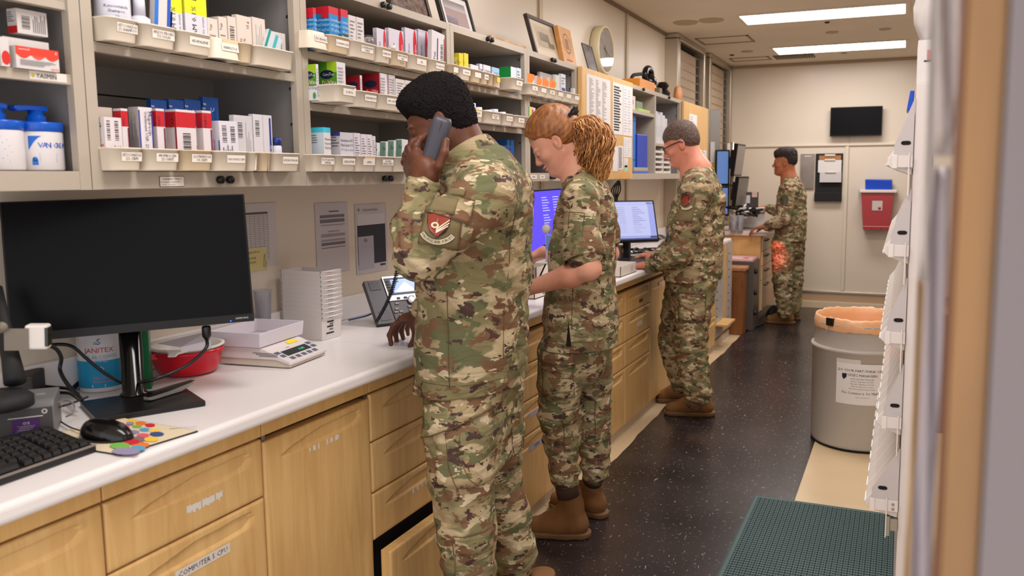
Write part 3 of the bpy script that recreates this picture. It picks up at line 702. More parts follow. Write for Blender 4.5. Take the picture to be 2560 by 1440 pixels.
# --- cabinet 0
carton(18,42,118,20,0,'white contraceptive carton with a barcode lying on top of the red scalloped cartons',(('sr',0,0,1,0.30,(196,30,36)),('bar',0.15,0.2,0.42,0.75),('vln',0.5,0.1,0.95,0.95,7,GY),('sln',0.1,0.45,0.8,0.9,5,GY)),X=-1.635,zb=1.7355,ym=60)
carton(0,7,122,90,S2b,'white carton printed Syeda in red lying beneath the barcode carton',(('t',0.04,0.52,0.2,'Syeda',(214,50,40)),('ln',0.7,0.4,0.95,0.8,3,GY)),X=-1.632,ym=110,zb=1.6625)
carton(24,39,147,113,S2b,'white carton with red scallops along the top and Syeda upside down',(('r',0,0.62,1,1,(214,60,40)),('poly',[(0.02+0.3*i/12.0,0.62-0.16*math.sin(math.pi*i/12))for i in range(13)],(214,60,40)),('poly',[(0.36+0.3*i/12.0,0.62-0.16*math.sin(math.pi*i/12))for i in range(13)],(224,84,66)),('poly',[(0.68+0.3*i/12.0,0.62-0.14*math.sin(math.pi*i/12))for i in range(13)],(214,60,40)),('t',0.06,0.84,0.09,'yasmine28',WH),('t',0.9,0.80,0.12,'X',WH),('ln',0.08,0.15,0.95,0.42,5,GY),('t',0.98,0.13,0.13,'Syeda',(214,50,40),180)),X=-1.598,ym=140,zb=1.6625,dmax=0.03)
carton(0,1,24,92,S2b,'white carton with a big red disc at the very left of its shelf',(('poly',[(0.6+0.5*math.cos(2*math.pi*i/16),0.3+0.25*math.sin(2*math.pi*i/16))for i in range(16)],(206,38,30)),('t',0.35,0.1,0.3,'Syeda',(214,60,50),90)),X=-1.600,ym=140,zb=1.6625,dmax=0.03)
g_=MB();g_.box(-1.6082,-1.6075,1.137,1.215,1.6445,1.6615,M_white);g_.text('YASMIN',(-1.6068,1.150,1.6485),(0,1,0),(0,0,1),0.0088,M_ink);g_.lathe([(0.0035,0),(0.0001,0.0003)],flat((240,220,20)),12,Matrix.Translation((-1.6072,1.143,1.6525))@Matrix.Rotation(math.pi/2,4,'Y'))
g_.build('shelf_label',cab0)
def pump_tub(px,label,first,r=0.0):
 Xc=-1.672;yc=px_y(px,400,Xc);r=0.046
 t=thing('pump_tub',label,'pump bottle',(Xc,yc,1.4645),group='cream tubs with blue pumps')
 mw=mat('tub_white',(216,210,210),0.3);mbx=mat('pump_blue',(16,84,190),0.25)
 f=MB();f.lathe([(r*0.97,0.001),(r,0.004),(r,0.078),(r*0.985,0.080)],mw,40,Matrix.Translation((Xc,yc,1.4647)));f.build('tub',t)
 f=MB();f.lathe([(r*1.0,0.0802),(r*1.04,0.082),(r*1.04,0.096),(r*1.02,0.099),(0.018,0.100),(0.018,0.112),(0.014,0.114),(0.014,0.124),(0.0001,0.124)],mbx,40,Matrix.Translation((Xc,yc,1.4647)));f.build('lid',t)
 f=MB();z=1.4647+0.124
 f.prism([(yc-0.052,z+0.002),(yc-0.045,z-0.004),(yc-0.02,z-0.001),(yc+0.018,z-0.002),(yc+0.020,z+0.007),(yc+0.012,z+0.010),(yc-0.03,z+0.009),(yc-0.048,z+0.008)],Xc-0.012,Xc+0.012,mbx,axis='x');f.build('pump_head',t,bevel=0.002)
 f=MB();
 def S(ang,z_):a=math.radians(ang);return(Xc+(r+0.0006)*math.cos(a),yc+(r+0.0006)*math.sin(a),1.4647+z_)
 if first:
  for k in range(8):
   a0=-56+k*3.6;a1=a0+3.6;lo0=0.070-0.028*(1-k/8)**1.6;lo1=0.070-0.028*(1-(k+1)/8)**1.6
   f.quad([S(a0,lo0),S(a1,lo1),S(a1,0.0705),S(a0,0.0705)],flat((20,100,200)))
  for i,ch in enumerate('VANICREAM'):
   a=-36+i*9.0
   v,fc,wd=text_geo(ch);sz=0.011/0.72;base_a=a
   V=[]
   for p in v:
    ang=base_a+math.degrees(p[0]*sz/r);V.append(S(ang,0.047+p[1]*sz))
   f.add(V,fc,flat((30,90,190)))
  for k in range(5):f.quad([S(-34,0.034-k*0.004),S(8,0.034-k*0.004),S(8,0.0352-k*0.004),S(-34,0.0352-k*0.004)],flat((120,150,200)))
  f.quad([S(-50,0.012),S(-37,0.012),S(-37,0.022),S(-50,0.022)],flat((20,110,200)));f.lathe([(0.0045,0),(0.0001,0.0002)],flat((20,110,200)),12,Matrix.Translation(Vector(S(-43.5,0.024)))@Matrix.Rotation(math.radians(-43.5),4,'Z')@Matrix.Rotation(math.pi/2,4,'Y'))
 else:
  for k in range(9):f.quad([S(-55,0.066-k*0.006),S(-55+30+(k*13)%22,0.066-k*0.006),S(-55+30+(k*13)%22,0.0668-k*0.006),S(-55,0.0668-k*0.006)],flat((110,140,200)))
 f.build('label',t);return t
pump_tub(98,'white cream tub with blue pump lid showing a blue corner logo',True)
pump_tub(-4,'white cream tub with blue pump lid cut off by the left edge of the picture',False)
# --- cabinet 1, upper shelf
def bottle(name,px,shelf,X,prof,label,mats,ym,group=None,n=28,zb=None,txt=None,pw=2.0,sy=1.0,cat='bottle'):
 """prof: list of (partname, [(r,z)...], matindex)"""
 yc=px_y(px,ym,X);z0=shelf+0.0062 if zb is None else zb
 t=thing(name,label,cat,(X,yc,z0),group=group)
 for pn,pr,mi_ in prof:
  f=MB();f.lathe(pr,mats[mi_],n,Matrix.Translation((X,yc,z0)),sy=sy,pw=pw)
  if txt and pn==txt[0]:
   for s_,zz,sz,c in txt[1]:
    r=txt[2];v,fc,wd=text_geo(s_);q=sz/0.72;a0=math.radians(txt[3])-wd*q/2/(r*sy)
    f.add([(X+(r+0.0007)*math.cos(a0+p[0]*q/(r*sy)),yc+(r+0.0007)*sy*math.sin(a0+p[0]*q/(r*sy)),z0+zz+p[1]*q)for p in v],fc,flat(c))
  f.build(pn,t)
 return t
bottle('shampoo_bottle',281,S1a,-1.612,[('body',[(0.034,0),(0.036,0.004),(0.036,0.15),(0.02,0.17),(0.012,0.175)],0),('cap',[(0.016,0.1755),(0.016,0.20),(0.0001,0.20)],0)],'large white shampoo bottle with a printed blue strip',[mat('bottle_white',(206,206,216),0.3)],30,txt=('body',(('Ketoconazole',0.068,0.0065,BK),('Shampoo,',0.058,0.0065,BK),('2%',0.048,0.005,(60,90,190)),('________',0.049,0.010,(60,110,200))),0.036,-25))
bottle('foam_bottle',349,S1a,-1.600,[('body',[(0.020,0),(0.0215,0.003),(0.0215,0.058),(0.013,0.064)],0),('cap',[(0.0125,0.0645),(0.012,0.11),(0.0001,0.112)],0)],'white foaming wash bottle with a tall narrow cap',[mat('bottle_white',(206,206,216),0.3)],40,txt=('body',(('wash',0.035,0.006,BK),('____',0.028,0.006,GY)),0.0215,-30))
carton(376,379,424,-60,S1a,'blue and white carton leaning left behind the benzoyl bin',(('r',0.0,0,0.22,1,(30,110,200)),('r',0.7,0,0.9,1,(30,80,180)),('t',0.5,0.12,0.08,'EYE',(30,80,190),90)),tilt=-0.10,ym=40)
for i,(a,b_,c)in enumerate(((413,420,456),(457,462,517))):
 carton(a,b_,c,-62,S1a,['yellow-topped cream carton, the narrower of two','yellow-topped cream carton, the wider right-hand one'][i],(('band',0.52,1.0,(226,222,20)),('r',0.2,0.70,0.55,0.86,(60,56,30)),('t',0.5,0.05,0.11,'CREAM 0.1%',BK,90),('t',0.85,0.1,0.06,'Adapalene cream',GY,90),('ln',0.1,0.88,0.9,0.98,2,BK)),base=(206,204,212),ym=40)
for i,(a,b_,c,yt,lab)in enumerate(((518,520,546,44,'first small white carton right of the yellow cartons'),(547,548,569,41,'second small white carton right of the yellow cartons'),(570,571,592,40,'third small white carton with a barcode, right of the yellow cartons'),(586,593,630,36,'white carton printed propionate'),(631,632,664,42,'blank-fronted white carton left of the teal carton'))):
 dc=[('ln',0.15,0.1,0.9,0.6,6,GY),('t',0.4,0.68,0.10,'Ttyp',BK,90)]
 if i==2:dc=[('bar',0.2,0.35,0.75,0.8)]
 if i==3:dc=[('sln',0.1,0.4,0.9,0.9,5,GY),('t',0.30,0.08,0.10,'Propionate',BK,90),('t',0.55,0.08,0.10,'USP, 0.05%',BK,90),('t',0.8,0.75,0.1,'15 g',BK,90)]
 if i==4:dc=[('vln',0.2,0.1,0.9,0.9,5,(170,164,164))]
 carton(a,b_,c,yt,S1a,lab,dc,base=(212,198,186),ym=95,group='small cream cartons')
carton(664,668,714,75,S1a,'plain white carton behind the teal one',(('vln',0.2,0.1,0.9,0.9,8,GY),),ym=110,X=-1.62)
c=carton(650,656,692,62,S1a,'white and teal carton tipped over to the right',(('r',0,0,0.16,1,(20,140,130)),('r',0.5,0,0.7,1,(60,170,180)),('st',0.2,0.1,0.2,'Desoximetasone',BK,90)),base=(196,204,208),X=-1.582,tilt=-0.42,ym=120,zb=S1a+0.040)
# --- cabinet 1, lower shelf
carton(243,246,282,267,S1b,'pale carton with a barcode behind the two-barcode carton',(('bar',0.4,0.35,0.9,0.8),('t',0.3,0.5,0.12,'G',BK)),base=(206,190,176),X=-1.64,ym=300)
carton(241,262,306,292,S1b,'white carton with two barcodes side by side',(('bar',0.12,0.55,0.32,0.95),('bar',0.58,0.55,0.80,0.95),('sln',0.2,0.1,0.8,0.6,5,(190,120,110)),('st',0.3,0.8,0.09,'G',BK),('vln',0.15,0.05,0.9,0.5,5,GY)),base=(214,204,204),ym=340)
def taro(a,b_,c,yt,lab,bar=False,X=-1.594):
 dc=[('band',0.70,0.96,RD),('st',0.78,0.70,0.10,'TARO',BK,90),('t',0.45,0.70,0.10,'TARO',BK,90),('r',0.82,0,0.97,0.68,(120,20,60)),('t',0.5,0.03,0.10,'1%',BK,90)]
 if bar:dc=[('band',0.70,0.96,RD),('st',0.8,0.68,0.12,'TARO',BK,90),('sr',0.86,0,1,0.7,(150,20,40)),('bar',0.3,0.3,0.7,0.62),('vln',0.1,0.02,0.9,0.25,5,GY)]
 return carton(a,b_,c,yt,S1b,lab,dc,base=(214,204,206),ym=340,X=X)
taro(286,306,323,271,'red-banded carton between the barcode carton and the mupirocin carton')
carton(324,349,384,267,S1b,'white mupirocin ointment carton with two blue stripes',(('r',0.0,0,0.10,0.95,BL),('r',0.9,0,1,0.95,BL),('t',0.66,0.93,0.10,'Mupirocin',BK,-90),('t',0.40,0.93,0.085,'Ointment USP, 2%',BK,-90),('svln',0.1,0.1,0.9,0.9,8,GY)),base=(214,206,210),side=(176,170,168),ym=340)
taro(385,393,414,271,'narrow red-banded carton right of the mupirocin carton')
taro(415,442,491,273,'wide red-banded carton with a barcode',True)
taro(492,508,531,276,'red-banded carton at the right end of the red group')
for i,(a,b_,c)in enumerate(((377,380,419),(423,425,462),(463,464,504),(506,510,548))):
 carton(a,b_,c,248 if i<3 else 242,S1b,['first blue-topped white carton in the back row','second blue-topped white carton in the back row','third blue-topped white carton in the back row','fourth and rightmost blue-topped white carton in the back row'][i],(('band',0.62,1.0,(20,78,160)),('t',0.7,0.80,0.10,'C',WH,90),('t',0.12,0.80,0.08,'15 g',WH,90),('t',0.8,0.30,0.09,'Triamcinolone',(30,60,140),90)),X=-1.695,ym=300,group='blue-topped cream cartons')
carton(534,551,597,302,S1b,'white carton with two barcodes leaning left of the plain tall cartons',(('bar',0.15,0.55,0.4,0.92),('bar',0.6,0.55,0.85,0.9),('st',0.3,0.4,0.09,'Fluoxyl',(110,60,150),90),('sr',0.8,0,0.95,0.6,(60,80,160)),('poly',[(0.75,0),(1,0),(1,0.35)],(190,60,70)),('vln',0.1,0.1,0.7,0.5,5,GY)),base=(212,206,214),ym=350,tilt=0.03)
carton(578,586,632,287,S1b,'tall plain grey-white carton with a barcode, left of a pair',(('bar',0.2,0.58,0.45,0.88),('vln',0.6,0.1,0.9,0.9,4,(160,158,162))),base=(196,192,194),ym=340,X=-1.600)
carton(632,634,681,285,S1b,'tall plain grey-white carton with a dark blue stripe, right of a pair',(('bar',0.1,0.6,0.32,0.9),('r',0.84,0.05,0.94,0.95,(44,48,120)),('r',0.5,0,0.515,1,(170,168,172)),('t',0.92,0.1,0.06,'For topical use',WH,90)),base=(204,200,204),ym=340,X=-1.600)
bottle('ointment_jar',604,S1b,-1.785,[('body',[(0.038,0),(0.040,0.005),(0.040,0.112)],0),('lid',[(0.042,0.1122),(0.043,0.114),(0.043,0.130),(0.040,0.134),(0.0001,0.134)],1)],'white jar with a dark navy lid behind the tall plain cartons',[mat('bottle_white',(206,206,216),0.3),mat('navy_lid',(28,32,84),0.3)],300,cat='jar')
bottle('lotion_bottle',692,S1b,-1.60,[('body',[(0.0125,0),(0.0125,0.062),(0.010,0.066)],0),('cap',[(0.0118,0.0662),(0.0118,0.084),(0.009,0.087),(0.0001,0.087)],1)],'small white bottle with a blue cap above the hydrophor bin',[mat('bottle_white',(206,206,216),0.3),mat('blue_cap',(24,44,120),0.3)],360)
# --- cabinet 2, upper
LOR=(('band',0.0,0.995,(12,124,190)),('band',0.84,1.0,(196,24,44)),('st',0.08,0.68,0.075,'Loratadine',(190,220,240)),('st',0.08,0.57,0.075,'Oral Solution',(190,220,240)),('st',0.08,0.46,0.07,'USP 5 mg/5 mL',(190,220,240)),('sr',0.08,0.25,0.45,0.32,(214,140,90)),('sln',0.1,0.05,0.9,0.2,3,(190,220,240)),('t',0.08,0.68,0.075,'Loratadine',(190,220,240)),('t',0.08,0.57,0.075,'Oral Solution',(190,220,240)),('t',0.08,0.46,0.07,'USP 5 mg/5 mL',(190,220,240)),('r',0.1,0.25,0.4,0.32,(214,140,90)),('sr',0.45,0.75,1,0.86,(196,24,44)))
carton(752,784,787,19,S2a,'blue loratadine carton with a red top, leftmost of three',LOR,ym=60,group='blue loratadine cartons')
carton(788,823,846,15,S2a,'blue loratadine carton with a red top, middle of three',LOR,ym=60,group='blue loratadine cartons')
carton(847,853,870,22,S2a,'blue loratadine carton with a white lower half, rightmost of three',LOR+(('r',0,0,1,0.42,(206,208,216)),('r',0.1,0.40,0.9,0.46,(40,60,50)),('r',0.4,0.28,0.9,0.34,(230,220,60))),ym=60,group='blue loratadine cartons')
carton(870,873,890,37,S2a,'thin white carton right of the blue cartons',(('ln',0.1,0.1,0.9,0.9,9,GY),),ym=70)
carton(889,892,910,42,S2a,'second thin white carton right of the blue cartons',(('ln',0.1,0.1,0.9,0.9,9,GY),),ym=75)
M_clr=mat('clear_plastic',(235,230,232),0.08,trans=0.85,ior=1.4);M_red=mat('red_syrup',(196,16,26),0.15,sss=0.2)
bottle('syrup_bottle',922,S2a,-1.60,[('body',[(0.017,0),(0.0175,0.003),(0.0175,0.036),(0.010,0.046)],2),('label_band',[(0.0178,0.010),(0.0178,0.024)],1),('cap',[(0.0165,0.0465),(0.0165,0.072),(0.0001,0.072)],0)],'syrup bottle with a clear measuring cap and a yellow label',[M_clr,flat((232,214,60)),mat('pale_syrup',(206,186,190),0.2)],100)
bottle('syrup_bottle',918,S2a,-1.70,[('body',[(0.020,0),(0.020,0.07),(0.012,0.078)],2),('cap',[(0.018,0.0785),(0.018,0.105),(0.0001,0.105)],0)],'second syrup bottle standing behind the clear-capped one',[M_clr,M_white,mat('pale_syrup',(206,186,190),0.2)],80)
for i,(a,b_,c,yt)in enumerate(((938,942,966,69),(967,972,1009,69),(1010,1013,1042,68),(1043,1046,1070,72))):
 carton(a,b_,c,yt,S2a,['first toothpaste carton with a red oval, behind the red syrup','second toothpaste carton with a red oval','third toothpaste carton with a red oval','fourth toothpaste carton with a red oval, next to the tilted carton'][i],(('poly',[(0.82+0.2*math.cos(2*math.pi*k/14)*0.8,0.6+0.4*math.sin(2*math.pi*k/14))for k in range(14)],(196,20,40)),('t',0.9,0.35,0.10,'Colgate',WH,90),('t',0.35,0.25,0.10,'PreviDent',(80,70,130),90),('svln',0.1,0.1,0.9,0.9,5,GY)),base=(206,200,212),ym=100,X=-1.625,group='toothpaste cartons')
bottle('syrup_bottle',979,S2a,-1.588,[('body',[(0.019,0),(0.020,0.003),(0.020,0.040),(0.0115,0.048)],0),('label_band',[(0.0203,0.004),(0.0203,0.022)],2),('cap',[(0.0125,0.0482),(0.0125,0.062),(0.0001,0.062)],1)],'red syrup bottle with a white cap standing upright',[M_red,M_white,flat((232,216,120))],105)
bottle('syrup_bottle',1014,S2a,-1.590,[('body',[(0.014,0),(0.0155,0.003),(0.0155,0.026),(0.010,0.034)],0),('label_band',[(0.0158,0.003),(0.0158,0.015)],2),('cap',[(0.0105,0.0342),(0.0105,0.040),(0.0001,0.040)],1)],'shorter red syrup bottle right of the white-capped one',[M_red,M_black,M_white],120)
carton(1066,1076,1108,72,S2a,'white carton with a black stripe tilted against the cabinet post',(('r',0.42,0.15,0.5,0.85,BK),('bar',0.7,0.35,0.88,0.75),('t',0.3,0.3,0.12,'Ttyp',BK,90),('r',0.0,0.0,0.5,0.30,(170,196,214)),('r',0.94,0.1,0.99,0.9,(206,50,60))),base=(208,202,206),ym=110,X=-1.580,tilt=-0.08,zb=S2a+0.012)
# --- cabinet 2, middle
DV=(('sr',0,0.40,1,1,(70,140,30)),('sr',0.5,0.75,1,1,(150,190,30)),('spoly',[(0.5+0.36*math.cos(2*math.pi*k/16),0.70+0.11*math.sin(2*math.pi*k/16))for k in range(16)],(24,30,60)),('st',0.28,0.67,0.07,'CareTop',WH),('sr',0.2,0.42,0.86,0.56,(104,130,40)),('st',0.25,0.44,0.12,'D-Vite',WH),('st',0.15,0.31,0.08,'Vitamin D Drops',BK),('spoly',[(0.86+0.1*math.cos(2*math.pi*k/12),0.13+0.09*math.sin(2*math.pi*k/12))for k in range(12)],(50,150,60)),('sr',0.08,0.12,0.35,0.2,BK),('ln',0.1,0.1,0.9,0.9,10,(170,164,170)))
carton(752,790,793,160,S2b,X=-1.575,label='green and white vitamin D drops carton, the left one',deco=DV,base=(210,206,210),ym=190,group='green vitamin D cartons')
carton(793,842,864,154,S2b,X=-1.575,label='green and white vitamin D drops carton, the right one',deco=DV,base=(210,206,210),ym=190,group='green vitamin D cartons')
bottle('pill_bottle',878,S2b,-1.600,[('body',[(0.0135,0),(0.0135,0.034),(0.011,0.038)],0),('cap',[(0.0145,0.0382),(0.0145,0.052),(0.0001,0.052)],0)],'small white pill bottle between green and dark red cartons',[mat('bottle_white',(206,206,216),0.3)],205)
FEV=(('sr',0,0.42,1,1,(140,14,28)),('spoly',[(0.5+0.36*math.cos(2*math.pi*k/16),0.70+0.10*math.sin(2*math.pi*k/16))for k in range(16)],(24,30,60)),('sr',0.2,0.43,0.86,0.56,(200,30,40)),('st',0.28,0.45,0.10,'Fe-Vite',WH),('spoly',[(0.86+0.12*math.cos(2*math.pi*k/12),0.25+0.11*math.sin(2*math.pi*k/12))for k in range(12)],(226,140,50)),('st',0.1,0.04,0.14,'BRAIN',BK),('sr',0.1,0.24,0.35,0.32,(60,170,200)),('r',0,0,0.06,1,(140,14,28)),('ln',0.15,0.1,0.9,0.9,10,(170,164,170)))
FVK=FEV
carton(862,900,903,188,S2b,'dark red and white iron drops carton, mostly hidden left one',FVK,base=(212,206,208),ym=215,group='dark red iron drops cartons')
carton(904,949,968,182,S2b,'dark red and white iron drops carton with a full front',FVK,base=(212,206,208),ym=215,group='dark red iron drops cartons')
carton(968,970,988,186,S2b,'white back of another iron drops carton',(('ln',0.1,0.1,0.9,0.9,11,(150,144,150)),('r',0,0,0.06,1,(140,14,28))),base=(212,206,208),ym=215,X=-1.60)
carton(987,990,1012,196,S2b,'white carton just left of the caller\'s hair',(('ln',0.1,0.3,0.9,0.9,8,GY),),ym=215)
carton(1011,1013,1030,200,S2b,'white carton half hidden by the caller\'s hair',(('ln',0.1,0.3,0.9,0.9,8,GY),),ym=215)
# --- cabinet 2, lower
carton(758,772,774,322,S2c,'cyan-topped white carton peeking out at the cabinet post',(('band',0.8,1,(60,190,214)),('sln',0.2,0.2,0.8,0.7,5,BK)),base=(210,208,212),ym=350,X=-1.61)
carton(773,809,827,318,S2c,'cyan-topped white nasal spray carton',(('band',0.88,1,(60,190,214)),('sr',0,0,1,0.86,(196,206,212)),('sln',0.08,0.62,0.7,0.84,4,GY),('t',0.15,0.7,0.06,'Fluticasone',BK),('t',0.15,0.6,0.06,'Propionate',BK),('t',0.15,0.5,0.06,'Nasal Spray',BK),('ln',0.15,0.05,0.8,0.3,3,GY)),base=(212,206,206),ym=350)
carton(826,850,883,330,S2c,'white azelastine nasal spray carton',(('sr',0,0.9,1,1,(60,66,140)),('sln',0.1,0.6,0.9,0.9,4,GY),('t',0.05,0.75,0.08,'Azelastine HCl',BK),('t',0.05,0.63,0.08,'Nasal Spray 0.1%',BK),('t',0.05,0.52,0.06,'137 mcg per spray',GY),('ln',0.4,0.05,0.9,0.3,3,GY)),base=(206,202,210),ym=350)
for i,(a,b_,c,yt)in enumerate(((883,885,901,332),(902,903,917,335),(917,918,931,336),(931,932,939,340))):
 carton(a,b_,c,yt,S2c,['first narrow white carton in the nasal spray row','second narrow white carton in the nasal spray row','third narrow white carton in the nasal spray row','thinnest narrow white carton at the end of the nasal spray row'][i],(('ln',0.12,0.3,0.9,0.9,9,GY),('r',0.1,0.2,0.9,0.24,(230,150,160))),base=(208,200,206),ym=355,group='narrow nasal spray cartons')
for i,(a,b_,c)in enumerate(((938,940,948),(948,963,967),(967,983,987),(987,1003,1018))):
 st=[('sr',k/14.0,0,k/14.0+0.035,0.97,(16,130,96))for k in range(14)]
 carton(a,b_,c,352-3*i+4,S2c,['white carton edge just left of the green striped cartons','green striped white carton, leftmost of three','green striped white carton, middle of three','green striped white carton, rightmost of three'][i],st+[('st',0.6,0.7,0.12,'1s',BK),('vln',0.3,0.3,0.8,0.8,3,GY)],base=(206,206,204),ym=370,tilt=-0.06,group='green striped cartons')
# --- cabinet 3, upper
bottle('pill_bottle',1122,S3a,-1.60,[('body',[(0.014,0),(0.014,0.026),(0.011,0.029)],0),('cap',[(0.0145,0.0292),(0.0145,0.042),(0.0001,0.042)],0)],'small white pill bottle at the left of the yellow cartons',[mat('bottle_white',(206,206,216),0.3)],150)
for i,(a,b_,c)in enumerate(((1121,1148,1158),(1158,1160,1171))):
 carton(a,b_,c,132,S3a,['yellow carton with a green foot, the wider left one','yellow carton with a green foot, the narrow right one'][i],(('band',0.35,1,(222,196,40)),('band',0,0.3,(60,150,60)),('sr',0.2,0.45,0.8,0.85,(240,230,120)),('st',0.25,0.6,0.12,'AllerTec',(60,120,60))),base=(220,214,190),ym=155)
for i,(a,b_,c,yt)in enumerate(((1172,1176,1196,160),(1196,1199,1206,159),(1205,1208,1226,161),(1226,1230,1248,167))):
 carton(a,b_,c,yt,S3a,['pale blue and white eye drop carton nearest the yellow cartons','thin white carton in the eye drop group','white carton printed with blue capitals in the eye drop group','pink and pale blue carton left of the green-topped carton'][i],(('r',0.1,0.5,0.9,0.9,(150,170,210))if i==0 else('t',0.1,0.6,0.25,'TEARS',(50,70,160)),('ln',0.1,0.1,0.9,0.4,3,GY),('r',0,0.75,1,1,[(206,206,214),(206,206,214),(206,206,214),(140,190,214)][i]),('r',0,0,1,0.4,[(206,206,214),(206,206,214),(206,206,214),(230,190,186)][i])),base=(206,204,212),ym=178)
carton(1249,1277,1291,166,S3a,'white carton with a bold green top reading fresh',(('sr',0,0.45,1,1,(16,140,60)),('st',0.05,0.25,0.26,'refresh',(30,90,60)),('st',0.1,0.05,0.12,'Plus',GY)),base=(206,216,222),ym=185)
carton(1291,1292,1303,169,S3a,'pale blue-white carton right of the green-topped carton',(('ln',0.1,0.4,0.9,0.9,4,GY),),base=(200,214,224),ym=185)
# --- cabinet 3, middle: pill bottles
M_amb=mat('amber_plastic',(226,120,20),0.2,sss=0.1);M_bw=mat('bottle_white',(206,206,216),0.3)
def pillb(px,r,h,label,m,X=-1.596,band=None):
 pr=[('body',[(r*0.97,0),(r,0.003),(r,h*0.66),(r*0.75,h*0.72)],0)]
 if band:pr.append(('label_band',[(r+0.0003,h*0.12),(r+0.0003,h*0.45)],2))
 pr.append(('cap',[(r*0.92,h*0.725),(r*0.95,h*0.74),(r*0.95,h),(0.0001,h)],1))
 return bottle('pill_bottle',px,S3b,X,pr,label,[m,M_bw,flat((236,206,60))],270,group='pill bottles above the caller')
pillb(1180,0.016,0.072,'white pill bottle touching the caller\'s hair',M_bw,X=-1.61)
pillb(1196,0.0155,0.058,'amber pill bottle with a yellow label, leftmost amber one',M_amb,band=1)
pillb(1219,0.0195,0.053,'wide amber pill bottle in the middle of the row',M_amb,band=1)
pillb(1235,0.018,0.060,'white pill bottle between two amber ones',M_bw)
pillb(1255,0.0165,0.054,'amber pill bottle with a yellow label, rightmost amber one',M_amb,band=1)
for i,(a,b_,c,yt)in enumerate(((1241,1268,1275,349),(1275,1277,1285,350))):
 carton(a,b_,c,yt,S2c,['blue and white dental carton low in the cabinet behind the caller\'s collar','narrow blue and white dental carton beside the wider one'][i],(('band',0.45,1,(16,90,170)),('st',0.1,0.75,0.10,'Compact',WH),('st',0.1,0.6,0.10,'Floss',WH)),base=(206,210,216),ym=370,X=-1.64)
carton(1246,1247,1257,362+8,S2c,'small white carton in front of the blue dental cartons',(),ym=380,X=-1.60)
# --- cabinet 4
for i,(a,b_,c,yt)in enumerate(((1315,1318,1336,182),(1336,1338,1350,186),(1350,1352,1368,188),(1368,1370,1386,190))):
 carton(a,b_,c,yt,S4a,['orange and white carton nearest the cabinet post','second orange and white carton, slumped','third orange and white carton with a grey stripe','fourth orange and white carton leaning right'][i],(('poly',[(0,0.5),(0.5,0.4),(1,0.8),(1,1),(0,1)],(226,124,20)),('r',0.2,0.1,0.8,0.25,(150,110,110))),base=(214,204,206),ym=200,X=-1.60+0.004*i,tilt=-0.25 if i else 0.0,zb=S4a+0.012,group='orange striped cartons',wmin=0.03,dmax=0.045)
carton(1345,1350,1380,179,S4a,'white carton standing behind the orange ones',(('t',0.1,0.7,0.12,'Ttyp',BK),),ym=190,X=-1.66)
carton(1384,1388,1399,186,S4a,'pale green and white carton right of the orange cartons',(('r',0,0,0.4,1,(180,206,180)),),ym=200)
carton(1396,1403,1414,184,S4a,'white carton with a navy swoosh',(('r',0.1,0.35,0.9,0.5,(50,60,140)),('ln',0.1,0.6,0.9,0.9,3,GY)),base=(206,206,214),ym=200)
bottle('pill_bottle',1421,S4a,-1.597,[('body',[(0.024,0),(0.024,0.030),(0.018,0.036)],0),('cap',[(0.022,0.0362),(0.022,0.048),(0.0001,0.048)],0)],'wide white round bottle near the wooden cabinet door',[M_bw],220)
carton(1430,1433,1438,220,S4a,'tiny blue and white carton by the wooden cabinet door',(('r',0,0,1,0.6,(50,140,200)),),ym=230)
carton(1318,1320,1338,265,S4b,'red, white and yellow striped carton above the woman\'s hair',(('r',0,0,0.15,1,(60,150,90)),('r',0.2,0,0.4,1,(220,200,60)),('r',0.5,0.1,0.7,0.9,(200,50,60)),('t',0.7,0.2,0.3,'CVS',RD,90)),ym=280,tilt=-0.04)
for i,(a,b_,c,yt)in enumerate(((1340,1342,1352,284),(1352,1354,1368,282),(1368,1370,1386,280),(1386,1388,1402,279))):
 carton(a,b_,c,yt,S4b,['pale green and white small carton above the woman\'s hairline','white small carton with a blue swirl above the woman\'s hair','pale blue small carton above the woman\'s hair','pale violet small carton above the woman\'s hair tie'][i],(('r',0.2,0.3,0.8,0.7,[(120,180,110),(60,80,190),(130,150,210),(120,120,200)][i]),),base=(206,206,212),ym=292)
g_=MB();yy0=px_y(398,452,XF);yy1=px_y(459,452,XF);g_.box(XF+0.0008,XF+0.0016,yy0,yy1,1.4290,1.4530,M_ink);g_.box(XF+0.0016,XF+0.0020,yy0+0.001,yy1-0.001,1.4300,1.4520,mat('bin_label',(232,222,210),0.5))
g_.text('LanguageLine Solutions',(XF+0.0026,(yy0+yy1)/2,1.4455),(0,1,0),(0,0,1),0.0042,M_ink,'c',maxw=0.058);g_.text('Phone Number 1-844-000-0000',(XF+0.0026,yy0+0.003,1.4385),(0,1,0),(0,0,1),0.0030,M_ink,'l',maxw=0.056);g_.text('Client ID Code: 000000',(XF+0.0026,yy0+0.003,1.4325),(0,1,0),(0,0,1),0.0030,M_ink,'l',maxw=0.042)
g_.build('rail_label',cab1)
for i,(a,c)in enumerate(((1325,1342),(1349,1362),(1410,1424))):
 g_=MB();y0_=px_y(a,443,XF);y1_=px_y(c,443,XF);g_.box(XF+0.0008,XF+0.0014,y0_,y1_,1.436,1.455,M_white);g_.box(XF+0.0014,XF+0.0016,y0_+(y1_-y0_)*0.3,y1_-(y1_-y0_)*0.3,1.444,1.448,M_inkg);g_.build('rail_label',cab4)
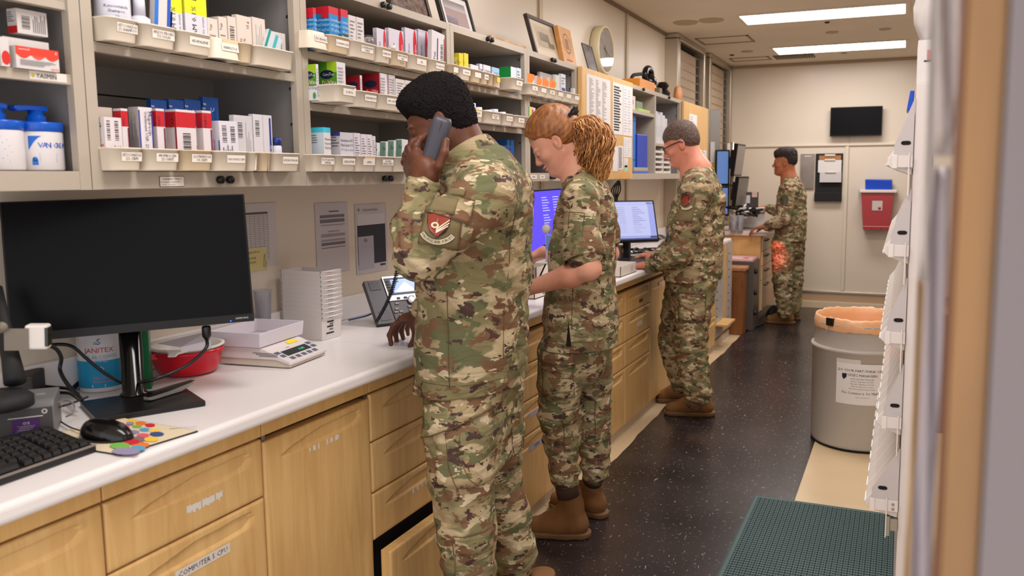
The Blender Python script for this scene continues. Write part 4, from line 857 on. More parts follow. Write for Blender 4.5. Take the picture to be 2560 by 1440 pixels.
# ================================================================== THINGS ON THE COUNTER
ZK=ZW
def frame_at(o,u,v=None,n=None):
 """4x4 from origin, u (local x), v (local y)"""
 u=Vector(u).normalized();v=Vector(v);v=(v-u*v.dot(u)).normalized();n=u.cross(v)
 M_=Matrix.Identity(4)
 for i in range(3):M_[i][0],M_[i][1],M_[i][2],M_[i][3]=u[i],v[i],n[i],float(o[i])
 return M_
# --- big monitor
TL,TR,BL_,BR_=dep(-8,505,1.83),dep(607,484,2.03),dep(25,858,1.83),dep(635,802,2.03)
u_=Vector(((TR-TL)+(BR_-BL_)).tolist());wdt=u_.length/2;v_=Vector(((TL-BL_)+(TR-BR_)).tolist());hgt=v_.length/2
FM=frame_at(BL_,u_,v_)
pc=dep(335,980,1.0);base_c=onz(352,1010,ZK+0.012)
t=thing('monitor','large black flat monitor switched off on the near worktop','monitor',(base_c[0],base_c[1],ZK))
WM0=WM[t.name]
M_scr=mat('dark_screen',(9,8,9),0.25,spec=0.1);M_bez=mat('black_bezel',(24,21,20),0.35,spec=0.25)
f=MB();f.box(0,wdt,0,hgt,-0.028,-0.0005,M_bez,FM);f.box(wdt*0.25,wdt*0.75,hgt*0.2,hgt*0.7,-0.055,-0.028,M_bez,FM);f.build('housing',t,bevel=0.002)
f=MB();bz=hgt*0.062;f.quad([FM@Vector(p)for p in((0.004,bz,0.0003),(wdt-0.004,bz,0.0003),(wdt-0.004,hgt-0.003,0.0003),(0.004,hgt-0.003,0.0003))],M_scr);f.build('screen',t)
f=MB();f.box(0,wdt,0,bz-0.0006,0.0,0.0015,M_bez,FM)
f.text('SAMSUNG',tuple(FM@Vector((wdt*0.945,bz*0.40,0.0019))),tuple(FM.to_3x3()@Vector((1,0,0))),tuple(FM.to_3x3()@Vector((0,1,0))),0.0046,flat((200,198,196)),'c')
f.build('chin',t)
f=MB();f.lathe([(0.0018,0),(0.0001,0.0006)],mat('blue_led',(30,60,255),0.4,emit=(30,60,255),estr=3),10,FM@Matrix.Translation((wdt*0.895,bz*0.25,0.0016)));f.build('power_light',t)
pb=onz(335,985,ZK+0.014);top=pb+np.array([0,0,0.22]);
f=MB();f.lathe([(0.030,0),(0.030,0.004),(0.0245,0.006),(0.0245,0.225)],mat('glossy_black',(12,11,11),0.12),28,Matrix.Translation((pb[0],pb[1],ZK+0.0135)));f.build('pole',t)
P=[onz(*q,ZK+0.013)for q in((222,1012),(240,1046),(514,1002),(458,965))];P=[(p[0],p[1])for p in P]
P[0]=(P[3][0]+P[1][0]-P[2][0],P[3][1]+P[1][1]-P[2][1])
f=MB();f.prism([P[0],P[1],P[2],P[3]],ZK+0.0008,ZK+0.0135,mat('satin_black',(20,18,18),0.3));f.build('base',t,bevel=0.002)
a=FM@Vector((wdt*0.785,-0.002,-0.012));f=MB()
f.lathe([(0.009,0),(0.0105,-0.004),(0.0105,-0.024),(0.007,-0.030),(0.0045,-0.034)],M_black,14,Matrix.Translation(a));f.build('video_plug',t)
def bez(P,n=24):
 """Catmull-Rom through the points"""
 P=[np.array(p,float)for p in P];Q=[P[0]]+P+[P[-1]];out=[]
 for i in range(1,len(Q)-2):
  for k in range(n):
   s_=k/n;a_,b_,c_,d_=Q[i-1],Q[i],Q[i+1],Q[i+2]
   out.append(0.5*((2*b_)+(-a_+c_)*s_+(2*a_-5*b_+4*c_-d_)*s_**2+(-a_+3*b_-3*c_+d_)*s_**3))
 out.append(P[-1]);return out
a=np.array(a);
def cable(pts,r,label,m=None,name='cable',n=10):
 f=MB();f.tube(bez(pts,n),r,m or mat('cable_black',(14,13,14),0.4),8);return tag(f.build(name,origin=tuple(pts[0])),label,'cable','cables behind the near monitor')
cable([a+np.array([0,0,-0.034]),dep(515,870,1.98),dep(480,905,1.96),dep(430,932,1.93),dep(385,948,1.90),dep(357,955,1.92),dep(330,955,2.05)],0.0042,'black video cable curving from the bottom of the big monitor past the red bowl')
cable([dep(105,870,1.95),dep(140,861,1.97),dep(180,866,1.98),dep(215,895,1.99),dep(255,928,2.0),dep(300,955,2.02),dep(330,965,2.05)],0.0042,'black cable arching in front of the wipes canister')
cable([dep(110,858,1.9),dep(140,872,1.92),dep(153,895,1.93),dep(150,925,1.93),dep(165,955,1.9),dep(190,985,1.85),dep(205,1000,1.83)],0.0045,'black cable hanging down beside the dark power adapter')
cable([dep(140,1008,1.75),dep(165,1000,1.76),dep(185,1012,1.74),dep(182,1032,1.72),dep(165,1042,1.72)],0.0018,'thin grey cable looping right of the label printer',m=mat('cable_grey',(120,116,116),0.4))
cable([dep(140,1020,1.75),dep(180,1008,1.78),dep(220,992,1.82)],0.0022,'thin black cable running under the monitor foot')
cable([dep(160,956,2.1),dep(190,944,2.12),dep(217,941,2.15)],0.003,'dark blue cable behind the printer',m=mat('cable_navy',(24,26,60),0.5))
cable([dep(180,975,2.05),dep(200,952,2.08),dep(217,935,2.12)],0.006,'flat dark navy strap leaning on the wipes canister',m=mat('cable_navy',(24,26,60),0.5))
cable([dep(100,965,2.0),dep(135,968,1.98),dep(170,972,1.96),dep(195,985,1.9)],0.004,'upper black cable of the bundle behind the label printer')
cable([dep(110,975,1.98),dep(140,981,1.95),dep(175,984,1.92),dep(200,1000,1.86)],0.004,'lower black cable of the bundle behind the label printer')
# --- label printer
A=onz(20,1110,ZK+0.001);B=onz(141,1098,ZK+0.001);A=np.array([-1.655,1.066,0]);B=np.array([-1.588,1.128,0])
pu=Vector((B-A).tolist()).normalized();A2=onz(30,1086,ZK);A2=np.array([-1.693,1.094,ZK])
pr_o=np.array([-1.700,1.070,ZK+0.001]);pu=Vector((0.72,0.69,0)).normalized();pvv=Vector((-pu.y,pu.x,0))
br=onz(141,1092,ZK);W_p,D_p,H_p=0.100,0.12,0.078
pu=Vector((0.66,0.75,0)).normalized();pvv=Vector((-pu.y,pu.x,0));o_p=Vector((br[0],br[1],ZK+0.0008))-pu*W_p
PM=frame_at(o_p,pu,pvv)
t=thing('label_printer','dark grey label printer with a purple sticker at the left edge','printer',tuple(o_p))
f=MB();pg=[(0,0),(0,H_p-0.012),(0.004,H_p-0.004),(0.014,H_p),(D_p,H_p),(D_p,0)]
mg_=mat('printer_grey',(70,66,64),0.45);ml_=mat('printer_light',(112,112,112),0.45)
f.add([PM@Vector((x,y,z))for x in(0,W_p)for(y,z)in pg],[tuple(range(6)),tuple(range(11,5,-1))]+[(i,6+i,6+(i+1)%6,(i+1)%6)for i in range(6)],ml_);f.build('case',t,bevel=0.003)
f=MB();f.box(0.004,W_p-0.004,-0.0015,0.001,0.004,H_p-0.014,mg_,PM);f.box(0.02,W_p-0.02,-0.0025,-0.0012,H_p*0.60,H_p*0.62,M_white,PM)
f.build('front_panel',t)
f=MB();f.quad([PM@Vector(p)for p in((0.026,-0.0022,0.014),(0.074,-0.0022,0.014),(0.074,-0.0022,0.044),(0.026,-0.0022,0.044))],flat((70,24,92)))
f.text('CUI',PM@Vector((0.050,-0.0027,0.033)),pu,(0,0,1),0.0052,M_white,'c')
for k,(s_,w__)in enumerate((('U.S. Department Property',0.030),('Authorized Users Only',0.024),('Unauthorized disclosure of',0.036),('controlled information is prohibited',0.038))):f.text(s_,PM@Vector((0.050,-0.0027,0.0285-0.0038*k)),pu,(0,0,1),0.0021,M_white,'c',maxw=w__)
f.build('sticker',t)
f=MB()
for k in range(7):aa=2*math.pi*k/7;f.lathe([(0.0019,0),(0.0001,0.0003)],M_white,8,PM@Matrix.Translation((0.083+0.004*math.cos(aa),-0.0016,H_p-0.022+0.004*math.sin(aa)))@Matrix.Rotation(math.pi/2,4,'X'))
f.build('emblem',t)
f=MB();f.box(0.045,0.062,0.03,0.040,H_p-0.001,H_p+0.001,M_white,PM)
for k in range(3):f.box(0.020+0.022*k,0.036+0.022*k,0.055,0.064,H_p-0.001,H_p+0.0012,flat((150,150,152)),PM)
f.build('button',t)
# --- dark stand and scanner
t=thing('scanner_stand','black gooseneck scanner stand at the far left edge','scanner stand',tuple(onz(20,985,ZK+H_p)))
sb=dep(10,955,1.62);f=MB()
f.lathe([(0.062,0),(0.062,0.018),(0.050,0.028),(0.03,0.032),(0.0001,0.033)],M_blackm,28,Matrix.Translation((sb[0]-0.01,sb[1]-0.01,ZK+H_p+0.003)));f.build('foot',t)
f=MB();f.tube([dep(38,955,1.64),dep(28,900,1.66),dep(14,840,1.68),dep(2,780,1.70),dep(-10,720,1.72)],[0.020,0.017,0.015,0.013,0.012],M_blackm,12);f.build('arm',t)
t=thing('barcode_scanner','white and grey barcode scanner head with a glass window before the monitor','scanner',tuple(dep(80,840,1.66)))
SM=frame_at(dep(36,872,1.66),Vector((0.75,0.60,-0.05)),Vector((0,0,1)))
f=MB();f.box(0.022,0.062,0,0.050,-0.016,0.014,M_white,SM);f.build('head',t,bevel=0.004)
f=MB();f.box(0.058,0.0635,0.007,0.045,-0.013,0.015,mat('scanner_window',(40,40,30),0.1),SM);f.build('window',t)
f=MB();f.box(-0.012,0.030,0.0,0.044,0.0145,0.018,mat('scanner_grey',(120,110,96),0.5),SM);f.lathe([(0.011,0),(0.011,0.006)],mat('scanner_grey',(120,110,96),0.5),16,SM@Matrix.Translation((-0.014,0.048,0.021)));f.build('clamp',t)
t=tag((lambda f_:(f_.box(-0.05,0.0,-0.050,0.045,0,0.078,mat('adapter_brown',(38,30,26),0.5)),f_.build('power_adapter',origin=(0,0,0),bevel=0.004))[1])(MB()),'dark power adapter block standing behind the scanner','power adapter');t.location=Vector(onz(118,972,ZK).tolist())+Vector((0.12,-0.10,0.0));t.rotation_euler=(0,0,0.7)
# --- keyboard
KZ=ZK+0.001;BR0,FR0=onz(117,1068,ZK+0.02),onz(241,1113,ZK+0.014)
BR0=np.array([BR0[0],BR0[1]]);FR0=np.array([FR0[0],FR0[1]])
dl=np.array([0.03,-1.0]);dl/=np.linalg.norm(dl);L_k=0.44
FL0=FR0+dl*L_k;BL0=np.array([BR0[0]-0.03,BR0[1]-0.40])
t=thing('keyboard','black keyboard with a lit blue dot at the left edge of the near worktop','keyboard',(FR0[0],FR0[1]-0.2,KZ))
f=MB();mkb=mat('keyboard_black',(26,24,24),0.4)
f.hexa([(BL0[0],BL0[1],KZ),(FL0[0],FL0[1],KZ),(FR0[0],FR0[1],KZ),(BR0[0],BR0[1],KZ),(BL0[0],BL0[1],KZ+0.026),(FL0[0],FL0[1],KZ+0.013),(FR0[0],FR0[1],KZ+0.013),(BR0[0],BR0[1],KZ+0.024)],mkb);f.build('case',t,bevel=0.003)
f=MB();e_=0.0008
f.hexa([(FL0[0]-0.006,FL0[1],KZ+0.0135),(FL0[0]+e_,FL0[1],KZ+0.0125),(FR0[0]+e_,FR0[1],KZ+0.0125),(FR0[0]-0.006,FR0[1],KZ+0.0135),(FL0[0]-0.006,FL0[1],KZ+0.0150),(FL0[0]+e_,FL0[1],KZ+0.0140),(FR0[0]+e_,FR0[1],KZ+0.0140),(FR0[0]-0.006,FR0[1],KZ+0.0150)],mat('keyboard_trim',(128,120,114),0.4));f.build('front_trim',t)
f=MB()
def kp(u,v,z=0.0):
 b_=BL0+(BR0-BL0)*u;g_=FL0+(FR0-FL0)*u;p=b_+(g_-b_)*v;return(p[0],p[1],KZ+0.0255-0.012*v+z)
mk=mat('key_black',(30,28,28),0.5)
for r_ in range(6):
 v0=0.17+0.13*r_;u=0.02
 while u<0.95:
  wk=0.042;
  if r_==5 and 0.2<u<0.5:wk=0.22
  if 0.66<u<0.685 or 0.815<u<0.835:u+=0.018;continue
  if r_==1 and 0.68<u<0.8 and False:pass
  a_,b_,c_,d_=kp(u,v0,0.001),kp(u+wk-0.005,v0,0.001),kp(u+wk-0.005,v0+0.11,0.001),kp(u,v0+0.11,0.001)
  q=0.10
  tp=[kp(u+0.003,v0+0.006,0.008),kp(u+wk-0.008,v0+0.006,0.008),kp(u+wk-0.008,v0+0.095,0.008),kp(u+0.003,v0+0.095,0.008)]
  f.hexa([a_,d_,c_,b_,tp[0],tp[3],tp[2],tp[1]],mk);u+=wk
f.build('keys',t)
f=MB();p=kp(0.90,0.06,0.0006);f.lathe([(0.0018,0),(0.0001,0.001)],mat('blue_led',(30,60,255),0.4),8,Matrix.Translation(Vector(onz(43,1091,KZ+0.024).tolist())));f.build('status_light',t)
# --- mouse pad
P=[onz(*q,ZK+0.002)for q in((495,1078),(300,1138),(238,1128),(150,1080),(310,1046))];P=[(p[0],p[1])for p in P]
f=MB();f.prism(P[::-1],ZK+0.0006,ZK+0.003,flat((40,38,40)));q_=[((x-sum(a[0]for a in P)/5)*0.985+sum(a[0]for a in P)/5,(y-sum(a[1]for a in P)/5)*0.985+sum(a[1]for a in P)/5)for x,y in P]
f.quad([(x,y,ZK+0.0033)for x,y in q_[::-1]],flat((222,206,176)))
ctr=onz(330,1110,ZK+0.0035);rnd=random.Random(4)
cols_=[(236,196,60),(226,120,50),(200,40,60),(120,180,80),(90,160,190),(240,200,90),(150,140,170),(226,90,120),(60,80,130),(130,110,110)]
for i,(px,py,a_,b_)in enumerate(((330,1052,14,5),(352,1058,14,5),(375,1063,13,5),(342,1066,13,4),(362,1074,14,5),(386,1076,15,5),(335,1080,14,5),(358,1088,16,5),(392,1085,18,6),(345,1098,20,7),(378,1098,18,6),(352,1112,22,7),(330,1104,20,7),(300,1114,26,8),(345,1120,20,7),(315,1128,36,9),(325,1058,10,4),(312,1066,12,5))):
 pts=[onz(px+a_*math.cos(2*math.pi*k/14),py+b_*math.sin(2*math.pi*k/14),ZK+0.0036+0.0001*i)for k in range(14)]
 if px>470:continue
 c_=cols_[i%10]if i!=15 else(150,140,170)
 pts=[p for p in pts];f.quad([tuple(p)for p in pts][::-1],flat(c_))
f.text('INNOVATION',tuple(onz(424,1073,ZK+0.0038)),tuple(onz(480,1068,ZK+0.0038)-onz(424,1073,ZK+0.0038)),tuple(onz(424,1060,ZK+0.0038)-onz(424,1073,ZK+0.0038)),0.006,M_ink,maxw=0.06)
tag(f.build('mouse_pad',origin=(P[0][0],P[0][1],ZK)),'cream mouse pad printed with coloured ovals','mouse pad')
# --- mouse
mc=onz(266,1085,ZK+0.012);t=thing('computer_mouse','glossy black mouse on the patterned mouse pad','mouse',(mc[0],mc[1],ZK+0.0045))
ang=math.atan2(onz(325,1095,ZK)[1]-onz(207,1085,ZK)[1],onz(325,1095,ZK)[0]-onz(207,1085,ZK)[0])
MM=Matrix.Translation((mc[0],mc[1],ZK+0.0046))@rotz(ang);n1,n2=24,14;V=[];F=[]
for j in range(n2+1):
 ph=math.pi/2*j/n2
 for i in range(n1):
  th=2*math.pi*i/n1;cx_,sx_=math.cos(th)*math.cos(ph)**0.7,math.sin(th)*math.cos(ph)**0.7
  V.append((cx_*0.060*(1.0),sx_*0.033*(1-0.10*math.cos(th*2)*0.5),0.036*math.sin(ph)*(1-0.25*cx_)))
F=[(j*n1+i,j*n1+(i+1)%n1,(j+1)*n1+(i+1)%n1,(j+1)*n1+i)for j in range(n2)for i in range(n1)]+[tuple(range(n1-1,-1,-1))]
f=MB();f.add(V,F,mat('mouse_gloss',(14,12,12),0.18),MM,True);f.build('shell',t)
f=MB();f.lathe([(0.007,-0.003),(0.007,0.003)],mat('wheel_grey',(60,58,58),0.5),14,MM@Matrix.Translation((0.038,0,0.026))@Matrix.Rotation(math.pi/2,4,'X'));f.build('wheel',t)
cable([tuple(onz(208,1078,ZK+0.012)),tuple(onz(180,1070,ZK+0.008)),tuple(onz(155,1056,ZK+0.008)),tuple(onz(141,1044,ZK+0.008))],0.0016,'thin black mouse cord on the mouse pad')
# --- utility knife on the monitor foot
k0,k1=onz(366,1000,ZK+0.0175),onz(481,965,ZK+0.0175);t=thing('utility_knife','black and grey utility knife lying on the monitor foot','knife',tuple(k0))
kd=Vector((k1-k0).tolist());Lk=kd.length;KM=frame_at((k0[0],k0[1],ZK+0.0150),kd,Vector((0,0,1)))
f=MB();f.add([KM@Vector((x*Lk,y,z))for z in(-0.009,0.009)for x,y in((0,0.002),(0.1,0),(0.7,0.0),(1.0,0.012),(0.9,0.0155),(0.4,0.010),(0.0,0.009))],[tuple(range(6,-1,-1)),tuple(range(7,14))]+[(i,(i+1)%7,7+(i+1)%7,7+i)for i in range(7)],mat('knife_grey',(128,124,120),0.3));f.build('grip',t,bevel=0.0015)
f=MB();f.add([KM@Vector((x*Lk,y,z))for z in(-0.007,0.010)for x,y in((0.0,0.010),(0.4,0.0105),(0.92,0.016),(1.02,0.0175),(0.6,0.0185),(0.1,0.017))],[tuple(range(5,-1,-1)),tuple(range(6,12))]+[(i,(i+1)%6,6+(i+1)%6,6+i)for i in range(6)],M_black);f.build('top_shell',t,bevel=0.0015)
# --- wipes canister
cc=onz(264,970,ZK);cc=np.array([-1.865,1.447,ZK]);
t=thing('wipes_canister','white and blue alcohol wipes canister behind the monitor pole','canister',tuple(cc));rc=0.052
f=MB();f.lathe([(rc*0.97,0.001),(rc,0.004),(rc,0.150),(rc*0.96,0.154)],mat('canister_white',(206,202,204),0.35),40,Matrix.Translation(tuple(cc)));f.build('body',t)
f=MB();f.lathe([(rc*0.98,0.155),(rc*1.0,0.158),(rc*1.0,0.170),(rc*0.5,0.176),(0.0001,0.176)],M_white,40,Matrix.Translation(tuple(cc)));f.build('lid',t)
f=MB();
def SC(ang,z_,e_=0.0006):a_=math.radians(ang);return(cc[0]+(rc+e_)*math.cos(a_),cc[1]+(rc+e_)*math.sin(a_),cc[2]+z_)
for k in range(36):f.quad([SC(-150+k*6,0.012),SC(-144+k*6,0.012),SC(-144+k*6,0.080),SC(-150+k*6,0.080)],flat((20,136,180)))
def ctext(s_,ang,z_,sz,c):
 v,fc,wd=text_geo(s_);q=sz/0.72;a0=math.radians(ang)-wd*q/2/rc
 f.add([(cc[0]+(rc+0.0010)*math.cos(a0+p[0]*q/rc),cc[1]+(rc+0.0010)*math.sin(a0+p[0]*q/rc),cc[2]+z_+p[1]*q)for p in v],fc,flat(c))
ctext('JANITEX',-43,0.101,0.0125,(190,30,40));ctext('75% ALCOHOL',-42,0.086,0.009,(90,160,190));ctext('WIPES',-40,0.076,0.008,(160,200,220));ctext('Kills 99.9%',-38,0.034,0.0065,(220,70,60));ctext('Germs & Bacteria',-37,0.026,0.0045,(230,90,80))
f.quad([SC(-64,0.014,0.001),SC(-32,0.014,0.001),SC(-32,0.021,0.001),SC(-64,0.021,0.001)],flat((190,200,206)))
ctext('O',-40,0.054,0.013,(190,220,230));ctext('S',-42,0.121,0.016,(50,60,110));ctext('=',-50,0.119,0.012,(50,60,110))
f.build('label',t)
# --- green folder box, black coil cable behind
gp=np.array([-1.763,1.49]);f=MB();f.box(-0.012,0.012,-0.02,0.02,0,0.16,mat('green_plastic',(24,104,62),0.3));f.box(-0.0121,0.0121,-0.0201,0.0201,0.072,0.074,flat((14,80,50)))
o=tag(f.build('green_case',origin=(0,0,0),bevel=0.002),'tall green plastic case standing directly behind the monitor pole','case');o.location=(gp[0],gp[1],ZK+0.0005);o.rotation_euler=(0,0,0.75)
f=MB();hel=[];p0,p1=dep(382,830,2.35),dep(375,920,2.3)
for k in range(160):s_=k/159;c_=p0+(p1-p0)*s_;hel.append(c_+np.array([math.cos(k*0.9),math.sin(k*0.9),0])*0.007)
f.tube(hel,0.002,M_black,6);tag(f.build('coiled_cord',origin=tuple(p1)),'black coiled cord hanging beside the green case','cord')
# --- red bowl with white colander
bc=np.array([-1.795,1.650]);t=thing('salad_spinner','red plastic bowl holding a white colander and scoop','bowl',(bc[0],bc[1],ZK))
mr=mat('red_plastic',(206,12,38),0.22);BM=Matrix.Translation((bc[0],bc[1],ZK+0.0008))
rb=0.091
f=MB();f.lathe([(rb*0.62,0.0),(rb*0.80,0.006),(rb*0.92,0.028),(rb*0.98,0.058),(rb*1.03,0.060),(rb*1.03,0.070),(rb*0.98,0.070),(rb*0.93,0.060),(rb*0.88,0.03),(rb*0.7,0.010),(0.0001,0.008)],mr,44,BM);f.build('bowl',t)
hd=Vector((-0.30,-0.95,0)).normalized();HM=frame_at((bc[0]+hd.x*rb*0.95,bc[1]+hd.y*rb*0.95,ZK+0.062),hd,Vector((-hd.y,hd.x,0)))
f=MB();f.box(0,0.075,-0.018,0.018,-0.008,0.008,mr,HM);
for k in(-0.006,0.0,0.006):f.box(0.008,0.070,k-0.0012,k+0.0012,0.008,0.0095,mr,HM)
f.build('bowl_handle',t,bevel=0.003)
f=MB();f.lathe([(rb*0.6,0.020),(rb*0.80,0.035),(rb*0.94,0.066),(rb*0.945,0.074),(rb*1.04,0.0745),(rb*1.05,0.079),(rb*0.93,0.080),(rb*0.86,0.060),(rb*0.5,0.026),(0.0001,0.025)],M_white,44,BM)
for ring_ in range(4):
 for k in range(30):
  a_=2*math.pi*k/30+ring_*0.1;zz=0.052+0.006*ring_;rr=rb*(0.835+0.028*ring_)
  f.lathe([(0.0014,0),(0.0001,0.0003)],M_dark,6,BM@Matrix.Translation((rr*math.cos(a_)*0.985,rr*math.sin(a_)*0.985,zz))@Matrix.Rotation(a_+math.pi,4,'Z')@Matrix.Rotation(math.pi/2,4,'Y'))
f.build('colander',t)
hd2=Vector((0.52,-0.85,0)).normalized();HM2=frame_at((bc[0]+hd2.x*rb*0.98,bc[1]+hd2.y*rb*0.98,ZK+0.079),hd2,Vector((-hd2.y,hd2.x,0)))
f=MB();f.add([HM2@Vector(p)for p in((0,-0.03,-0.004),(0.03,-0.012,-0.005),(0.045,-0.010,-0.008),(0.045,0.010,-0.008),(0.03,0.012,-0.005),(0,0.03,-0.004),(0,-0.03,0.001),(0.03,-0.012,0.0),(0.045,-0.010,-0.003),(0.045,0.010,-0.003),(0.03,0.012,0.0),(0,0.03,0.001))],[(5,4,3,2,1,0),(6,7,8,9,10,11),(0,1,7,6),(1,2,8,7),(2,3,9,8),(3,4,10,9),(4,5,11,10),(5,0,6,11)],M_white);f.build('colander_handle',t,bevel=0.002)
f=MB();a_,b_,c_,d_=dep(452,868,2.05),dep(527,850,2.10),dep(520,828,2.13),dep(395,858,2.10)
f.quad([tuple(a_),tuple(b_),tuple(c_),tuple(d_)],mat('scoop_clear',(214,206,214),0.3));f.quad([tuple(b_),tuple(a_),tuple(a_+np.array([0,0,-0.012])),tuple(b_+np.array([0,0,-0.02]))],mat('scoop_clear',(214,206,214),0.3));o=f.build('scoop',origin=tuple(a_));tag(o,'pale plastic scoop lying across the white colander','scoop');so=o.modifiers.new('s','SOLIDIFY');so.thickness=0.0015
# --- laboratory scale
sc0=np.array([-1.600,1.762]);sv=Vector((0.42,0.905,0)).normalized()
su=Vector((-sv.y,sv.x,0))
SMx=frame_at((-1.588,1.752,ZK+0.006),su,sv)
SMx=Matrix.Identity(4)
ex=Vector((-0.55,-0.835,0)).normalized()
ey=Vector((-ex.y,ex.x,0));ey=Vector((-0.835,0.55,0))
def scp(a_,b_,z):
 o=Vector((-1.572,1.795,0));p=o+ex*a_+ey*b_;return(p.x,p.y,ZK+z)
t=thing('digital_scale','white laboratory scale with a keypad and green digits','scale',scp(0.1,0.07,0))
c0=onz(728,920,ZK+0.004);c1=onz(818,885,ZK+0.004);c2=onz(552,905,ZK+0.004)
eu=Vector((c1-c0).tolist());Wd=eu.length;eu.normalize()
el=Vector((-eu.y,eu.x,0));Lg=0.245
SM2=frame_at((c0[0],c0[1],ZK+0.004),el,eu)
zs_=1 if(el.cross(eu)).z>0 else-1
def SP(x,y,z):
 q=Vector((float(c0[0]),float(c0[1]),0))+el*x+eu*y;return(q.x,q.y,ZK+z)
def sprism(f_,prof,y0,y1,m_):
 n=len(prof);V=[SP(x,y0,z)for x,z in prof]+[SP(x,y1,z)for x,z in prof]
 f_.add(V,[tuple(range(n-1,-1,-1)),tuple(range(n,2*n))]+[(i,(i+1)%n,n+(i+1)%n,n+i)for i in range(n)],m_)
mw2=mat('scale_white',(218,208,204),0.35);mw3=mat('scale_base',(206,192,176),0.4)
f=MB();sprism(f,[(0,0.010),(0.0,0.020),(0.085,0.052),(0.10,0.055),(Lg,0.055),(Lg,0.022),(0.05,0.022),(0.004,0.010)],0,Wd,mw2);f.build('case',t,bevel=0.004)
f=MB();sprism(f,[(0.004,0.003),(0.004,0.010),(0.05,0.022),(Lg-0.003,0.022),(Lg-0.006,0.004),(0.03,0.002)],0.003,Wd-0.003,mw3)
f.build('base',t,bevel=0.003)
f=MB();
for(x,y)in((0.02,0.02),(0.02,Wd-0.02),(Lg-0.03,0.02),(Lg-0.03,Wd-0.02)):q=SP(x,y,0.0004);f.lathe([(0.006,0),(0.006,0.004)],M_white,10,Matrix.Translation(q))
f.build('feet',t)
def slope(u,v,e_=0.0007):
 x=0.003+0.080*v;z=0.020+0.032*(x/0.085)+e_;return SP(x,Wd*u,z)
f=MB();f.quad([slope(0.16,0.30),slope(0.80,0.30),slope(0.80,0.62),slope(0.16,0.62)][::1],flat((34,40,38)))
mdg=mat('green_digits',(60,190,150),0.5,emit=(60,200,150),estr=0.6)
so_=Vector(slope(0.60,0.38,0.0014));f.text('0.00',so_,eu,Vector(slope(0.6,0.9))-Vector(slope(0.6,0.3)),0.011,mdg,'c');f.build('display',t)
f=MB()
for k in range(5):f.quad([slope(0.12+0.15*k,0.06),slope(0.22+0.15*k,0.06),slope(0.22+0.15*k,0.22),slope(0.12+0.15*k,0.22)],flat((88,96,120)))
for k in range(2):f.quad([slope(0.84,0.30+0.22*k),slope(0.95,0.30+0.22*k),slope(0.95,0.46+0.22*k),slope(0.84,0.46+0.22*k)],flat((88,96,120)));f.quad([slope(0.03,0.30+0.22*k),slope(0.13,0.30+0.22*k),slope(0.13,0.46+0.22*k),slope(0.03,0.46+0.22*k)],flat((88,96,120)))
f.build('keypad',t)
f=MB();f.quad([slope(0.55,0.86,0.001),slope(0.80,0.86,0.001),slope(0.80,1.05,0.0015),slope(0.55,1.05,0.0015)],flat((240,214,20)));f.text('sartis',Vector(slope(0.42,0.70,0.0012)),eu,Vector(slope(0.6,0.9))-Vector(slope(0.6,0.3)),0.006,flat((150,60,60)),'c');f.build('sticker',t)
f=MB()
for k in range(3):f.quad([SP(0.04,-0.0006,0.040-0.004*k),SP(0.12-0.01*k,-0.0006,0.040-0.004*k),SP(0.12-0.01*k,-0.0006,0.0415-0.004*k),SP(0.04,-0.0006,0.0415-0.004*k)],M_ink)
f.build('fine_print',t)
f=MB();tx0,tx1,ty0,ty1,tz0,tz1=0.088,0.255,-0.010,Wd+0.022,0.0565,0.098
o5=0.004
outer=[SP(tx0,ty0,tz1),SP(tx1,ty0,tz1),SP(tx1,ty1,tz1),SP(tx0,ty1,tz1)];ob=[SP(tx0+o5,ty0+o5,tz0),SP(tx1-o5,ty0+o5,tz0),SP(tx1-o5,ty1-o5,tz0),SP(tx0+o5,ty1-o5,tz0)]
inn=[SP(tx0+0.003,ty0+0.003,tz1),SP(tx1-0.003,ty0+0.003,tz1),SP(tx1-0.003,ty1-0.003,tz1),SP(tx0+0.003,ty1-0.003,tz1)];ib=[SP(tx0+0.008,ty0+0.008,tz0+0.003),SP(tx1-0.008,ty0+0.008,tz0+0.003),SP(tx1-0.008,ty1-0.008,tz0+0.003),SP(tx0+0.008,ty1-0.008,tz0+0.003)]
V=outer+ob+inn+ib;F=[(i,(i+1)%4,4+(i+1)%4,4+i)for i in range(4)]+[(4,5,6,7)]+[(8+i,12+i,12+(i+1)%4,8+(i+1)%4)for i in range(4)]+[(12,13,14,15)]+[(i,8+i,8+(i+1)%4,(i+1)%4)for i in range(4)]
f.add(V,F,mat('tray_white',(214,206,212),0.35));tag(f.build('weighing_tray',origin=SP(0.15,0.06,0.056),bevel=0.0015),'white square weighing tray sitting on top of the scale','tray')
bk=np.array([-1.80,2.075]);
# --- clear beaker
bk=onz(655,812,ZK+0.02);bk=onz(660,812,ZK+0.0605)
f=MB();BMx=Matrix.Translation((bk[0],bk[1],ZK+0.0602));f.lathe([(0.020,0.0),(0.021,0.002),(0.027,0.108),(0.030,0.110),(0.030,0.112),(0.026,0.111),(0.0195,0.003),(0.0001,0.003)],mat('cloudy_plastic',(226,226,232),0.25,trans=0.75,ior=1.3),36,BMx)
tag(f.build('measuring_beaker',origin=(bk[0],bk[1],ZK)),'cloudy clear plastic beaker standing in the white weighing tray','beaker')
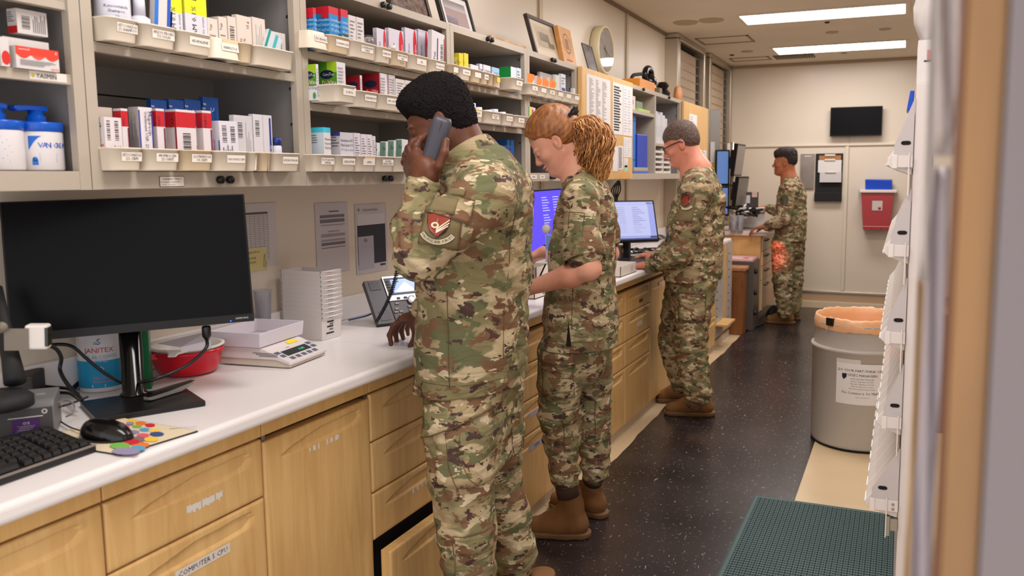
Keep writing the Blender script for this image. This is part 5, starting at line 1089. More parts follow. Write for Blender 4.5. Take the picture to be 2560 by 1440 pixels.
# --- stack of eleven white trays
def nest_tray(i,o_,ux,uy):
 w_,d_,h_=0.105,0.135,0.078;f=MB();t5=0.006;z0=0.0
 def Q(x,y,z):return(ux*x+uy*y).to_tuple()[:2]+(z,)
 o1=[Q(t5,t5,0),Q(w_-t5,t5,0),Q(w_-t5,d_-t5,0),Q(t5,d_-t5,0)];o2=[Q(0,0,h_),Q(w_,0,h_),Q(w_,d_,h_),Q(0,d_,h_)]
 i1=[Q(t5+0.002,t5+0.002,0.002),Q(w_-t5-0.002,t5+0.002,0.002),Q(w_-t5-0.002,d_-t5-0.002,0.002),Q(t5+0.002,d_-t5-0.002,0.002)];i2=[Q(0.002,0.002,h_),Q(w_-0.002,0.002,h_),Q(w_-0.002,d_-0.002,h_),Q(0.002,d_-0.002,h_)]
 V=o1+o2+i1+i2;F=[(3,2,1,0)]+[(k,(k+1)%4,4+(k+1)%4,4+k)for k in range(4)]+[(4+k,4+(k+1)%4,12+(k+1)%4,12+k)for k in range(4)]+[(12+k,12+(k+1)%4,8+(k+1)%4,8+k)for k in range(4)]+[(8,9,10,11)]
 f.add(V,F,mat('tray_white2',(214,206,202),0.4))
 f.add([Q(w_,0,h_),Q(w_+0.008,0.0,h_+0.004),Q(w_+0.008,d_*0.0+0.05,h_+0.004),Q(w_,0.05,h_),Q(w_,0,h_-0.012),Q(w_+0.003,0,h_-0.012),Q(w_+0.003,0.05,h_-0.012),Q(w_,0.05,h_-0.012)],[(0,1,2,3),(4,5,1,0),(5,6,2,1),(6,7,3,2)],mat('tray_white2',(214,206,202),0.4))
 return f
tux=Vector((0.60,0.80,0));tuy=Vector((-0.80,0.60,0))
so0=onz(806,853,ZK+0.001)
tl=Vector((-1,0.03,0)).normalized();tr=Vector((0.03,1,0)).normalized();tr=(tr-tl*tr.dot(tl)).normalized()
def TQ(x,y):return tr*x+tl*y
for i in range(11):
 f=MB();wr,dl_,h_=0.100,0.160,0.078;t5=0.006;z=0.0
 def Q(x,y,z_):p=TQ(x,y);return(p.x,p.y,z_)
 mt_=mat('tray_white2',(214,206,202),0.4)
 o1=[Q(t5,t5,0),Q(wr-t5,t5,0),Q(wr-t5,dl_-t5,0),Q(t5,dl_-t5,0)];o2=[Q(0,0,h_),Q(wr,0,h_),Q(wr,dl_,h_),Q(0,dl_,h_)]
 q2=0.0018;i1=[Q(t5+q2,t5+q2,0.002),Q(wr-t5-q2,t5+q2,0.002),Q(wr-t5-q2,dl_-t5-q2,0.002),Q(t5+q2,dl_-t5-q2,0.002)];i2=[Q(q2,q2,h_),Q(wr-q2,q2,h_),Q(wr-q2,dl_-q2,h_),Q(q2,dl_-q2,h_)]
 F=[(3,2,1,0)]+[(k,(k+1)%4,4+(k+1)%4,4+k)for k in range(4)]+[(4+k,4+(k+1)%4,12+(k+1)%4,12+k)for k in range(4)]+[(12+k,12+(k+1)%4,8+(k+1)%4,8+k)for k in range(4)]+[(8,9,10,11)]
 f.add(o1+o2+i1+i2,F,mt_)
 for(x0,x1,yy,dy)in((0.0,wr,0.0,-0.004),(0.0,wr,dl_,0.004)):
  f.add([Q(x0,yy,h_-0.014),Q(x1,yy,h_-0.014),Q(x1,yy+dy*1.6,h_),Q(x0,yy+dy*1.6,h_),Q(x1*0.45,yy+dy*1.6,h_-0.004),Q(x0,yy,h_),Q(x1,yy,h_)],[(0,1,2,4,3),(3,4,2,6,5)],mt_)
 f.quad([Q(wr*0.28,-0.0063,h_-0.0058),Q(wr*0.52,-0.0063,h_-0.0058),Q(wr*0.52,-0.0066,h_-0.0043),Q(wr*0.28,-0.0066,h_-0.0043)],flat((60,56,56))if i<9 else flat((190,110,100)))
 if i==0:
  for k,(a_,b_,z_)in enumerate(((0.28,0.60,0.056),(0.40,0.58,0.048),(0.28,0.58,0.040),(0.40,0.58,0.030),(0.25,0.62,0.018))):
   yy=lambda z__:t5*(1-z__/h_)-0.0008
   f.quad([Q(wr*a_,yy(z_),z_),Q(wr*b_,yy(z_),z_),Q(wr*b_,yy(z_+0.005),z_+0.005),Q(wr*a_,yy(z_+0.005),z_+0.005)],M_ink if k%2==0 else M_inkg)
 o=f.build('nesting_tray',origin=(0,0,0));o.location=(so0[0],so0[1],ZK+0.0008+i*0.0148)
 ords=['bottom tray, with printed codes, of the white tray stack','second tray from the bottom of the white tray stack','third tray from the bottom of the white tray stack','fourth tray from the bottom of the white tray stack','fifth tray from the bottom of the white tray stack','middle tray of the white tray stack','fifth tray from the top of the white tray stack','fourth tray from the top of the white tray stack','third tray from the top of the white tray stack','second tray from the top of the white tray stack','topmost tray of the white tray stack']
 tag(o,ords[i],'tray','stacked white nesting trays')
# --- desk phone
ph_u=Vector((0.50,0.866,0)).normalized();tl_=math.radians(52);bkv=Vector((-ph_u.y,ph_u.x,0));ph_v=bkv*math.cos(tl_)+Vector((0,0,1))*math.sin(tl_)
po=onz(945,812,ZK+0.010);PH=frame_at((po[0],po[1],ZK+0.012),ph_u,ph_v)
if PH.to_3x3().col[2].z<0:pass
t=thing('desk_phone','grey office phone with a lit blue display under the caller\'s arm','phone',tuple(po))
mpg=mat('phone_grey',(72,68,72),0.42);mpd=mat('phone_dark',(40,38,42),0.4);mps=mat('phone_silver',(206,202,206),0.25,0.4)
Wp,Hp=0.245,0.185
f=MB();f.box(0.070,Wp,0.0,Hp+0.004,-0.022,0.0,mpg,PH);f.build('body',t,bevel=0.004)
f=MB();f.box(0.0,0.067,-0.002,Hp-0.006,-0.020,0.002,mpg,PH)
f.box(0.014,0.056,Hp-0.048,Hp-0.014,0.0022,0.0034,mpd,PH);f.box(0.016,0.056,0.010,0.050,0.0022,0.0034,flat((96,92,96)),PH);f.build('cradle',t,bevel=0.003)
f=MB();f.box(0.070,Wp,0.085,Hp+0.006,0.0,0.004,mps,PH);f.build('silver_band',t,bevel=0.002)
f=MB();f.box(0.076,Wp-0.004,0.108,Hp-0.004,0.004,0.0055,mpd,PH);f.build('display_surround',t)
f=MB();sc_=mat('phone_screen',(30,40,60),0.2,emit=(120,160,240),estr=0.5);f.box(0.098,Wp-0.030,0.116,Hp-0.012,0.0055,0.0060,sc_,PH)
f.quad([PH@Vector(p)for p in((0.100,0.118,0.0063),(0.190,0.118,0.0063),(0.155,0.158,0.0063),(0.150,0.158,0.0063))],mat('phone_screen2',(60,60,70),0.2,emit=(220,228,245),estr=0.45));f.quad([PH@Vector(p)for p in((0.104,0.160,0.0063),(0.130,0.160,0.0063),(0.130,0.166,0.0063),(0.104,0.166,0.0063))],flat((60,170,150)))
f.build('screen',t)
bt=flat((150,146,150));bd=flat((84,80,84))
bl_=[(0.102+0.028*k,0.114+0.028*k,0.090,0.097,0.004,0.0075,bd)for k in range(4)]+[(q,q+0.010,0.116+0.012*k,0.121+0.012*k,0.0055,0.0085,bd)for q in(0.081,Wp-0.022)for k in range(5)]
bl_+=[(0.135+0.022*c_,0.150+0.022*c_,0.052-0.015*r_,0.060-0.015*r_,0.0,0.004,bt)for r_ in range(4)for c_ in range(3)]+[(x,x+0.014,y,y+0.007,0.0,0.004,bt)for x,y in((0.090,0.070),(0.082,0.048),(0.076,0.036),(0.096,0.036),(0.090,0.020))]
for q in bl_:f=MB();f.box(*q,PH);f.build('button',t)
f=MB();f.lathe([(0.017,0),(0.017,0.003),(0.011,0.0045),(0.0001,0.004)],mps,24,PH@Matrix.Translation((0.158,0.082,0.004)));f.build('navigation_wheel',t)
f=MB();f.hexa([PH@Vector(p)for p in((0.09,0.03,-0.022),(Wp-0.03,0.03,-0.022),(Wp-0.03,0.12,-0.022),(0.09,0.12,-0.022))]+[PH@Vector(p)for p in((0.09,0.03,-0.035),(Wp-0.03,0.03,-0.035),(Wp-0.03,0.09,-0.075),(0.09,0.09,-0.075))],mpd);f.build('stand',t)
ce=PH@Vector((0.012,0.004,0.004));
cable([onz(872,800,ZK+0.006),onz(890,796,ZK+0.006),onz(915,790,ZK+0.010),onz(935,782,ZK+0.02)],0.003,'blue network cable between the tray stack and the phone',m=mat('cable_blue',(20,70,130),0.4))
f=MB();P=[onz(*q,ZK+0.001)for q in((978,864),(1042,869),(1032,858),(984,856))];f.prism([(p[0],p[1])for p in P],ZK+0.0006,ZK+0.0022,mat('card_grey',(190,190,200),0.2));tag(f.build('plastic_card',origin=(P[0][0],P[0][1],ZK)),'thin pale card pinched under the caller\'s fingertips','card')
# --- papers on the wall under the cabinets
XW=XL+0.0015
def wsheet(px0,px1,py0,py1,label,n=0,cols=1,m=None,name='wall_sheet',dark=(),tx=(),h=0.0014,ink=None,X=XW,th=0.0012,seed=1,grid=None,cat='paper'):
 a_=onx(px0,py0,X);b_=onx(px1,py1,X);a2=onx(px0,py1,X)
 y0,y1,z1,z0=a_[1],onx(px1,py0,X)[1],a_[2],a2[2]
 f,bl=sheet(name,X,y0,y1,z0,z1,None,m=m,n=n,cols=cols,h=h,ink=ink,t_=th,seed=seed)
 for di,(u0,v0,u1,v1,c)in enumerate(dark):f.quad([(X+th+0.0006+0.0002*di,y0+(y1-y0)*p,z0+(z1-z0)*q)for p,q in((u0,v0),(u1,v0),(u1,v1),(u0,v1))],flat(c))
 for(s_,u,v,sz,c,al)in tx:f.text(s_,(X+th+0.0024,y0+(y1-y0)*u,z0+(z1-z0)*v),(0,1,0),(0,0,1),sz,flat(c),al,maxw=(y1-y0)*0.8)
 if grid:
  gu0,gv0,gu1,gv1,nr,nc,c=grid
  for k in range(nr+1):v=gv0+(gv1-gv0)*k/nr;zz=z0+(z1-z0)*v;f.quad([(X+th+0.0006,y0+(y1-y0)*gu0,zz-0.0004),(X+th+0.0006,y0+(y1-y0)*gu1,zz-0.0004),(X+th+0.0006,y0+(y1-y0)*gu1,zz+0.0004),(X+th+0.0006,y0+(y1-y0)*gu0,zz+0.0004)],flat(c))
  for k in range(nc+1):yy=y0+(y1-y0)*(gu0+(gu1-gu0)*k/nc);f.quad([(X+th+0.0007,yy-0.0004,z0+(z1-z0)*gv0),(X+th+0.0007,yy+0.0004,z0+(z1-z0)*gv0),(X+th+0.0007,yy+0.0004,z0+(z1-z0)*gv1),(X+th+0.0007,yy-0.0004,z0+(z1-z0)*gv1)],flat(c))
 o=bl();tag(o,label,cat,'papers taped to the wall under the cabinets');return o,(y0,y1,z0,z1)
wsheet(560,688,512,680,'gridded log sheet taped to the wall just right of the big monitor',m=mat('sheet_dim',(206,198,196),0.5),grid=(0.1,0.12,0.82,0.86,26,8,(120,112,112)),dark=((0.1,0.83,0.82,0.86,(96,90,92)),))
f=MB();a_=onx(618,622,XW+0.003);b_=onx(666,617,XW+0.003);z1=a_[2];z0=onx(622,680,XW+0.003)[2]
f.box(XW+0.0016,XW+0.0024,a_[1],b_[1],z0,z1,flat((214,200,140)))
f.text('ER Dr Phone',(XW+0.003,a_[1]+0.004,z1-0.018),(0,1,0.04),(0,-0.04,1),0.007,M_ink,maxw=0.05);f.text('637-1968',(XW+0.003,a_[1]+0.005,z1-0.036),(0,1,0.04),(0,-0.04,1),0.006,M_ink);f.text('637-1929',(XW+0.003,a_[1]+0.005,z1-0.050),(0,1,0.04),(0,-0.04,1),0.006,M_ink)
f.text('637 DNX',(XW+0.003,b_[1]-0.012,z0+0.008),(0,0.15,1),(0,-1,0.15),0.008,M_ink);f.text('1190',(XW+0.003,b_[1]-0.003,z0+0.008),(0,0.15,1),(0,-1,0.15),0.008,M_ink)
tag(f.build('sticky_note',origin=(XW,a_[1],z0)),'yellow sticky note with handwritten numbers on the gridded log sheet','sticky note')
wsheet(786,868,509,690,'grey table sheet in a clear sleeve above the white tray stack',n=0,dark=((0.13,0.72,0.88,0.77,(112,106,112)),(0.13,0.79,0.88,0.83,(112,106,112)),(0.15,0.52,0.88,0.56,(150,142,150)),(0.15,0.40,0.88,0.44,(112,106,112)),(0.15,0.36,0.88,0.37,(120,110,116)),(0.4,0.87,0.7,0.885,(90,86,90)),(0.15,0.46,0.88,0.48,(150,142,150)),(0.15,0.68,0.88,0.69,(140,132,140)),(0.35,0.59,0.7,0.60,(120,110,116))),m=mat('sheet_grey',(196,188,192),0.4))
wsheet(886,964,512,689,'dark blue and white flyer in a clear sleeve above the phone',dark=((0.05,0.13,0.95,0.70,(40,42,60)),(0.06,0.70,0.95,0.86,(206,202,206)),(0.06,0.06,0.55,0.54,(176,172,184)),(0.75,0.08,0.92,0.11,(60,62,76))),tx=(('Customer Notice',0.22,0.90,0.010,(80,76,90),'l'),('A',0.07,0.90,0.014,(80,76,90),'l'),('BD',0.25,0.46,0.012,(60,60,80),'l')),m=mat('sheet_grey',(196,188,192),0.4))
f=MB()
for k,(a_,b_,c_)in enumerate(((275,478,300),(290,474,312),(345,474,372))):
 pass
cable([dep(283,478,2.35),dep(290,492,2.35),dep(310,497,2.35),dep(345,490,2.35),dep(352,476,2.35)],0.004,'pale cable loops tucked under the wall cabinet above the monitor',m=mat('cable_pale',(170,160,140),0.5))
cable([dep(273,476,2.38),dep(280,490,2.38),dep(300,500,2.38)],0.003,'grey cable end under the wall cabinet above the monitor',m=mat('cable_grey',(120,116,116),0.4))
f=MB();p_=dep(379,484,2.35);f.box(p_[0]-0.02,p_[0]+0.02,p_[1],p_[1]+0.02,1.40,1.4245,flat((120,40,36)));tag(f.build('cable_clip',origin=tuple(p_)),'dark red clip fixed under the wall cabinet above the monitor','clip')
for k in range(5):
 x=1533+k*4.5;cable([onx(1545+k,452,XL+0.05),onx(x-4+k,475,XL+0.06),onx(x+4-k*3,500,XL+0.06),onx(x-6+k*2,530,XL+0.05)],0.005,['leftmost black cable hanging behind the middle screens','second black cable hanging behind the middle screens','middle black cable hanging behind the middle screens','fourth black cable hanging behind the middle screens','rightmost black cable hanging behind the middle screens'][k])
cable([onx(1683,452,XL+0.03),onx(1681,520,XL+0.03),onx(1676,590,XL+0.03)],0.006,'olive cable running down the wall beside the man in glasses',m=mat('cable_olive',(120,110,70),0.5))
# --- second monitor (violet) and third (blue-white), each a panel on a stand
def screen_mon(corners,D,label,mscreen,deco,base_px,name='monitor',th=0.03,bez=0.010):
 TL,TR,BR_,BL_=[np.array(dep(p[0],p[1],d))for p,d in zip(corners,D)]
 u=Vector(((TR-TL)+(BR_-BL_)).tolist());w_=u.length/2;v=Vector(((TL-BL_)+(TR-BR_)).tolist());h_=v.length/2
 Fm=frame_at(BL_,u,v);bp=onz(base_px[0],base_px[1],ZK)if base_px else None
 c=Fm@Vector((w_/2,0,-th));t=thing(name,label,'monitor',(c.x,c.y,ZK))
 f=MB();f.box(-bez,w_+bez,-bez*1.4,h_+bez,-th,-0.001,M_bez,Fm);f.build('housing',t,bevel=0.003)
 f=MB();f.quad([Fm@Vector(p)for p in((0,0,0.0004),(w_,0,0.0004),(w_,h_,0.0004),(0,h_,0.0004))],mscreen)
 for(x0,y0,x1,y1,m_)in deco:f.quad([Fm@Vector(p)for p in((x0*w_,y0*h_,0.0009),(x1*w_,y0*h_,0.0009),(x1*w_,y1*h_,0.0009),(x0*w_,y1*h_,0.0009))],m_)
 f.build('screen',t)
 f=MB();cz_=(Fm@Vector((w_/2,h_/2,-th-0.01)));
 f.box(cz_.x-0.03,cz_.x+0.01,cz_.y-0.02,cz_.y+0.02,ZK+0.012,cz_.z,M_blackm);f.build('pole',t)
 f=MB();f.box(cz_.x-0.08,cz_.x+0.10,cz_.y-0.10,cz_.y+0.10,ZK+0.0008,ZK+0.012,M_blackm);f.build('base',t,bevel=0.003)
 return t
m_vio=mat('violet_screen',(20,16,60),0.3,emit=(74,58,232),estr=0.95);m_vtx=mat('screen_text',(40,40,60),0.3,emit=(190,190,250),estr=0.5)
dk=[]
for c_ in range(2):
 for k in range(10):
  x0=0.62+0.17*c_;y0=0.88-0.045*k-(0.03 if k>5 else 0);dk.append((x0,y0,x0+0.08+0.03*((k*7+c_)%3)/2,y0+0.018,m_vtx))
screen_mon(((1240,478),(1418,474),(1418,608),(1262,640)),(3.6,3.95,3.95,3.6),'monitor with a violet screen and pale text in front of the woman',m_vio,dk,None)
m_blu=mat('pale_blue_screen',(30,30,50),0.3,emit=(166,172,236),estr=0.5);m_b2=mat('screen_window',(30,30,40),0.3,emit=(200,204,246),estr=0.5);m_b3=mat('screen_lines',(20,20,30),0.3,emit=(120,124,190),estr=0.45);m_bar=mat('screen_bar',(20,20,30),0.3,emit=(86,90,130),estr=0.4)
dk=[(0.0,0.93,0.98,0.98,m_b2),(0.86,0.93,1,0.98,m_bar),(0.16,0.10,0.88,0.92,m_b2),(0.86,0.04,1.0,0.09,m_bar),(0,0,1,0.035,m_bar)]
for k in range(14):dk.append((0.55,0.84-0.05*k,0.55+0.12+0.13*((k*5)%4)/3,0.855-0.05*k,m_b3));dk.append((0.22,0.84-0.05*k,0.40,0.85-0.05*k,m_b3))
screen_mon(((1500,506),(1626,504),(1641,598),(1520,601)),(5.15,5.25,5.2,5.1),'monitor showing a pale blue document left of the man in glasses',m_blu,dk,None)
# --- label printer and keyboard of the man in glasses
pq=dep(1560,640,4.75);f=MB();t=thing('label_printer','grey label printer with an orange sticker near the man in glasses','printer',(pq[0],pq[1],ZK))
a_=onz(1545,650,ZK);b_=onz(1581,645,ZK);zc=0.075
f.box(a_[0]-0.10,a_[0]+0.02,a_[1]-0.02,a_[1]+0.14,ZK+0.0008,ZK+0.085,mat('printer_grey2',(96,92,92),0.45));f.build('case',t,bevel=0.006)
f=MB();f.box(a_[0]+0.0205,a_[0]+0.0212,a_[1]+0.02,a_[1]+0.045,ZK+0.045,ZK+0.07,flat((230,150,40)));f.box(a_[0]+0.0205,a_[0]+0.0212,a_[1]+0.10,a_[1]+0.13,ZK+0.02,ZK+0.06,flat((96,40,80)));f.build('sticker',t)
f=MB();kz=onz(1580,660,ZK+0.01);f.box(kz[0]-0.10,kz[0]+0.06,kz[1]-0.10,kz[1]+0.35,ZK+0.0008,ZK+0.020,M_black);tag(f.build('keyboard',origin=(kz[0],kz[1],ZK),bevel=0.003),'black keyboard under the hands of the man in glasses','keyboard')
def open_box(name,px0,px1,py_b,py_t,D,label,m_,ang=0.0,deco=()):
 a_=onz(px0,py_b,ZK);b_=onz(px1,py_b-2,ZK);return None
a_=onz(1548,690,ZK+0.001);b_=onz(1588,680,ZK+0.001)
f=MB();x1=b_[0]+0.0;y0,y1=a_[1]-0.05,b_[1]+0.02;mwb=mat('parts_bin_white',(224,214,204),0.4);hb=0.055
for bx_ in((x1-0.16,x1,y0,y1,0,0.003),(x1-0.003,x1,y0,y1,0,hb),(x1-0.16,x1-0.157,y0,y1,0,hb),(x1-0.16,x1,y0,y0+0.003,0,hb),(x1-0.16,x1,y1-0.003,y1,0,hb)):f.box(bx_[0],bx_[1],bx_[2],bx_[3],ZK+0.0008+bx_[4],ZK+0.0008+bx_[5],mwb)
f.box(x1+0.0003,x1+0.0008,y1-0.10,y1-0.06,ZK+0.012,ZK+0.042,flat((196,190,186)));f.box(x1+0.0003,x1+0.0009,y1-0.025,y1-0.015,ZK+0.02,ZK+0.035,flat((226,150,40)))
tag(f.build('parts_bin',origin=(x1,y0,ZK)),'open white bin with a faded label on the counter beside the man in glasses','storage bin')
for i,(px,py,w_,d_,h_,lab)in enumerate(((1345,742,0.16,0.14,0.055,'white bin with a barcode sticker on the counter below the woman\'s forearm'),(1352,700,0.20,0.12,0.075,'white open tray behind the woman\'s forearm'))):
 c_=onz(px,py,ZK);x1,y0=c_[0]+0.02,c_[1]-w_/2
 f=MB()
 for bx_ in((x1-d_,x1,y0,y0+w_,0,0.003),(x1-0.003,x1,y0,y0+w_,0,h_),(x1-d_,x1-d_+0.003,y0,y0+w_,0,h_),(x1-d_,x1,y0,y0+0.003,0,h_),(x1-d_,x1,y0+w_-0.003,y0+w_,0,h_)):f.box(bx_[0],bx_[1],bx_[2],bx_[3],ZK+0.0008+bx_[4],ZK+0.0008+bx_[5],mwb)
 if i==0:
  for k in range(6):f.box(x1+0.0003,x1+0.0008,y0+w_*0.55,y0+w_*0.70,ZK+0.012+0.006*k,ZK+0.015+0.006*k,M_ink)
 tag(f.build('parts_bin',origin=(x1,y0,ZK)),lab,'storage bin')
c_=onz(1655,632,ZK);f=MB();f.lathe([(0.03,0),(0.03,0.02),(0.0001,0.022)],flat((40,150,200)),20,Matrix.Translation((c_[0],c_[1],ZK+0.0006)));tag(f.build('tape_roll',origin=tuple(c_)),'small blue roll on the counter beyond the document monitor','tape roll')
f=MB();rnd=random.Random(3)
for k in range(7):
 c_=onz(1600+rnd.uniform(-14,30),628+rnd.uniform(-3,8),ZK+0.01);pts=[c_+np.array([rnd.uniform(-0.08,0.08),rnd.uniform(-0.12,0.12),rnd.uniform(0,0.03)])for _ in range(5)]
 f.tube(bez(pts,6),0.005,M_black,6)
o=f.build('cable_tangle',origin=tuple(onz(1600,630,ZK)));tag(o,'tangle of black cables under the document monitor','cables');o['kind']='stuff'
f=MB();pts=[onx(1655+10*math.cos(k*1.3)*1.2,594+7*math.sin(k*1.7),-1.86)for k in range(9)];f.tube(bez(pts,6),0.006,mat('cable_dark',(70,60,50),0.6),6);tag(f.build('cable_loop',origin=tuple(pts[0])),'loop of dark cable lying by the wall beyond the document monitor','cable')
# ================================================================== ON TOP OF THE CABINETS
def lean_frame(px0,px1,py_b,h,label,pic,frame_m,name='picture_frame',lean=0.28,X=-1.66,thick=0.02,bw=0.014,cat='picture frame'):
 a_=onx(px0,py_b,X)[1];b_=onx(px1,py_b,X)[1]
 u=Vector((0,1,0));v=Vector((-math.sin(lean),0,math.cos(lean)));Fm=frame_at((X,a_,ZT+0.003),u,v)
 w_=b_-a_;t=thing(name,label,cat,(X,(a_+b_)/2,ZT+0.001))
 f=MB()
 for(x0,x1,y0,y1)in((0,w_,0,bw),(0,w_,h-bw,h),(0,bw,bw,h-bw),(w_-bw,w_,bw,h-bw)):f.box(x0,x1,y0,y1,-thick,0,frame_m,Fm)
 f.build('frame',t,bevel=0.002);f=MB();f.box(bw,w_-bw,bw,h-bw,-thick*0.7,-thick*0.4,pic[0],Fm)
 for(x0,y0,x1,y1,c)in pic[1]:f.quad([Fm@Vector((bw+x*(w_-2*bw),bw+y*(h-2*bw),-thick*0.4+0.0004))for x,y in((x0,y0),(x1,y0),(x1,y1),(x0,y1))],c if not isinstance(c,tuple)else flat(c))
 f.build('picture',t);return t
m_photo=mat('old_photo',(120,100,88),0.4,var=0.6,vscale=40,var2=(60,40,36))
mdf=mat('dark_wood_frame',(52,36,34),0.35)
lean_frame(985,1086,20,0.19,'dark framed group photograph on top of the cabinets, nearest the camera',(m_photo,[]),mdf,X=-1.69)
lean_frame(1118,1196,60,0.185,'dark framed photograph of a cap and fence on top of the cabinets',(flat((206,200,198)),[(0.12,0.2,0.9,0.85,(150,130,126)),(0.12,0.2,0.5,0.4,(190,180,196)),(0.12,0.62,0.9,0.85,(186,176,176))]),mat('black_wood_frame',(34,32,32),0.3),X=-1.70)
lean_frame(1345,1412,142,0.215,'certificate in a dark wooden plaque frame on top of the cabinets',(flat((206,190,166)),[(0.12,0.2,0.88,0.9,(196,176,150)),(0.18,0.26,0.82,0.84,(212,196,170)),(0.3,0.45,0.7,0.7,(176,160,140)),(0.6,0.3,0.85,0.45,(190,170,110))]),mdf,X=-1.655,bw=0.018)
f=MB();a_=onx(1412,155,-1.64)[1];b_=onx(1443,165,-1.64)[1];Fm=frame_at((-1.64,a_,ZT+0.003),Vector((0,1,0)),Vector((-0.2,0,0.98)));f.box(0,b_-a_,0,0.20,-0.025,0,mat('plaque_wood',(206,146,78),0.4,var=0.2,vscale=20),Fm)
for k in range(24):
 a2=2*math.pi*k/24;f.box((b_-a_)/2+0.055*math.cos(a2)*0.8-0.004,(b_-a_)/2+0.055*math.cos(a2)*0.8+0.004,0.115+0.05*math.sin(a2)-0.003,0.115+0.05*math.sin(a2)+0.003,0,0.001,flat((120,76,36)),Fm)
f.box((b_-a_)/2-0.02,(b_-a_)/2+0.02,0.085,0.14,0,0.001,flat((140,90,44)),Fm);f.box((b_-a_)/2-0.04,(b_-a_)/2+0.04,0.024,0.030,0,0.001,flat((120,76,36)),Fm)
tag(f.build('wooden_plaque',origin=(-1.64,a_,ZT),bevel=0.003),'orange-brown engraved wooden plaque leaning beside the certificate','plaque')
lean_frame(1478,1502,172,0.20,'small grey-black framed picture leaning left of the wall clock',(mat('slate_print',(64,58,56),0.4,var=0.4,vscale=15,var2=(110,100,96)),[]),mat('pewter_frame',(96,92,90),0.4),X=-1.70,bw=0.006,thick=0.010)
f=MB();a_=onx(1222,95,-1.68)[1];b_=onx(1310,120,-1.68)[1];f.box(-1.70,-1.665,a_,b_,ZT+0.0008,ZT+0.035,mat('driftwood',(196,160,122),0.7,var=0.3,vscale=14,bump=0.8,bscale=40))
o=tag(f.build('driftwood_piece',origin=(-1.68,a_,ZT),bevel=0.006),'long piece of pale rough wood lying on top of the cabinets','wood');
y_=onx(1600,205,-1.70)[1]
f=MB();f.tube(bez([onx(1578,208,-1.70),onx(1579,196,-1.70),onx(1584,188,-1.70),onx(1594,186,-1.70),onx(1604,185,-1.70)],6),[0.008]*6+[0.012]*20,M_blackm,10);o=f.build('curved_pipe',origin=(-1.70,onx(1578,208,-1.70)[1],ZT));tag(o,'black hooked pipe standing on top of the cabinets','ornament')
c_=onx(1624,212,-1.68);f=MB();f.box(-1.74,-1.62,onx(1600,212,-1.62)[1],onx(1637,218,-1.62)[1],ZT+0.0008,ZT+0.062,mat('orange_wood',(216,136,40),0.45));tag(f.build('wooden_block',origin=(c_[0],c_[1],ZT),bevel=0.003),'orange wooden block under the black carving','block')
f=MB();R_=[onx(1620+8*math.cos(2*math.pi*k/24),188+17*math.sin(2*math.pi*k/24),-1.69)for k in range(25)];f.tube(R_,0.022,mat('ebony_gloss',(20,16,16),0.15),12)
q_=onx(1622,208,-1.69);f.lathe([(0.055,0),(0.06,0.02),(0.045,0.05),(0.03,0.07),(0.0001,0.075)],mat('ebony_gloss',(20,16,16),0.15),16,Matrix.Translation((q_[0],q_[1],ZT+0.0635)));tag(f.build('ebony_carving',origin=(q_[0],q_[1],ZT)),'glossy black ring-shaped carving on the orange block','ornament')
q_=onx(1656,230,-1.68);f=MB();f.lathe([(0.05,0),(0.06,0.03),(0.035,0.06),(0.05,0.085),(0.03,0.11),(0.0001,0.115)],mat('ebony_gloss',(20,16,16),0.15),9,Matrix.Translation((q_[0],q_[1],ZT+0.0008)),smooth=False);tag(f.build('black_figurine',origin=(q_[0],q_[1],ZT)),'small knobbly black figurine on top of the cabinets','ornament')
q_=onx(1641,222,-1.68);f=MB();f.box(q_[0]-0.03,q_[0]+0.03,q_[1]-0.02,q_[1]+0.05,ZT+0.0008,ZT+0.055,flat((130,112,90)));tag(f.build('striped_box',origin=(q_[0],q_[1],ZT),bevel=0.004),'small brown box between the orange block and the black figurine','box')
q_=onx(1695,243,-1.66);f=MB();f.lathe([(0.0001,-0.015),(0.085,-0.015),(0.09,0),(0.085,0.015),(0.0001,0.015)],mat('terracotta_wood',(196,130,72),0.6,var=0.3,vscale=20),24,Matrix.Translation((q_[0],q_[1],ZT+0.03))@Matrix.Rotation(math.pi/2,4,'Y'));
o=tag(f.build('round_plaque',origin=(q_[0],q_[1],ZT)),'round orange-brown wooden plaque half hidden by the last cabinet door','plaque')
f=MB();yy=onx(1580,360,-1.66);a_,b_=onx(1576,300,-1.64)[1],onx(1590,300,-1.64)[1]
b_=onx(1597,380,-1.62)[1]-0.046
f.box(-1.80,-1.64,a_-0.02,b_+0.04,1.4655,1.84,mat('blue_plastic_box',(44,120,196),0.35));
for z in(1.55,1.80):f.box(-1.6399,-1.6389,a_-0.02,b_+0.04,z,z+0.004,flat((20,50,110)))
f.box(-1.80,-1.6405,a_-0.02,b_+0.04,1.4650,1.4655,flat((30,90,160)))
tag(f.build('blue_storage_box',origin=(-1.7,a_,1.465),bevel=0.003),'tall light blue plastic box left of the dark blue binder','box')
a_,b_=onx(1597,380,-1.62)[1],onx(1622,380,-1.62)[1];f=MB();f.box(-1.88,-1.63,a_,b_,1.4655,1.72,mat('royal_blue',(16,60,176),0.35));tag(f.build('blue_binder',origin=(-1.7,a_,1.465),bevel=0.004),'dark blue upright binder in the wall cabinet behind the man in glasses','binder')
a_,b_=onx(1580,424,-1.615)[1],onx(1619,424,-1.615)[1]
for i,(z0_,z1_,c,lab)in enumerate(((1.4655,1.478,(70,110,200),'thin blue pad lying under the grey folder'),(1.4785,1.502,(170,160,146),'grey folder lying flat in front of the blue binder'))):
 f=MB();f.box(-1.629,-1.606,a_+0.01*i,b_-0.02*i,z0_,z1_,flat(c));tag(f.build('folder',origin=(-1.62,a_,z0_),bevel=0.002),lab,'folder')
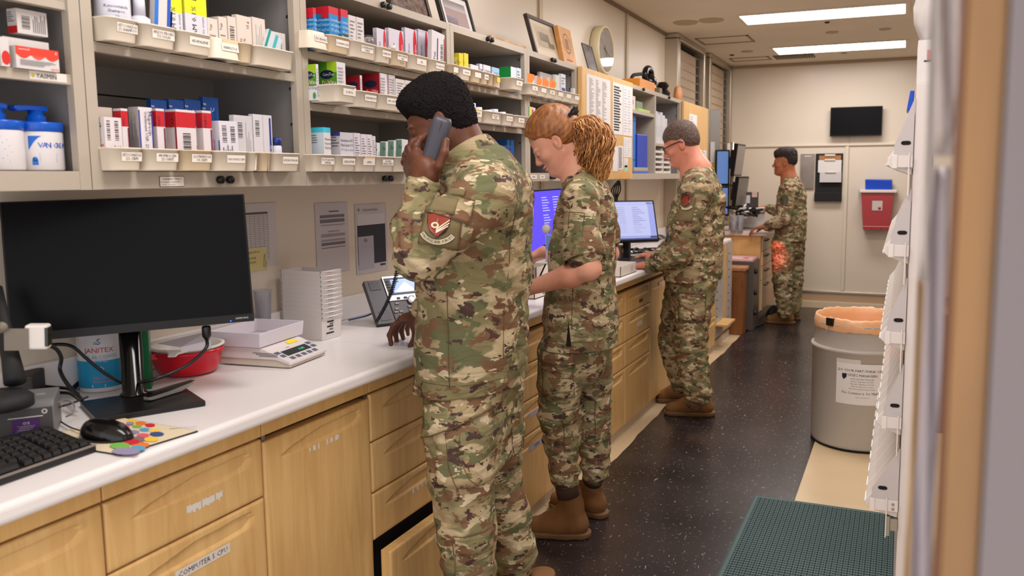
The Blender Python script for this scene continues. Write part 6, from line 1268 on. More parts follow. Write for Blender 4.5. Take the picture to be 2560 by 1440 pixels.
for i,(a0,b0,yt,c,lab)in enumerate(((1577,1589,238,(206,200,196),'white carton with a red mark on the top shelf behind the papered door'),(1591,1607,252,(120,136,110),'grey-green box on the small top shelf'),)):
 y0_,y1_=onx(a0,260,-1.63)[1],onx(b0,262,-1.63)[1];zt_=onx(a0,yt,-1.63)[2];f=MB();f.box(-1.72,-1.63,y0_,y1_-0.005,1.8655,zt_,flat(c))
 if i==0:f.box(-1.63,-1.6295,y0_+0.02,y0_+0.05,1.90,1.93,flat((190,50,50)))
 tag(f.build('small_carton',origin=(-1.67,y0_,1.865)),lab,'carton')
f=MB();y0_,y1_=onx(1595,268,-1.612)[1],onx(1624,272,-1.612)[1];f.box(-1.629,-1.608,y0_,y1_,1.8655,1.882,flat((176,196,110)));tag(f.build('notepad',origin=(-1.62,y0_,1.865)),'lime green notepad at the edge of the small top shelf','notepad')
for k in range(6):
 y0_=5.56+0.062*k;f=MB();f.box(-1.85,-1.63,y0_,y0_+0.056,1.6727,1.915-0.012*(k%3)-0.006*k,mat('file_white%d'%(k%2),(214-10*(k%2),212-10*(k%2),214-6*(k%2)),0.5));f.box(-1.6298,-1.6292,y0_+0.018,y0_+0.038,1.72,1.80,flat((190,188,196)))
 tag(f.build('white_file',origin=(-1.7,y0_,1.673),bevel=0.002),['first white file from the left in the last open cabinet','second white file from the left in the last open cabinet','third white file from the left in the last open cabinet','fourth white file from the left in the last open cabinet','fifth white file from the left in the last open cabinet','last and shortest white file in the last open cabinet'][k],'file','white files in the last open cabinet')
for r_ in range(5):
 for c_ in range(2):
  f=MB();y0_=5.555+0.215*c_;z0_=1.4655+0.0355*r_;f.box(-1.80,-1.612,y0_,y0_+0.20,z0_,z0_+0.004,M_white);f.box(-1.80,-1.612,y0_,y0_+0.004,z0_+0.004,z0_+0.034,M_white);f.box(-1.80,-1.612,y0_+0.196,y0_+0.20,z0_+0.004,z0_+0.034,M_white);f.box(-1.616,-1.612,y0_+0.004,y0_+0.196,z0_+0.004,z0_+0.016,M_white);f.box(-1.80,-1.796,y0_,y0_+0.2,z0_+0.004,z0_+0.034,M_white)
  rn=['lowest','second lowest','middle','second highest','highest'][r_];tag(f.build('sorting_tray',origin=(-1.7,y0_,z0_)),'%s small white tray of the %s column behind the man in glasses'%(rn,['left','right'][c_]),'tray','small white sorting trays')
# ================================================================== FAR END OF THE ROOM
t=thing('shelf_unit','grey perforated shelf unit standing open beyond the last drawers','shelf unit',(-1.6,6.66,0))
mst=mat('grey_standard',(176,172,168),0.4)
for(y0,y1,m_)in((6.662,6.675,M_maplef),(7.36,7.373,M_maplef)):
 f=MB();f.box(XL+0.001,-1.445,y0,y1,0.06,0.87,m_);f.build('side_panel',t)
for y0 in(6.69,7.16):
 f=MB();f.box(-1.444,-1.410,y0,y0+(0.29 if y0<7 else 0.19),0.10,0.865,mst)
 for k in range(9):
  for yy in(y0+0.03,):f.box(-1.4099,-1.4092,yy,yy+0.035,0.20+0.07*k,0.212+0.07*k,M_dark)
 for k in range(4):f.box(-1.4099,-1.4092,y0+0.15,y0+0.16,0.30+0.12*k,0.33+0.12*k,M_inkg)
 f.build('perforated_post',t,bevel=0.002)
f=MB();f.box(-1.44,-1.418,6.985,7.155,0.10,0.865,M_maplef);f.build('divider',t)
f=MB();f.box(-1.80,-1.31,6.68,7.02,0.205,0.220,M_maplef);f.build('shelf',t)
f=MB();f.box(XL+0.05,-1.43,6.66,7.37,0.0,0.058,mat('toe_kick',(196,180,158),0.5));f.build('toe_kick',t)
t=thing('oak_box','dark brown oak cabinet standing on the floor beyond the shelf unit','cabinet',(-1.45,7.5,0))
f=MB();f.box(-1.56,-1.318,7.42,7.61,0.0035,0.585,M_oak);f.build('body',t,bevel=0.004);f=MB();f.box(-1.57,-1.302,7.41,7.62,0.586,0.622,wood_mat('worn_oak',(190,134,94),(140,86,50),0.5));f.build('top',t,bevel=0.008)
t=thing('grey_safe','dark grey metal cabinet with three round latches and a pink-topped lid','cabinet',(-1.4,7.8,0))
msf=mat('dark_grey_metal',(92,84,78),0.4,0.2)
f=MB();f.box(-1.58,-1.265,7.64,7.985,0.0035,0.655,msf);f.build('body',t,bevel=0.006)
for z in(0.17,0.36,0.56):
 f=MB();f.lathe([(0.024,0),(0.026,0.012),(0.018,0.026),(0.0001,0.028)],mat('latch_dark',(50,46,44),0.3,0.5),16,Matrix.Translation((-1.2645,7.70,z))@Matrix.Rotation(math.pi/2,4,'Y'));f.build('latch',t)
f=MB();f.box(-1.56,-1.28,7.66,7.97,0.656,0.676,mat('pink_paper',(240,196,196),0.6));f.box(-1.38,-1.33,7.70,7.78,0.676,0.677,flat((230,60,90)));tag(f.build('paper_stack',origin=(-1.4,7.7,0.656)),'pale pink folder lying on the dark grey cabinet','folder')
t=thing('pharmacy_desk','orange wooden counter end with drawers where the farthest man works','desk',(-1.6,8.3,0))
f=MB();f.box(XL+0.001,-1.262,8.0,8.85,0.13,0.870,M_maplef);f.build('body',t,bevel=0.003)
f=MB();f.box(XL+0.001,-1.32,8.03,8.82,0.0032,0.13,mat('grey_plinth',(150,140,130),0.5));f.build('plinth',t)
f=MB();f.box(XL+0.001,-1.200,7.965,8.88,0.8705,0.905,mat('pinkish_laminate',(232,214,206),0.3));f.build('top',t,bevel=0.004)
for(z0,z1)in((0.72,0.865),(0.575,0.715),(0.435,0.57),(0.14,0.43)):
 f=MB();f.box(-1.2615,-1.247,8.03,8.82,z0,z1,mat('drawer_pale',(206,178,140),0.4));d_=f.build('drawer',t,bevel=0.003)
 f=MB();yy=8.12;f.tube([(-1.247,yy,z1-0.05),(-1.222,yy+0.01,z1-0.05),(-1.222,yy+0.20,z1-0.05),(-1.247,yy+0.21,z1-0.05)],0.006,M_black,6);f.build('handle',d_)
cable([(-1.22,8.02,0.012),(-1.26,7.86,0.012),(-1.30,7.7,0.014),(-1.33,7.55,0.012)],0.008,'black cord on the floor by the drawers of the far desk')
f=MB();f.lathe([(0.06,0),(0.085,0.04),(0.07,0.10),(0.03,0.15),(0.0001,0.16)],M_blackm,9,Matrix.Translation((-1.16,8.28,0.0035)),smooth=False);tag(f.build('cable_bundle',origin=(-1.16,8.28,0.0035)),'black bundle of cables on the floor before the farthest man','cables')
def dbox(px0,py0,px1,py1,D,th,m_,name,label,cat,bev=0.004,parent=None,ang=0.0):
 a_=dep(px0,py0,D);b_=dep(px1,py1,D);c_=(a_+b_)/2
 w_=abs(px1-px0)/FPX*D;h_=abs(a_[2]-b_[2])
 f=MB();f.box(-w_/2,w_/2,-th/2,th/2,-h_/2,h_/2,m_);o=f.build(name,origin=(0,0,0),bevel=bev);o.location=Vector(c_.tolist());o.rotation_euler=(0,0,ang)
 tag(o,label,cat);return o
dbox(1768,276,1798,470,8.25,0.10,mat('steel_box',(150,146,142),0.35,0.5),'metal_cabinet','narrow grey metal wall cabinet beside the second window','cabinet',ang=0.38)
dbox(1781,288,1797,308,8.192,0.004,M_paper,'paper_tag','small white tag on the narrow grey metal cabinet','paper',bev=None,ang=0.38)
dbox(1775,355,1786,480,8.192,0.004,M_paper,'paper_strip','long white paper strip left of the upright blue screens','paper',bev=None,ang=0.38)
dbox(1818,358,1826,378,9.10,0.01,M_paper,'paper_tag','small white tag at the window edge above the blue screen','paper',bev=None,ang=0.38)
dbox(1781,405,1790,450,8.185,0.02,mat('yellow_olive',(190,180,60),0.5),'yellow_tube','yellow-green tube clipped left of the upper blue screen','tube',ang=0.38)
m_bs=mat('blue_grey_screen',(30,36,50),0.3,emit=(100,132,190),estr=0.45)
def farmon(px0,py0,px1,py1,D,label,ang,scr=True):
 a_=dep(px0,py0,D);b_=dep(px1,py1,D);c_=(a_+b_)/2;w_=abs(px1-px0)/FPX*D/math.cos(0.0);h_=abs(a_[2]-b_[2])
 t=thing('monitor',label,'monitor',tuple(c_),ang)
 f=MB();f.box(-w_/2,w_/2,-0.02,0.02,-h_/2,h_/2,M_bez);f.build('housing',t,bevel=0.004,local=True)
 if scr:f=MB();f.quad([(-w_/2+0.015,-0.0205,-h_/2+0.02),(w_/2-0.015,-0.0205,-h_/2+0.02),(w_/2-0.015,-0.0205,h_/2-0.015),(-w_/2+0.015,-0.0205,h_/2-0.015)],m_bs);f.build('screen',t,local=True)
 return t
farmon(1788,375,1823,464,8.15,'upper blue screen mounted above another beside the far window',0.38)
farmon(1794,466,1822,540,8.15,'lower blue screen mounted under the first beside the far window',0.38)
def sidemon(cx_,py0,py1,D,label,ang,lean=0.12,w_=0.34):
 a_=dep(cx_,py0,D);b_=dep(cx_,py1,D);c_=(a_+b_)/2;h_=a_[2]-b_[2]
 t=thing('monitor',label,'monitor',tuple(c_),ang)
 f=MB();M_=Matrix.Rotation(lean,4,'X');f.box(-w_/2,w_/2,-0.018,0.018,-h_/2,h_/2,M_bez,M_);f.box(-w_/2+0.012,w_/2-0.012,-0.0188,-0.018,-h_/2+0.015,h_/2-0.015,mat('grey_screen_dim',(120,112,104),0.25),M_);f.build('housing',t,bevel=0.004,local=True)
 f=MB();f.box(-w_*0.3,w_*0.3,0.018,0.06,-h_*0.3,h_*0.3,M_blackm,M_);f.build('rear_shell',t,bevel=0.006,local=True);return t
sidemon(1845,360,440,8.1,'upper monitor seen edge-on behind the farthest desk',1.53)
sidemon(1851,441,516,8.05,'lower monitor seen edge-on behind the farthest desk',1.46)
f=MB();p_=dep(1828,540,8.35);f.cyl((p_[0],p_[1],0.906),(p_[0],p_[1],1.78),0.022,M_alu,12);mpo=f.build('monitor_post',origin=(p_[0],p_[1],0.906));tag(mpo,'silver post carrying the monitors over the far desk','post')
for i,(py,lab)in enumerate(((394,'upper silver monitor arm on the far post'),(462,'lower silver monitor arm on the far post'))):
 f=MB();a_=dep(1828,py,8.32);f.tube([a_,dep(1838,py+3,8.25)],0.016,M_alu,8);f.tube([a_,dep(1812,py+4,8.25)],0.016,M_alu,8);f.build('monitor_arm',mpo)
dz=0.9058
def dpos(px,py):return onz(px,py,dz)
c_=dpos(1880,553);dbox(1866,480,1895,540,8.3,0.10,mat('desk_printer',(70,62,58),0.45),'desk_printer','dark desktop printer with white labels on the far desk','printer',ang=0.2)
dbox(1866,488,1875,508,8.235,0.004,M_paper,'printer_label','left white label on the dark desktop printer','label',bev=None,ang=0.2);dbox(1880,480,1893,493,8.235,0.004,mat('label_redtop',(226,190,180),0.5),'printer_label','right white label with a red edge on the dark desktop printer','label',bev=None,ang=0.2)
f=MB();rnd=random.Random(11)
for k in range(14):
 c_=dep(1850+rnd.uniform(-18,42),530+rnd.uniform(-8,10),8.15);c_[2]=max(c_[2],dz+0.02);pts=[c_+np.array([rnd.uniform(-0.09,0.09),rnd.uniform(-0.09,0.09),rnd.uniform(-0.03,0.05)])for _ in range(5)]
 for q in pts:q[2]=max(q[2],dz+0.012)
 f.tube(bez(pts,6),0.009,M_black if k%3 else M_white,6)
o=tag(f.build('cable_tangle',origin=tuple(dpos(1850,545))),'tangle of black and white cables on the far desk','cables');o['kind']='stuff'
for i,(px,h_,lab)in enumerate(((1834,0.11,'squat clear cup on the far desk, the left one'),(1850,0.16,'taller clear cup on the far desk, the right one'))):
 c_=dpos(px,580);f=MB();f.lathe([(0.028,0.0),(0.034,h_),(0.031,h_),(0.026,0.004),(0.0001,0.004)],mat('cloudy_plastic',(226,226,232),0.25,trans=0.75,ior=1.3),18,Matrix.Translation((c_[0],c_[1],dz)));tag(f.build('clear_cup',origin=tuple(c_)),lab,'cup')
c_=dpos(1885,572);f=MB();M_=Matrix.Translation((c_[0]-0.02,c_[1]+0.02,dz))@rotz(0.25);f.box(-0.12,0.12,-0.01,0.01,0.0,0.16,M_white,M_);f.box(-0.125,0.125,-0.013,0.012,0.16,0.17,mat('grey_edge',(110,106,104),0.4),M_);f.box(-0.14,0.16,-0.12,-0.012,0,0.012,mat('grey_edge',(110,106,104),0.4),M_);tag(f.build('document_stand',origin=tuple(c_),bevel=0.002),'white document stand with a grey foot in front of the farthest man','stand')
dbox(1824,556,1834,566,8.1,0.06,mat('grey_box',(110,104,100),0.5),'small_device','small grey device at the left end of the far desk','device',ang=0.2)
YW=YB-0.0005
t=thing('television','black wall television switched off on the back wall','television',(-0.5,YB,2.0))
f=MB();f.box(-0.758,-0.242,YB-0.085,YB-0.045,1.853,2.155,M_bez);f.box(-0.62,-0.38,YB-0.045,YB-0.001,1.93,2.08,M_blackm);f.build('housing',t,bevel=0.004)
f=MB();f.quad([(-0.750,YB-0.0856,1.865),(-0.250,YB-0.0856,1.865),(-0.250,YB-0.0856,2.147),(-0.750,YB-0.0856,2.147)],M_scr);f.build('screen',t)
f=MB();f.box(-0.565,-0.560,YB-0.012,YB-0.001,1.776,1.853,M_batten);tag(f.build('cable_cover',origin=(-0.56,YB,1.776)),'thin cable cover running down below the television','cable cover')
f=MB();f.box(-1.056,-0.912,YW-0.02,YW-0.001,1.30,1.675,mat('brushed_plate',(170,160,152),0.3,0.6,var=0.3,vscale=5));f.box(-1.02,-0.95,YW-0.0206,YW-0.02,1.645,1.655,M_white);tag(f.build('metal_plate',origin=(-1.0,YB,1.3),bevel=0.002),'grey brushed metal sheet on the back wall behind the farthest man','panel')
t=thing('clipboard_rack','black wall rack holding clipboards on the back wall','rack',(-0.76,YB,1.17))
f=MB();f.box(-0.901,-0.620,YW-0.012,YW-0.001,1.166,1.676,M_blackm);f.build('back',t);f=MB();f.box(-0.901,-0.620,YW-0.06,YW-0.012,1.166,1.26,M_blackm);f.build('pocket',t,bevel=0.004)
for i,(x0,x1,z0,z1,m_,lab)in enumerate(((-0.865,-0.64,1.50,1.655,mat('hardboard',(170,116,66),0.5),'brown clipboard at the back of the black wall rack'),(-0.872,-0.632,1.475,1.605,M_paper,'middle clipboard with white papers in the black wall rack'),(-0.850,-0.628,1.370,1.475,mat('paper_dim',(206,200,198),0.6),'lowest clipboard with white papers in the black wall rack'))):
 c_=thing('clipboard',lab,'clipboard',((x0+x1)/2,YB,z0),group='clipboards on the back wall');y_=YW-0.02-0.014*i
 f=MB();f.box(x0,x1,y_-0.004,y_,z0,z1,m_);
 if i:lines(f,0,0,0,0,0,1,M_ink)if False else None
 f.build('board',c_);f=MB();f.box((x0+x1)/2-0.055,(x0+x1)/2+0.055,y_-0.012,y_-0.004,z1-0.010,z1+0.010,M_alu);f.build('clip',c_,bevel=0.002)
t=thing('sharps_container','red sharps container with a white rim on the back wall','container',(-0.25,YB,0.87))
mrs=mat('sharps_red',(176,66,70),0.3,sss=0.1);ys=YB-0.20
f=MB();f.hexa([(-0.388,ys+0.03,0.875),(-0.124,ys+0.03,0.875),(-0.124,YB-0.01,0.875),(-0.388,YB-0.01,0.875),(-0.415,ys,1.262),(-0.103,ys,1.262),(-0.103,YB-0.01,1.262),(-0.415,YB-0.01,1.262)],mrs);f.box(-0.39,-0.122,ys+0.022,ys+0.04,0.905,0.915,mat('sharps_band',(210,130,120),0.4))
for x in(-0.30,-0.21):f.box(x-0.003,x+0.003,ys+0.024,ys+0.032,0.877,0.905,flat((120,40,44)))
f.build('bin',t,bevel=0.006)
f=MB();f.box(-0.434,-0.070,ys-0.015,YB-0.008,1.2625,1.294,M_white);f.build('rim',t,bevel=0.006)
f=MB();f.quad([(-0.305,ys+0.010,1.08),(-0.205,ys+0.010,1.08),(-0.205,ys+0.003,1.18),(-0.305,ys+0.003,1.18)],flat((206,196,190)));f.lathe([(0.016,0),(0.0001,0.0004)],flat((226,60,40)),16,Matrix.Translation((-0.232,ys+0.0072,1.105))@Matrix.Rotation(math.pi/2,4,'X'));f.build('label',t)
f=MB();f.box(-0.45,-0.436,ys+0.06,ys+0.10,1.19,1.29,M_steel);f.build('bracket',t)
f=MB();f.hexa([(-0.378,ys+0.03,1.2945),(-0.118,ys+0.03,1.2945),(-0.118,YB-0.04,1.2945),(-0.378,YB-0.04,1.2945),(-0.384,ys+0.02,1.40),(-0.128,ys+0.02,1.39),(-0.12,YB-0.04,1.40),(-0.38,YB-0.04,1.402)],mat('glove_box_blue',(20,70,190),0.4));tag(f.build('blue_bin',origin=(-0.25,9.15,1.2945),bevel=0.004),'bright blue box standing on the rim of the red container','box')
# ================================================================== TRASH CAN AND MAT
tc_=(-0.185,4.665);t=thing('trash_can','tall round grey trash can with an orange-tinted liner and a posted notice','trash can',(tc_[0],tc_[1],0.003))
mg2=mat('can_grey',(184,176,166),0.4,var=0.06,vscale=2);TM=Matrix.Translation((tc_[0],tc_[1],0.0032));R_c=0.250
f=MB();f.lathe([(R_c*0.96,0.0),(R_c*0.99,0.012),(R_c*1.0,0.03),(R_c*1.02,0.520),(R_c*1.05,0.526),(R_c*1.05,0.538),(R_c*1.01,0.542),(R_c*0.99,0.544)],mg2,64,TM,cap=False)
f.lathe([(R_c*0.96,0.0),(0.0001,0.0)],mg2,64,TM,cap=False);f.build('body',t)
f=MB();f.lathe([(R_c*0.985,0.542),(R_c*0.965,0.655),(R_c*0.995,0.66),(R_c*0.995,0.668),(R_c*0.955,0.672),(R_c*0.94,0.56),(R_c*0.93,0.4),(0.001,0.3)],mg2,64,TM,cap=False);f.build('collar',t)
f=MB();f.lathe([(R_c*0.985,-0.001),(R_c*1.0,0.006),(R_c*0.999,0.012)],M_dark,64,TM,cap=False);f.build('foot_ring',t)
V=[];F=[];n=96;mln=mat('orange_liner',(240,184,136),0.3,trans=0.1,sss=0.3,bump=0.6,bscale=30);rnd=random.Random(5)
prof=[(0.985,0.632),(1.000,0.65),(0.992,0.67),(0.975,0.692),(0.955,0.70),(0.935,0.694),(0.90,0.66),(0.87,0.58),(0.80,0.45),(0.4,0.36),(0.01,0.35)]
for j,(rr,zz)in enumerate(prof):
 for k in range(n):
  a_=2*math.pi*k/n;wv=0.006*math.sin(a_*7+j*0.9)+0.005*math.sin(a_*17+j*2.1)+0.006*math.sin(a_*31-j)
  V.append((R_c*(rr+wv*0.5*(1 if j not in(3,4,5)else 0.3))*math.cos(a_),R_c*(rr+wv*0.5)*math.sin(a_),zz+(wv*0.35 if j not in(8,9,10)else wv)))
F=[(j*n+k,j*n+(k+1)%n,(j+1)*n+(k+1)%n,(j+1)*n+k)for j in range(len(prof)-1)for k in range(n)]
f=MB();f.add(V,F,mln,TM,True);f.build('liner',t)
a_=math.radians(min(range(-175,-60),key=lambda q:abs((lambda P_:PCX+FPX*((P_-CP)@RV)/((P_-CP)@FV))(np.array([tc_[0]+R_c*math.cos(math.radians(q)),tc_[1]+R_c*math.sin(math.radians(q)),0.69]))-2076)));bxp=(tc_[0]+R_c*0.99*math.cos(a_),tc_[1]+R_c*0.99*math.sin(a_))
f=MB();M_=Matrix.Translation((bxp[0],bxp[1],0.690))@rotz(a_);f.box(-0.012,0.010,-0.022,0.022,-0.028,0.012,M_black,M_);f.tube([(0.010,-0.012,-0.028),(0.018,-0.010,-0.06),(0.018,-0.004,-0.066),(0.010,0.0,-0.03)],0.0015,M_steel,6,M_);tag(f.build('binder_clip',origin=(bxp[0],bxp[1],0.7),bevel=0.002),'black binder clip holding the liner on the trash can rim','clip')
f=MB()
def TCp(ang,z,e_=0.0015):a=math.radians(ang);rr=R_c*(1.0+0.02*(z-0.03)/0.52)+e_;return(tc_[0]+rr*math.cos(a),tc_[1]+rr*math.sin(a),z)
def ang_of(px):
 best=min(range(-175,-20),key=lambda q:abs((lambda P_:PCX+FPX*((P_-CP)@RV)/((P_-CP)@FV))(np.array(TCp(q,0.4)))-px));return best
a0,a1=ang_of(2092),ang_of(2092)+58
for k in range(12):
 b0_,b1_=a0+(a1-a0)*k/12,a0+(a1-a0)*(k+1)/12;f.quad([TCp(b0_,0.262),TCp(b1_,0.262),TCp(b1_,0.478),TCp(b0_,0.478)],M_paper)
for k in range(5):b0_,b1_=a0-0.5+(28)*k/5,a0-0.5+28*(k+1)/5;f.quad([TCp(b0_,0.47,0.001),TCp(b1_,0.47,0.001),TCp(b1_,0.50,0.001),TCp(b0_,0.50,0.001)],mat('tape',(206,200,190),0.3))
def cyt(s_,ang,z_,sz,m_,al='c'):
 v,fc,wd=text_geo(s_);q=sz/0.72;rr=R_c*(1.0+0.02*(z_-0.03)/0.52)+0.0024;o_={'c':-wd/2,'l':0}[al]
 f.add([(tc_[0]+rr*math.cos(math.radians(ang)+(p[0]+o_)*q/rr),tc_[1]+rr*math.sin(math.radians(ang)+(p[0]+o_)*q/rr),z_+p[1]*q)for p in v],fc,m_)
am=(a0+a1)/2
cyt('DO YOUR PART-THINK OPSEC',am+1,0.436,0.013,M_ink);cyt('OPSEC MANAGERS',am+1,0.412,0.013,M_ink)
for k,s_ in enumerate(('OPSEC PROGRAM MANAGER','Primary: TSgt Name 000-0000','Alternate: TSgt Name 000-0000','Materials: Tap items not used','Alternate and Shred them as waste')):cyt(s_,am+1,0.395-0.013*k,0.0066,M_inkg)
cyt('This Container is  for TRASH',am,0.318,0.012,M_ink);cyt('please recycle paper here',am+2,0.300,0.005,M_inkg)
ea=a0+10;
for k in range(8):q=2*math.pi*k/8;
f.quad([TCp(ea-3,0.405,0.0024),TCp(ea-1,0.392,0.0024),TCp(ea+2,0.405,0.0024),TCp(ea+2.5,0.424,0.0024),TCp(ea-3,0.424,0.0024)],M_ink)
f.build('notice',t)
mx0,mx1,my0,my1=-0.568,0.03,2.45,3.625
mteal=mat('teal_rubber',(62,92,90),0.55,var=0.15,vscale=3);mdrk=mat('teal_rubber_dark',(14,34,36),0.7);mbr=mat('teal_rubber_edge',(34,62,62),0.55)
f=MB();f.box(mx0,mx1,my0,my1,0.0035,0.012,mteal)
f.box(mx0-0.008,mx0,my0,my1,0.0035,0.010,mbr);f.box(mx0-0.008,mx1,my1,my1+0.008,0.0035,0.010,mbr)
pit=0.0192;nx_=int((mx1-mx0-0.02)/pit);ny_=int((my1-my0-0.02)/pit)
V=[];F=[];V2=[];F2=[]
for i in range(nx_):
 for j in range(ny_):
  cx_=mx0+0.016+i*pit;cy_=my0+0.016+j*pit;b_=len(V)
  for k in range(8):a_=2*math.pi*k/8;V.append((cx_+0.0050*math.cos(a_),cy_+0.0062*math.sin(a_),0.0123))
  F.append(tuple(range(b_,b_+8)))
  b_=len(V2);hx,hy=0.0068,0.0072;cx2=cx_+pit/2;
  V2+=[(cx2-0.003,cy_-0.004,0.0123),(cx2+0.003,cy_-0.004,0.0123),(cx2+0.003,cy_+0.004,0.0123),(cx2-0.003,cy_+0.004,0.0123),(cx2-0.002,cy_-0.003,0.0150),(cx2+0.002,cy_-0.003,0.0150),(cx2+0.002,cy_+0.003,0.0150),(cx2-0.002,cy_+0.003,0.0150)]
  F2+=[(b_+4,b_+5,b_+6,b_+7),(b_,b_+1,b_+5,b_+4),(b_+1,b_+2,b_+6,b_+5),(b_+2,b_+3,b_+7,b_+6),(b_+3,b_,b_+4,b_+7)]
f.add(V,F,mdrk);f.add(V2,F2,mdrk)
tag(f.build('rubber_mat',origin=(mx0,my0,0.003)),'dark teal perforated rubber floor mat at the bottom right','mat')
# ================================================================== RIGHT SIDE RACK OF TILT BINS
YR=2.10;mrk=mat('rack_white',(216,206,202),0.4);mrs2=mat('rack_grey_side',(190,182,180),0.45);mclr=mat('bin_clear',(222,214,208),0.2,sss=0.2)
t=thing('bin_rack','tall white steel upright panel that carries the rows of tilt bins','rack',(0.03,YR,0))
f=MB();f.box(0.0165,0.052,YR,YR+1.30,0.0,1.66,mrk);f.build('panel',t,bevel=0.002)
f=MB();f.box(0.0530,0.060,YR+0.002,YR+1.30,0.0,1.66,M_dark);f.build('back_panel',t)
rown=['top','second','third','fourth','lowest']
for i in range(5):
 dx=0.0 if i<4 else-0.012;dzr=-0.21*i;xo=0.0155
 if i==4:dx=-0.020
 t=thing('tilt_bin_row','%s row of white tilt bins on the right-hand rack'%rown[i],'tilt bins',(0,YR,1.47+dzr),group='rows of tilt bins')
 def S_(x,z):return(x+dx,z+dzr)
 poly_=[S_(xo-dx,1.628),S_(-0.026,1.520),S_(-0.026,1.482),S_(-0.020,1.470),(xo,1.462+dzr)]
 f=MB();f.prism([(a,b)for a,b in poly_][::-1],YR-0.004,YR-0.001,mrs2,axis='y');
 f.build('side_plate',t,bevel=0.0008)
 f=MB();M_=Matrix.Translation((-0.001+dx,YR-0.0045,1.523+dzr));pts=[(0.007*math.cos(a)+(0.004 if math.cos(a)>0 else-0.004),0.0050*math.sin(a))for a in[2*math.pi*k/20 for k in range(20)]]
 f.add([M_@Vector((x,0,z))for x,z in pts],[tuple(range(20))],M_dark);f.build('slot',t)
 f=MB();f.box(-0.028+dx,xo,YR-0.008,YR-0.0045,1.466+dzr,1.494+dzr,mrk);f.box(-0.030+dx,-0.018+dx,YR-0.010,YR-0.008,1.464+dzr,1.496+dzr,M_white);f.build('bracket',t,bevel=0.002)
 f=MB();f.box(0.006+dx*0.9,0.0085+dx*0.9,YR-0.012,YR-0.0085,1.400+dzr,1.500+dzr,M_white);f.build('pin',t)
 if i==4:
  f=MB();f.box(0.0,xo,YR-0.008,YR+0.01,1.418+dzr,1.448+dzr,M_steel);f.box(-0.010,-0.002,YR,YR+0.03,1.40+dzr,1.45+dzr,M_steel)
  for z in(1.474,1.486):f.lathe([(0.0035,0),(0.003,0.002),(0.0001,0.002)],M_steel,10,Matrix.Translation((0.004,YR-0.0082,z+dzr))@Matrix.Rotation(math.pi/2,4,'X'))
  f.build('latch',t)
 nb=11
 for k in range(nb):
  y0=YR+0.002+k*0.112;y1=y0+0.108
  f=MB();xa=-0.040+dx;pr=[(xo-0.001,1.600+dzr),(-0.022+dx,1.500+0.012+dzr),(xa,1.478+0.010+dzr),(xa-0.001,1.474+dzr),(xa+0.010,1.464+dzr),(xo-0.001,1.448+dzr)]
  pr2=pr
  f.prism([(a,b)for a,b in pr2][::-1],y0,y1,mclr,axis='y');f.box(xa-0.004,xa+0.004,y0+0.02,y1-0.02,1.470+dzr,1.476+dzr,mclr);f.build('bin',t,bevel=0.002)
f=MB();f.box(0.0165,0.075,YR+0.01,YR+0.16,1.661,1.758,mat('box_white',(216,210,208),0.45));f.box(0.030,0.046,YR+0.0092,YR+0.010,1.708,1.712,M_ink);f.box(0.036,0.052,YR+0.0092,YR+0.010,1.713,1.735,flat((200,120,110)))
tag(f.build('glove_carton',origin=(0.04,YR,1.661),bevel=0.002),'white carton with a red picture standing on top of the rack','carton')
V=[];F=[];n=28;pz=[(0.020,1.752),(0.030,1.775),(0.042,1.800),(0.044,1.835),(0.036,1.870),(0.040,1.90),(0.036,1.94),(0.0001,1.95)]
for j,(r_,z)in enumerate(pz):
 for k in range(n):a_=2*math.pi*k/n;wv=1+0.10*math.sin(a_*5+j)+0.06*math.sin(a_*11-2*j);V.append((0.046+r_*wv*math.cos(a_)*0.95,YR+0.07+r_*wv*1.6*math.sin(a_),z+0.004*math.sin(a_*7+j)))
F=[(j*n+k,j*n+(k+1)%n,(j+1)*n+(k+1)%n,(j+1)*n+k)for j in range(len(pz)-1)for k in range(n)]+[tuple(range(n-1,-1,-1))]
f=MB();f.add(V,F,mat('white_bag',(226,218,214),0.25,trans=0.25,ior=1.2),None,True);tag(f.build('plastic_bag',origin=(0.046,YR+0.07,1.76)),'bunched translucent white plastic bag on top of the rack','bag')
f=MB();f.hexa([(-0.003,YR+0.20,1.612),(0.013,YR+0.20,1.612),(0.013,YR+0.30,1.612),(-0.003,YR+0.30,1.612),(0.004,YR+0.20,1.662),(0.014,YR+0.20,1.662),(0.014,YR+0.30,1.662),(0.004,YR+0.30,1.662)],mat('glove_box_blue',(20,70,190),0.4));tag(f.build('blue_bin',origin=(0,YR+0.3,1.628),bevel=0.002),'small bright blue bin sticking out above the top row of tilt bins','box')
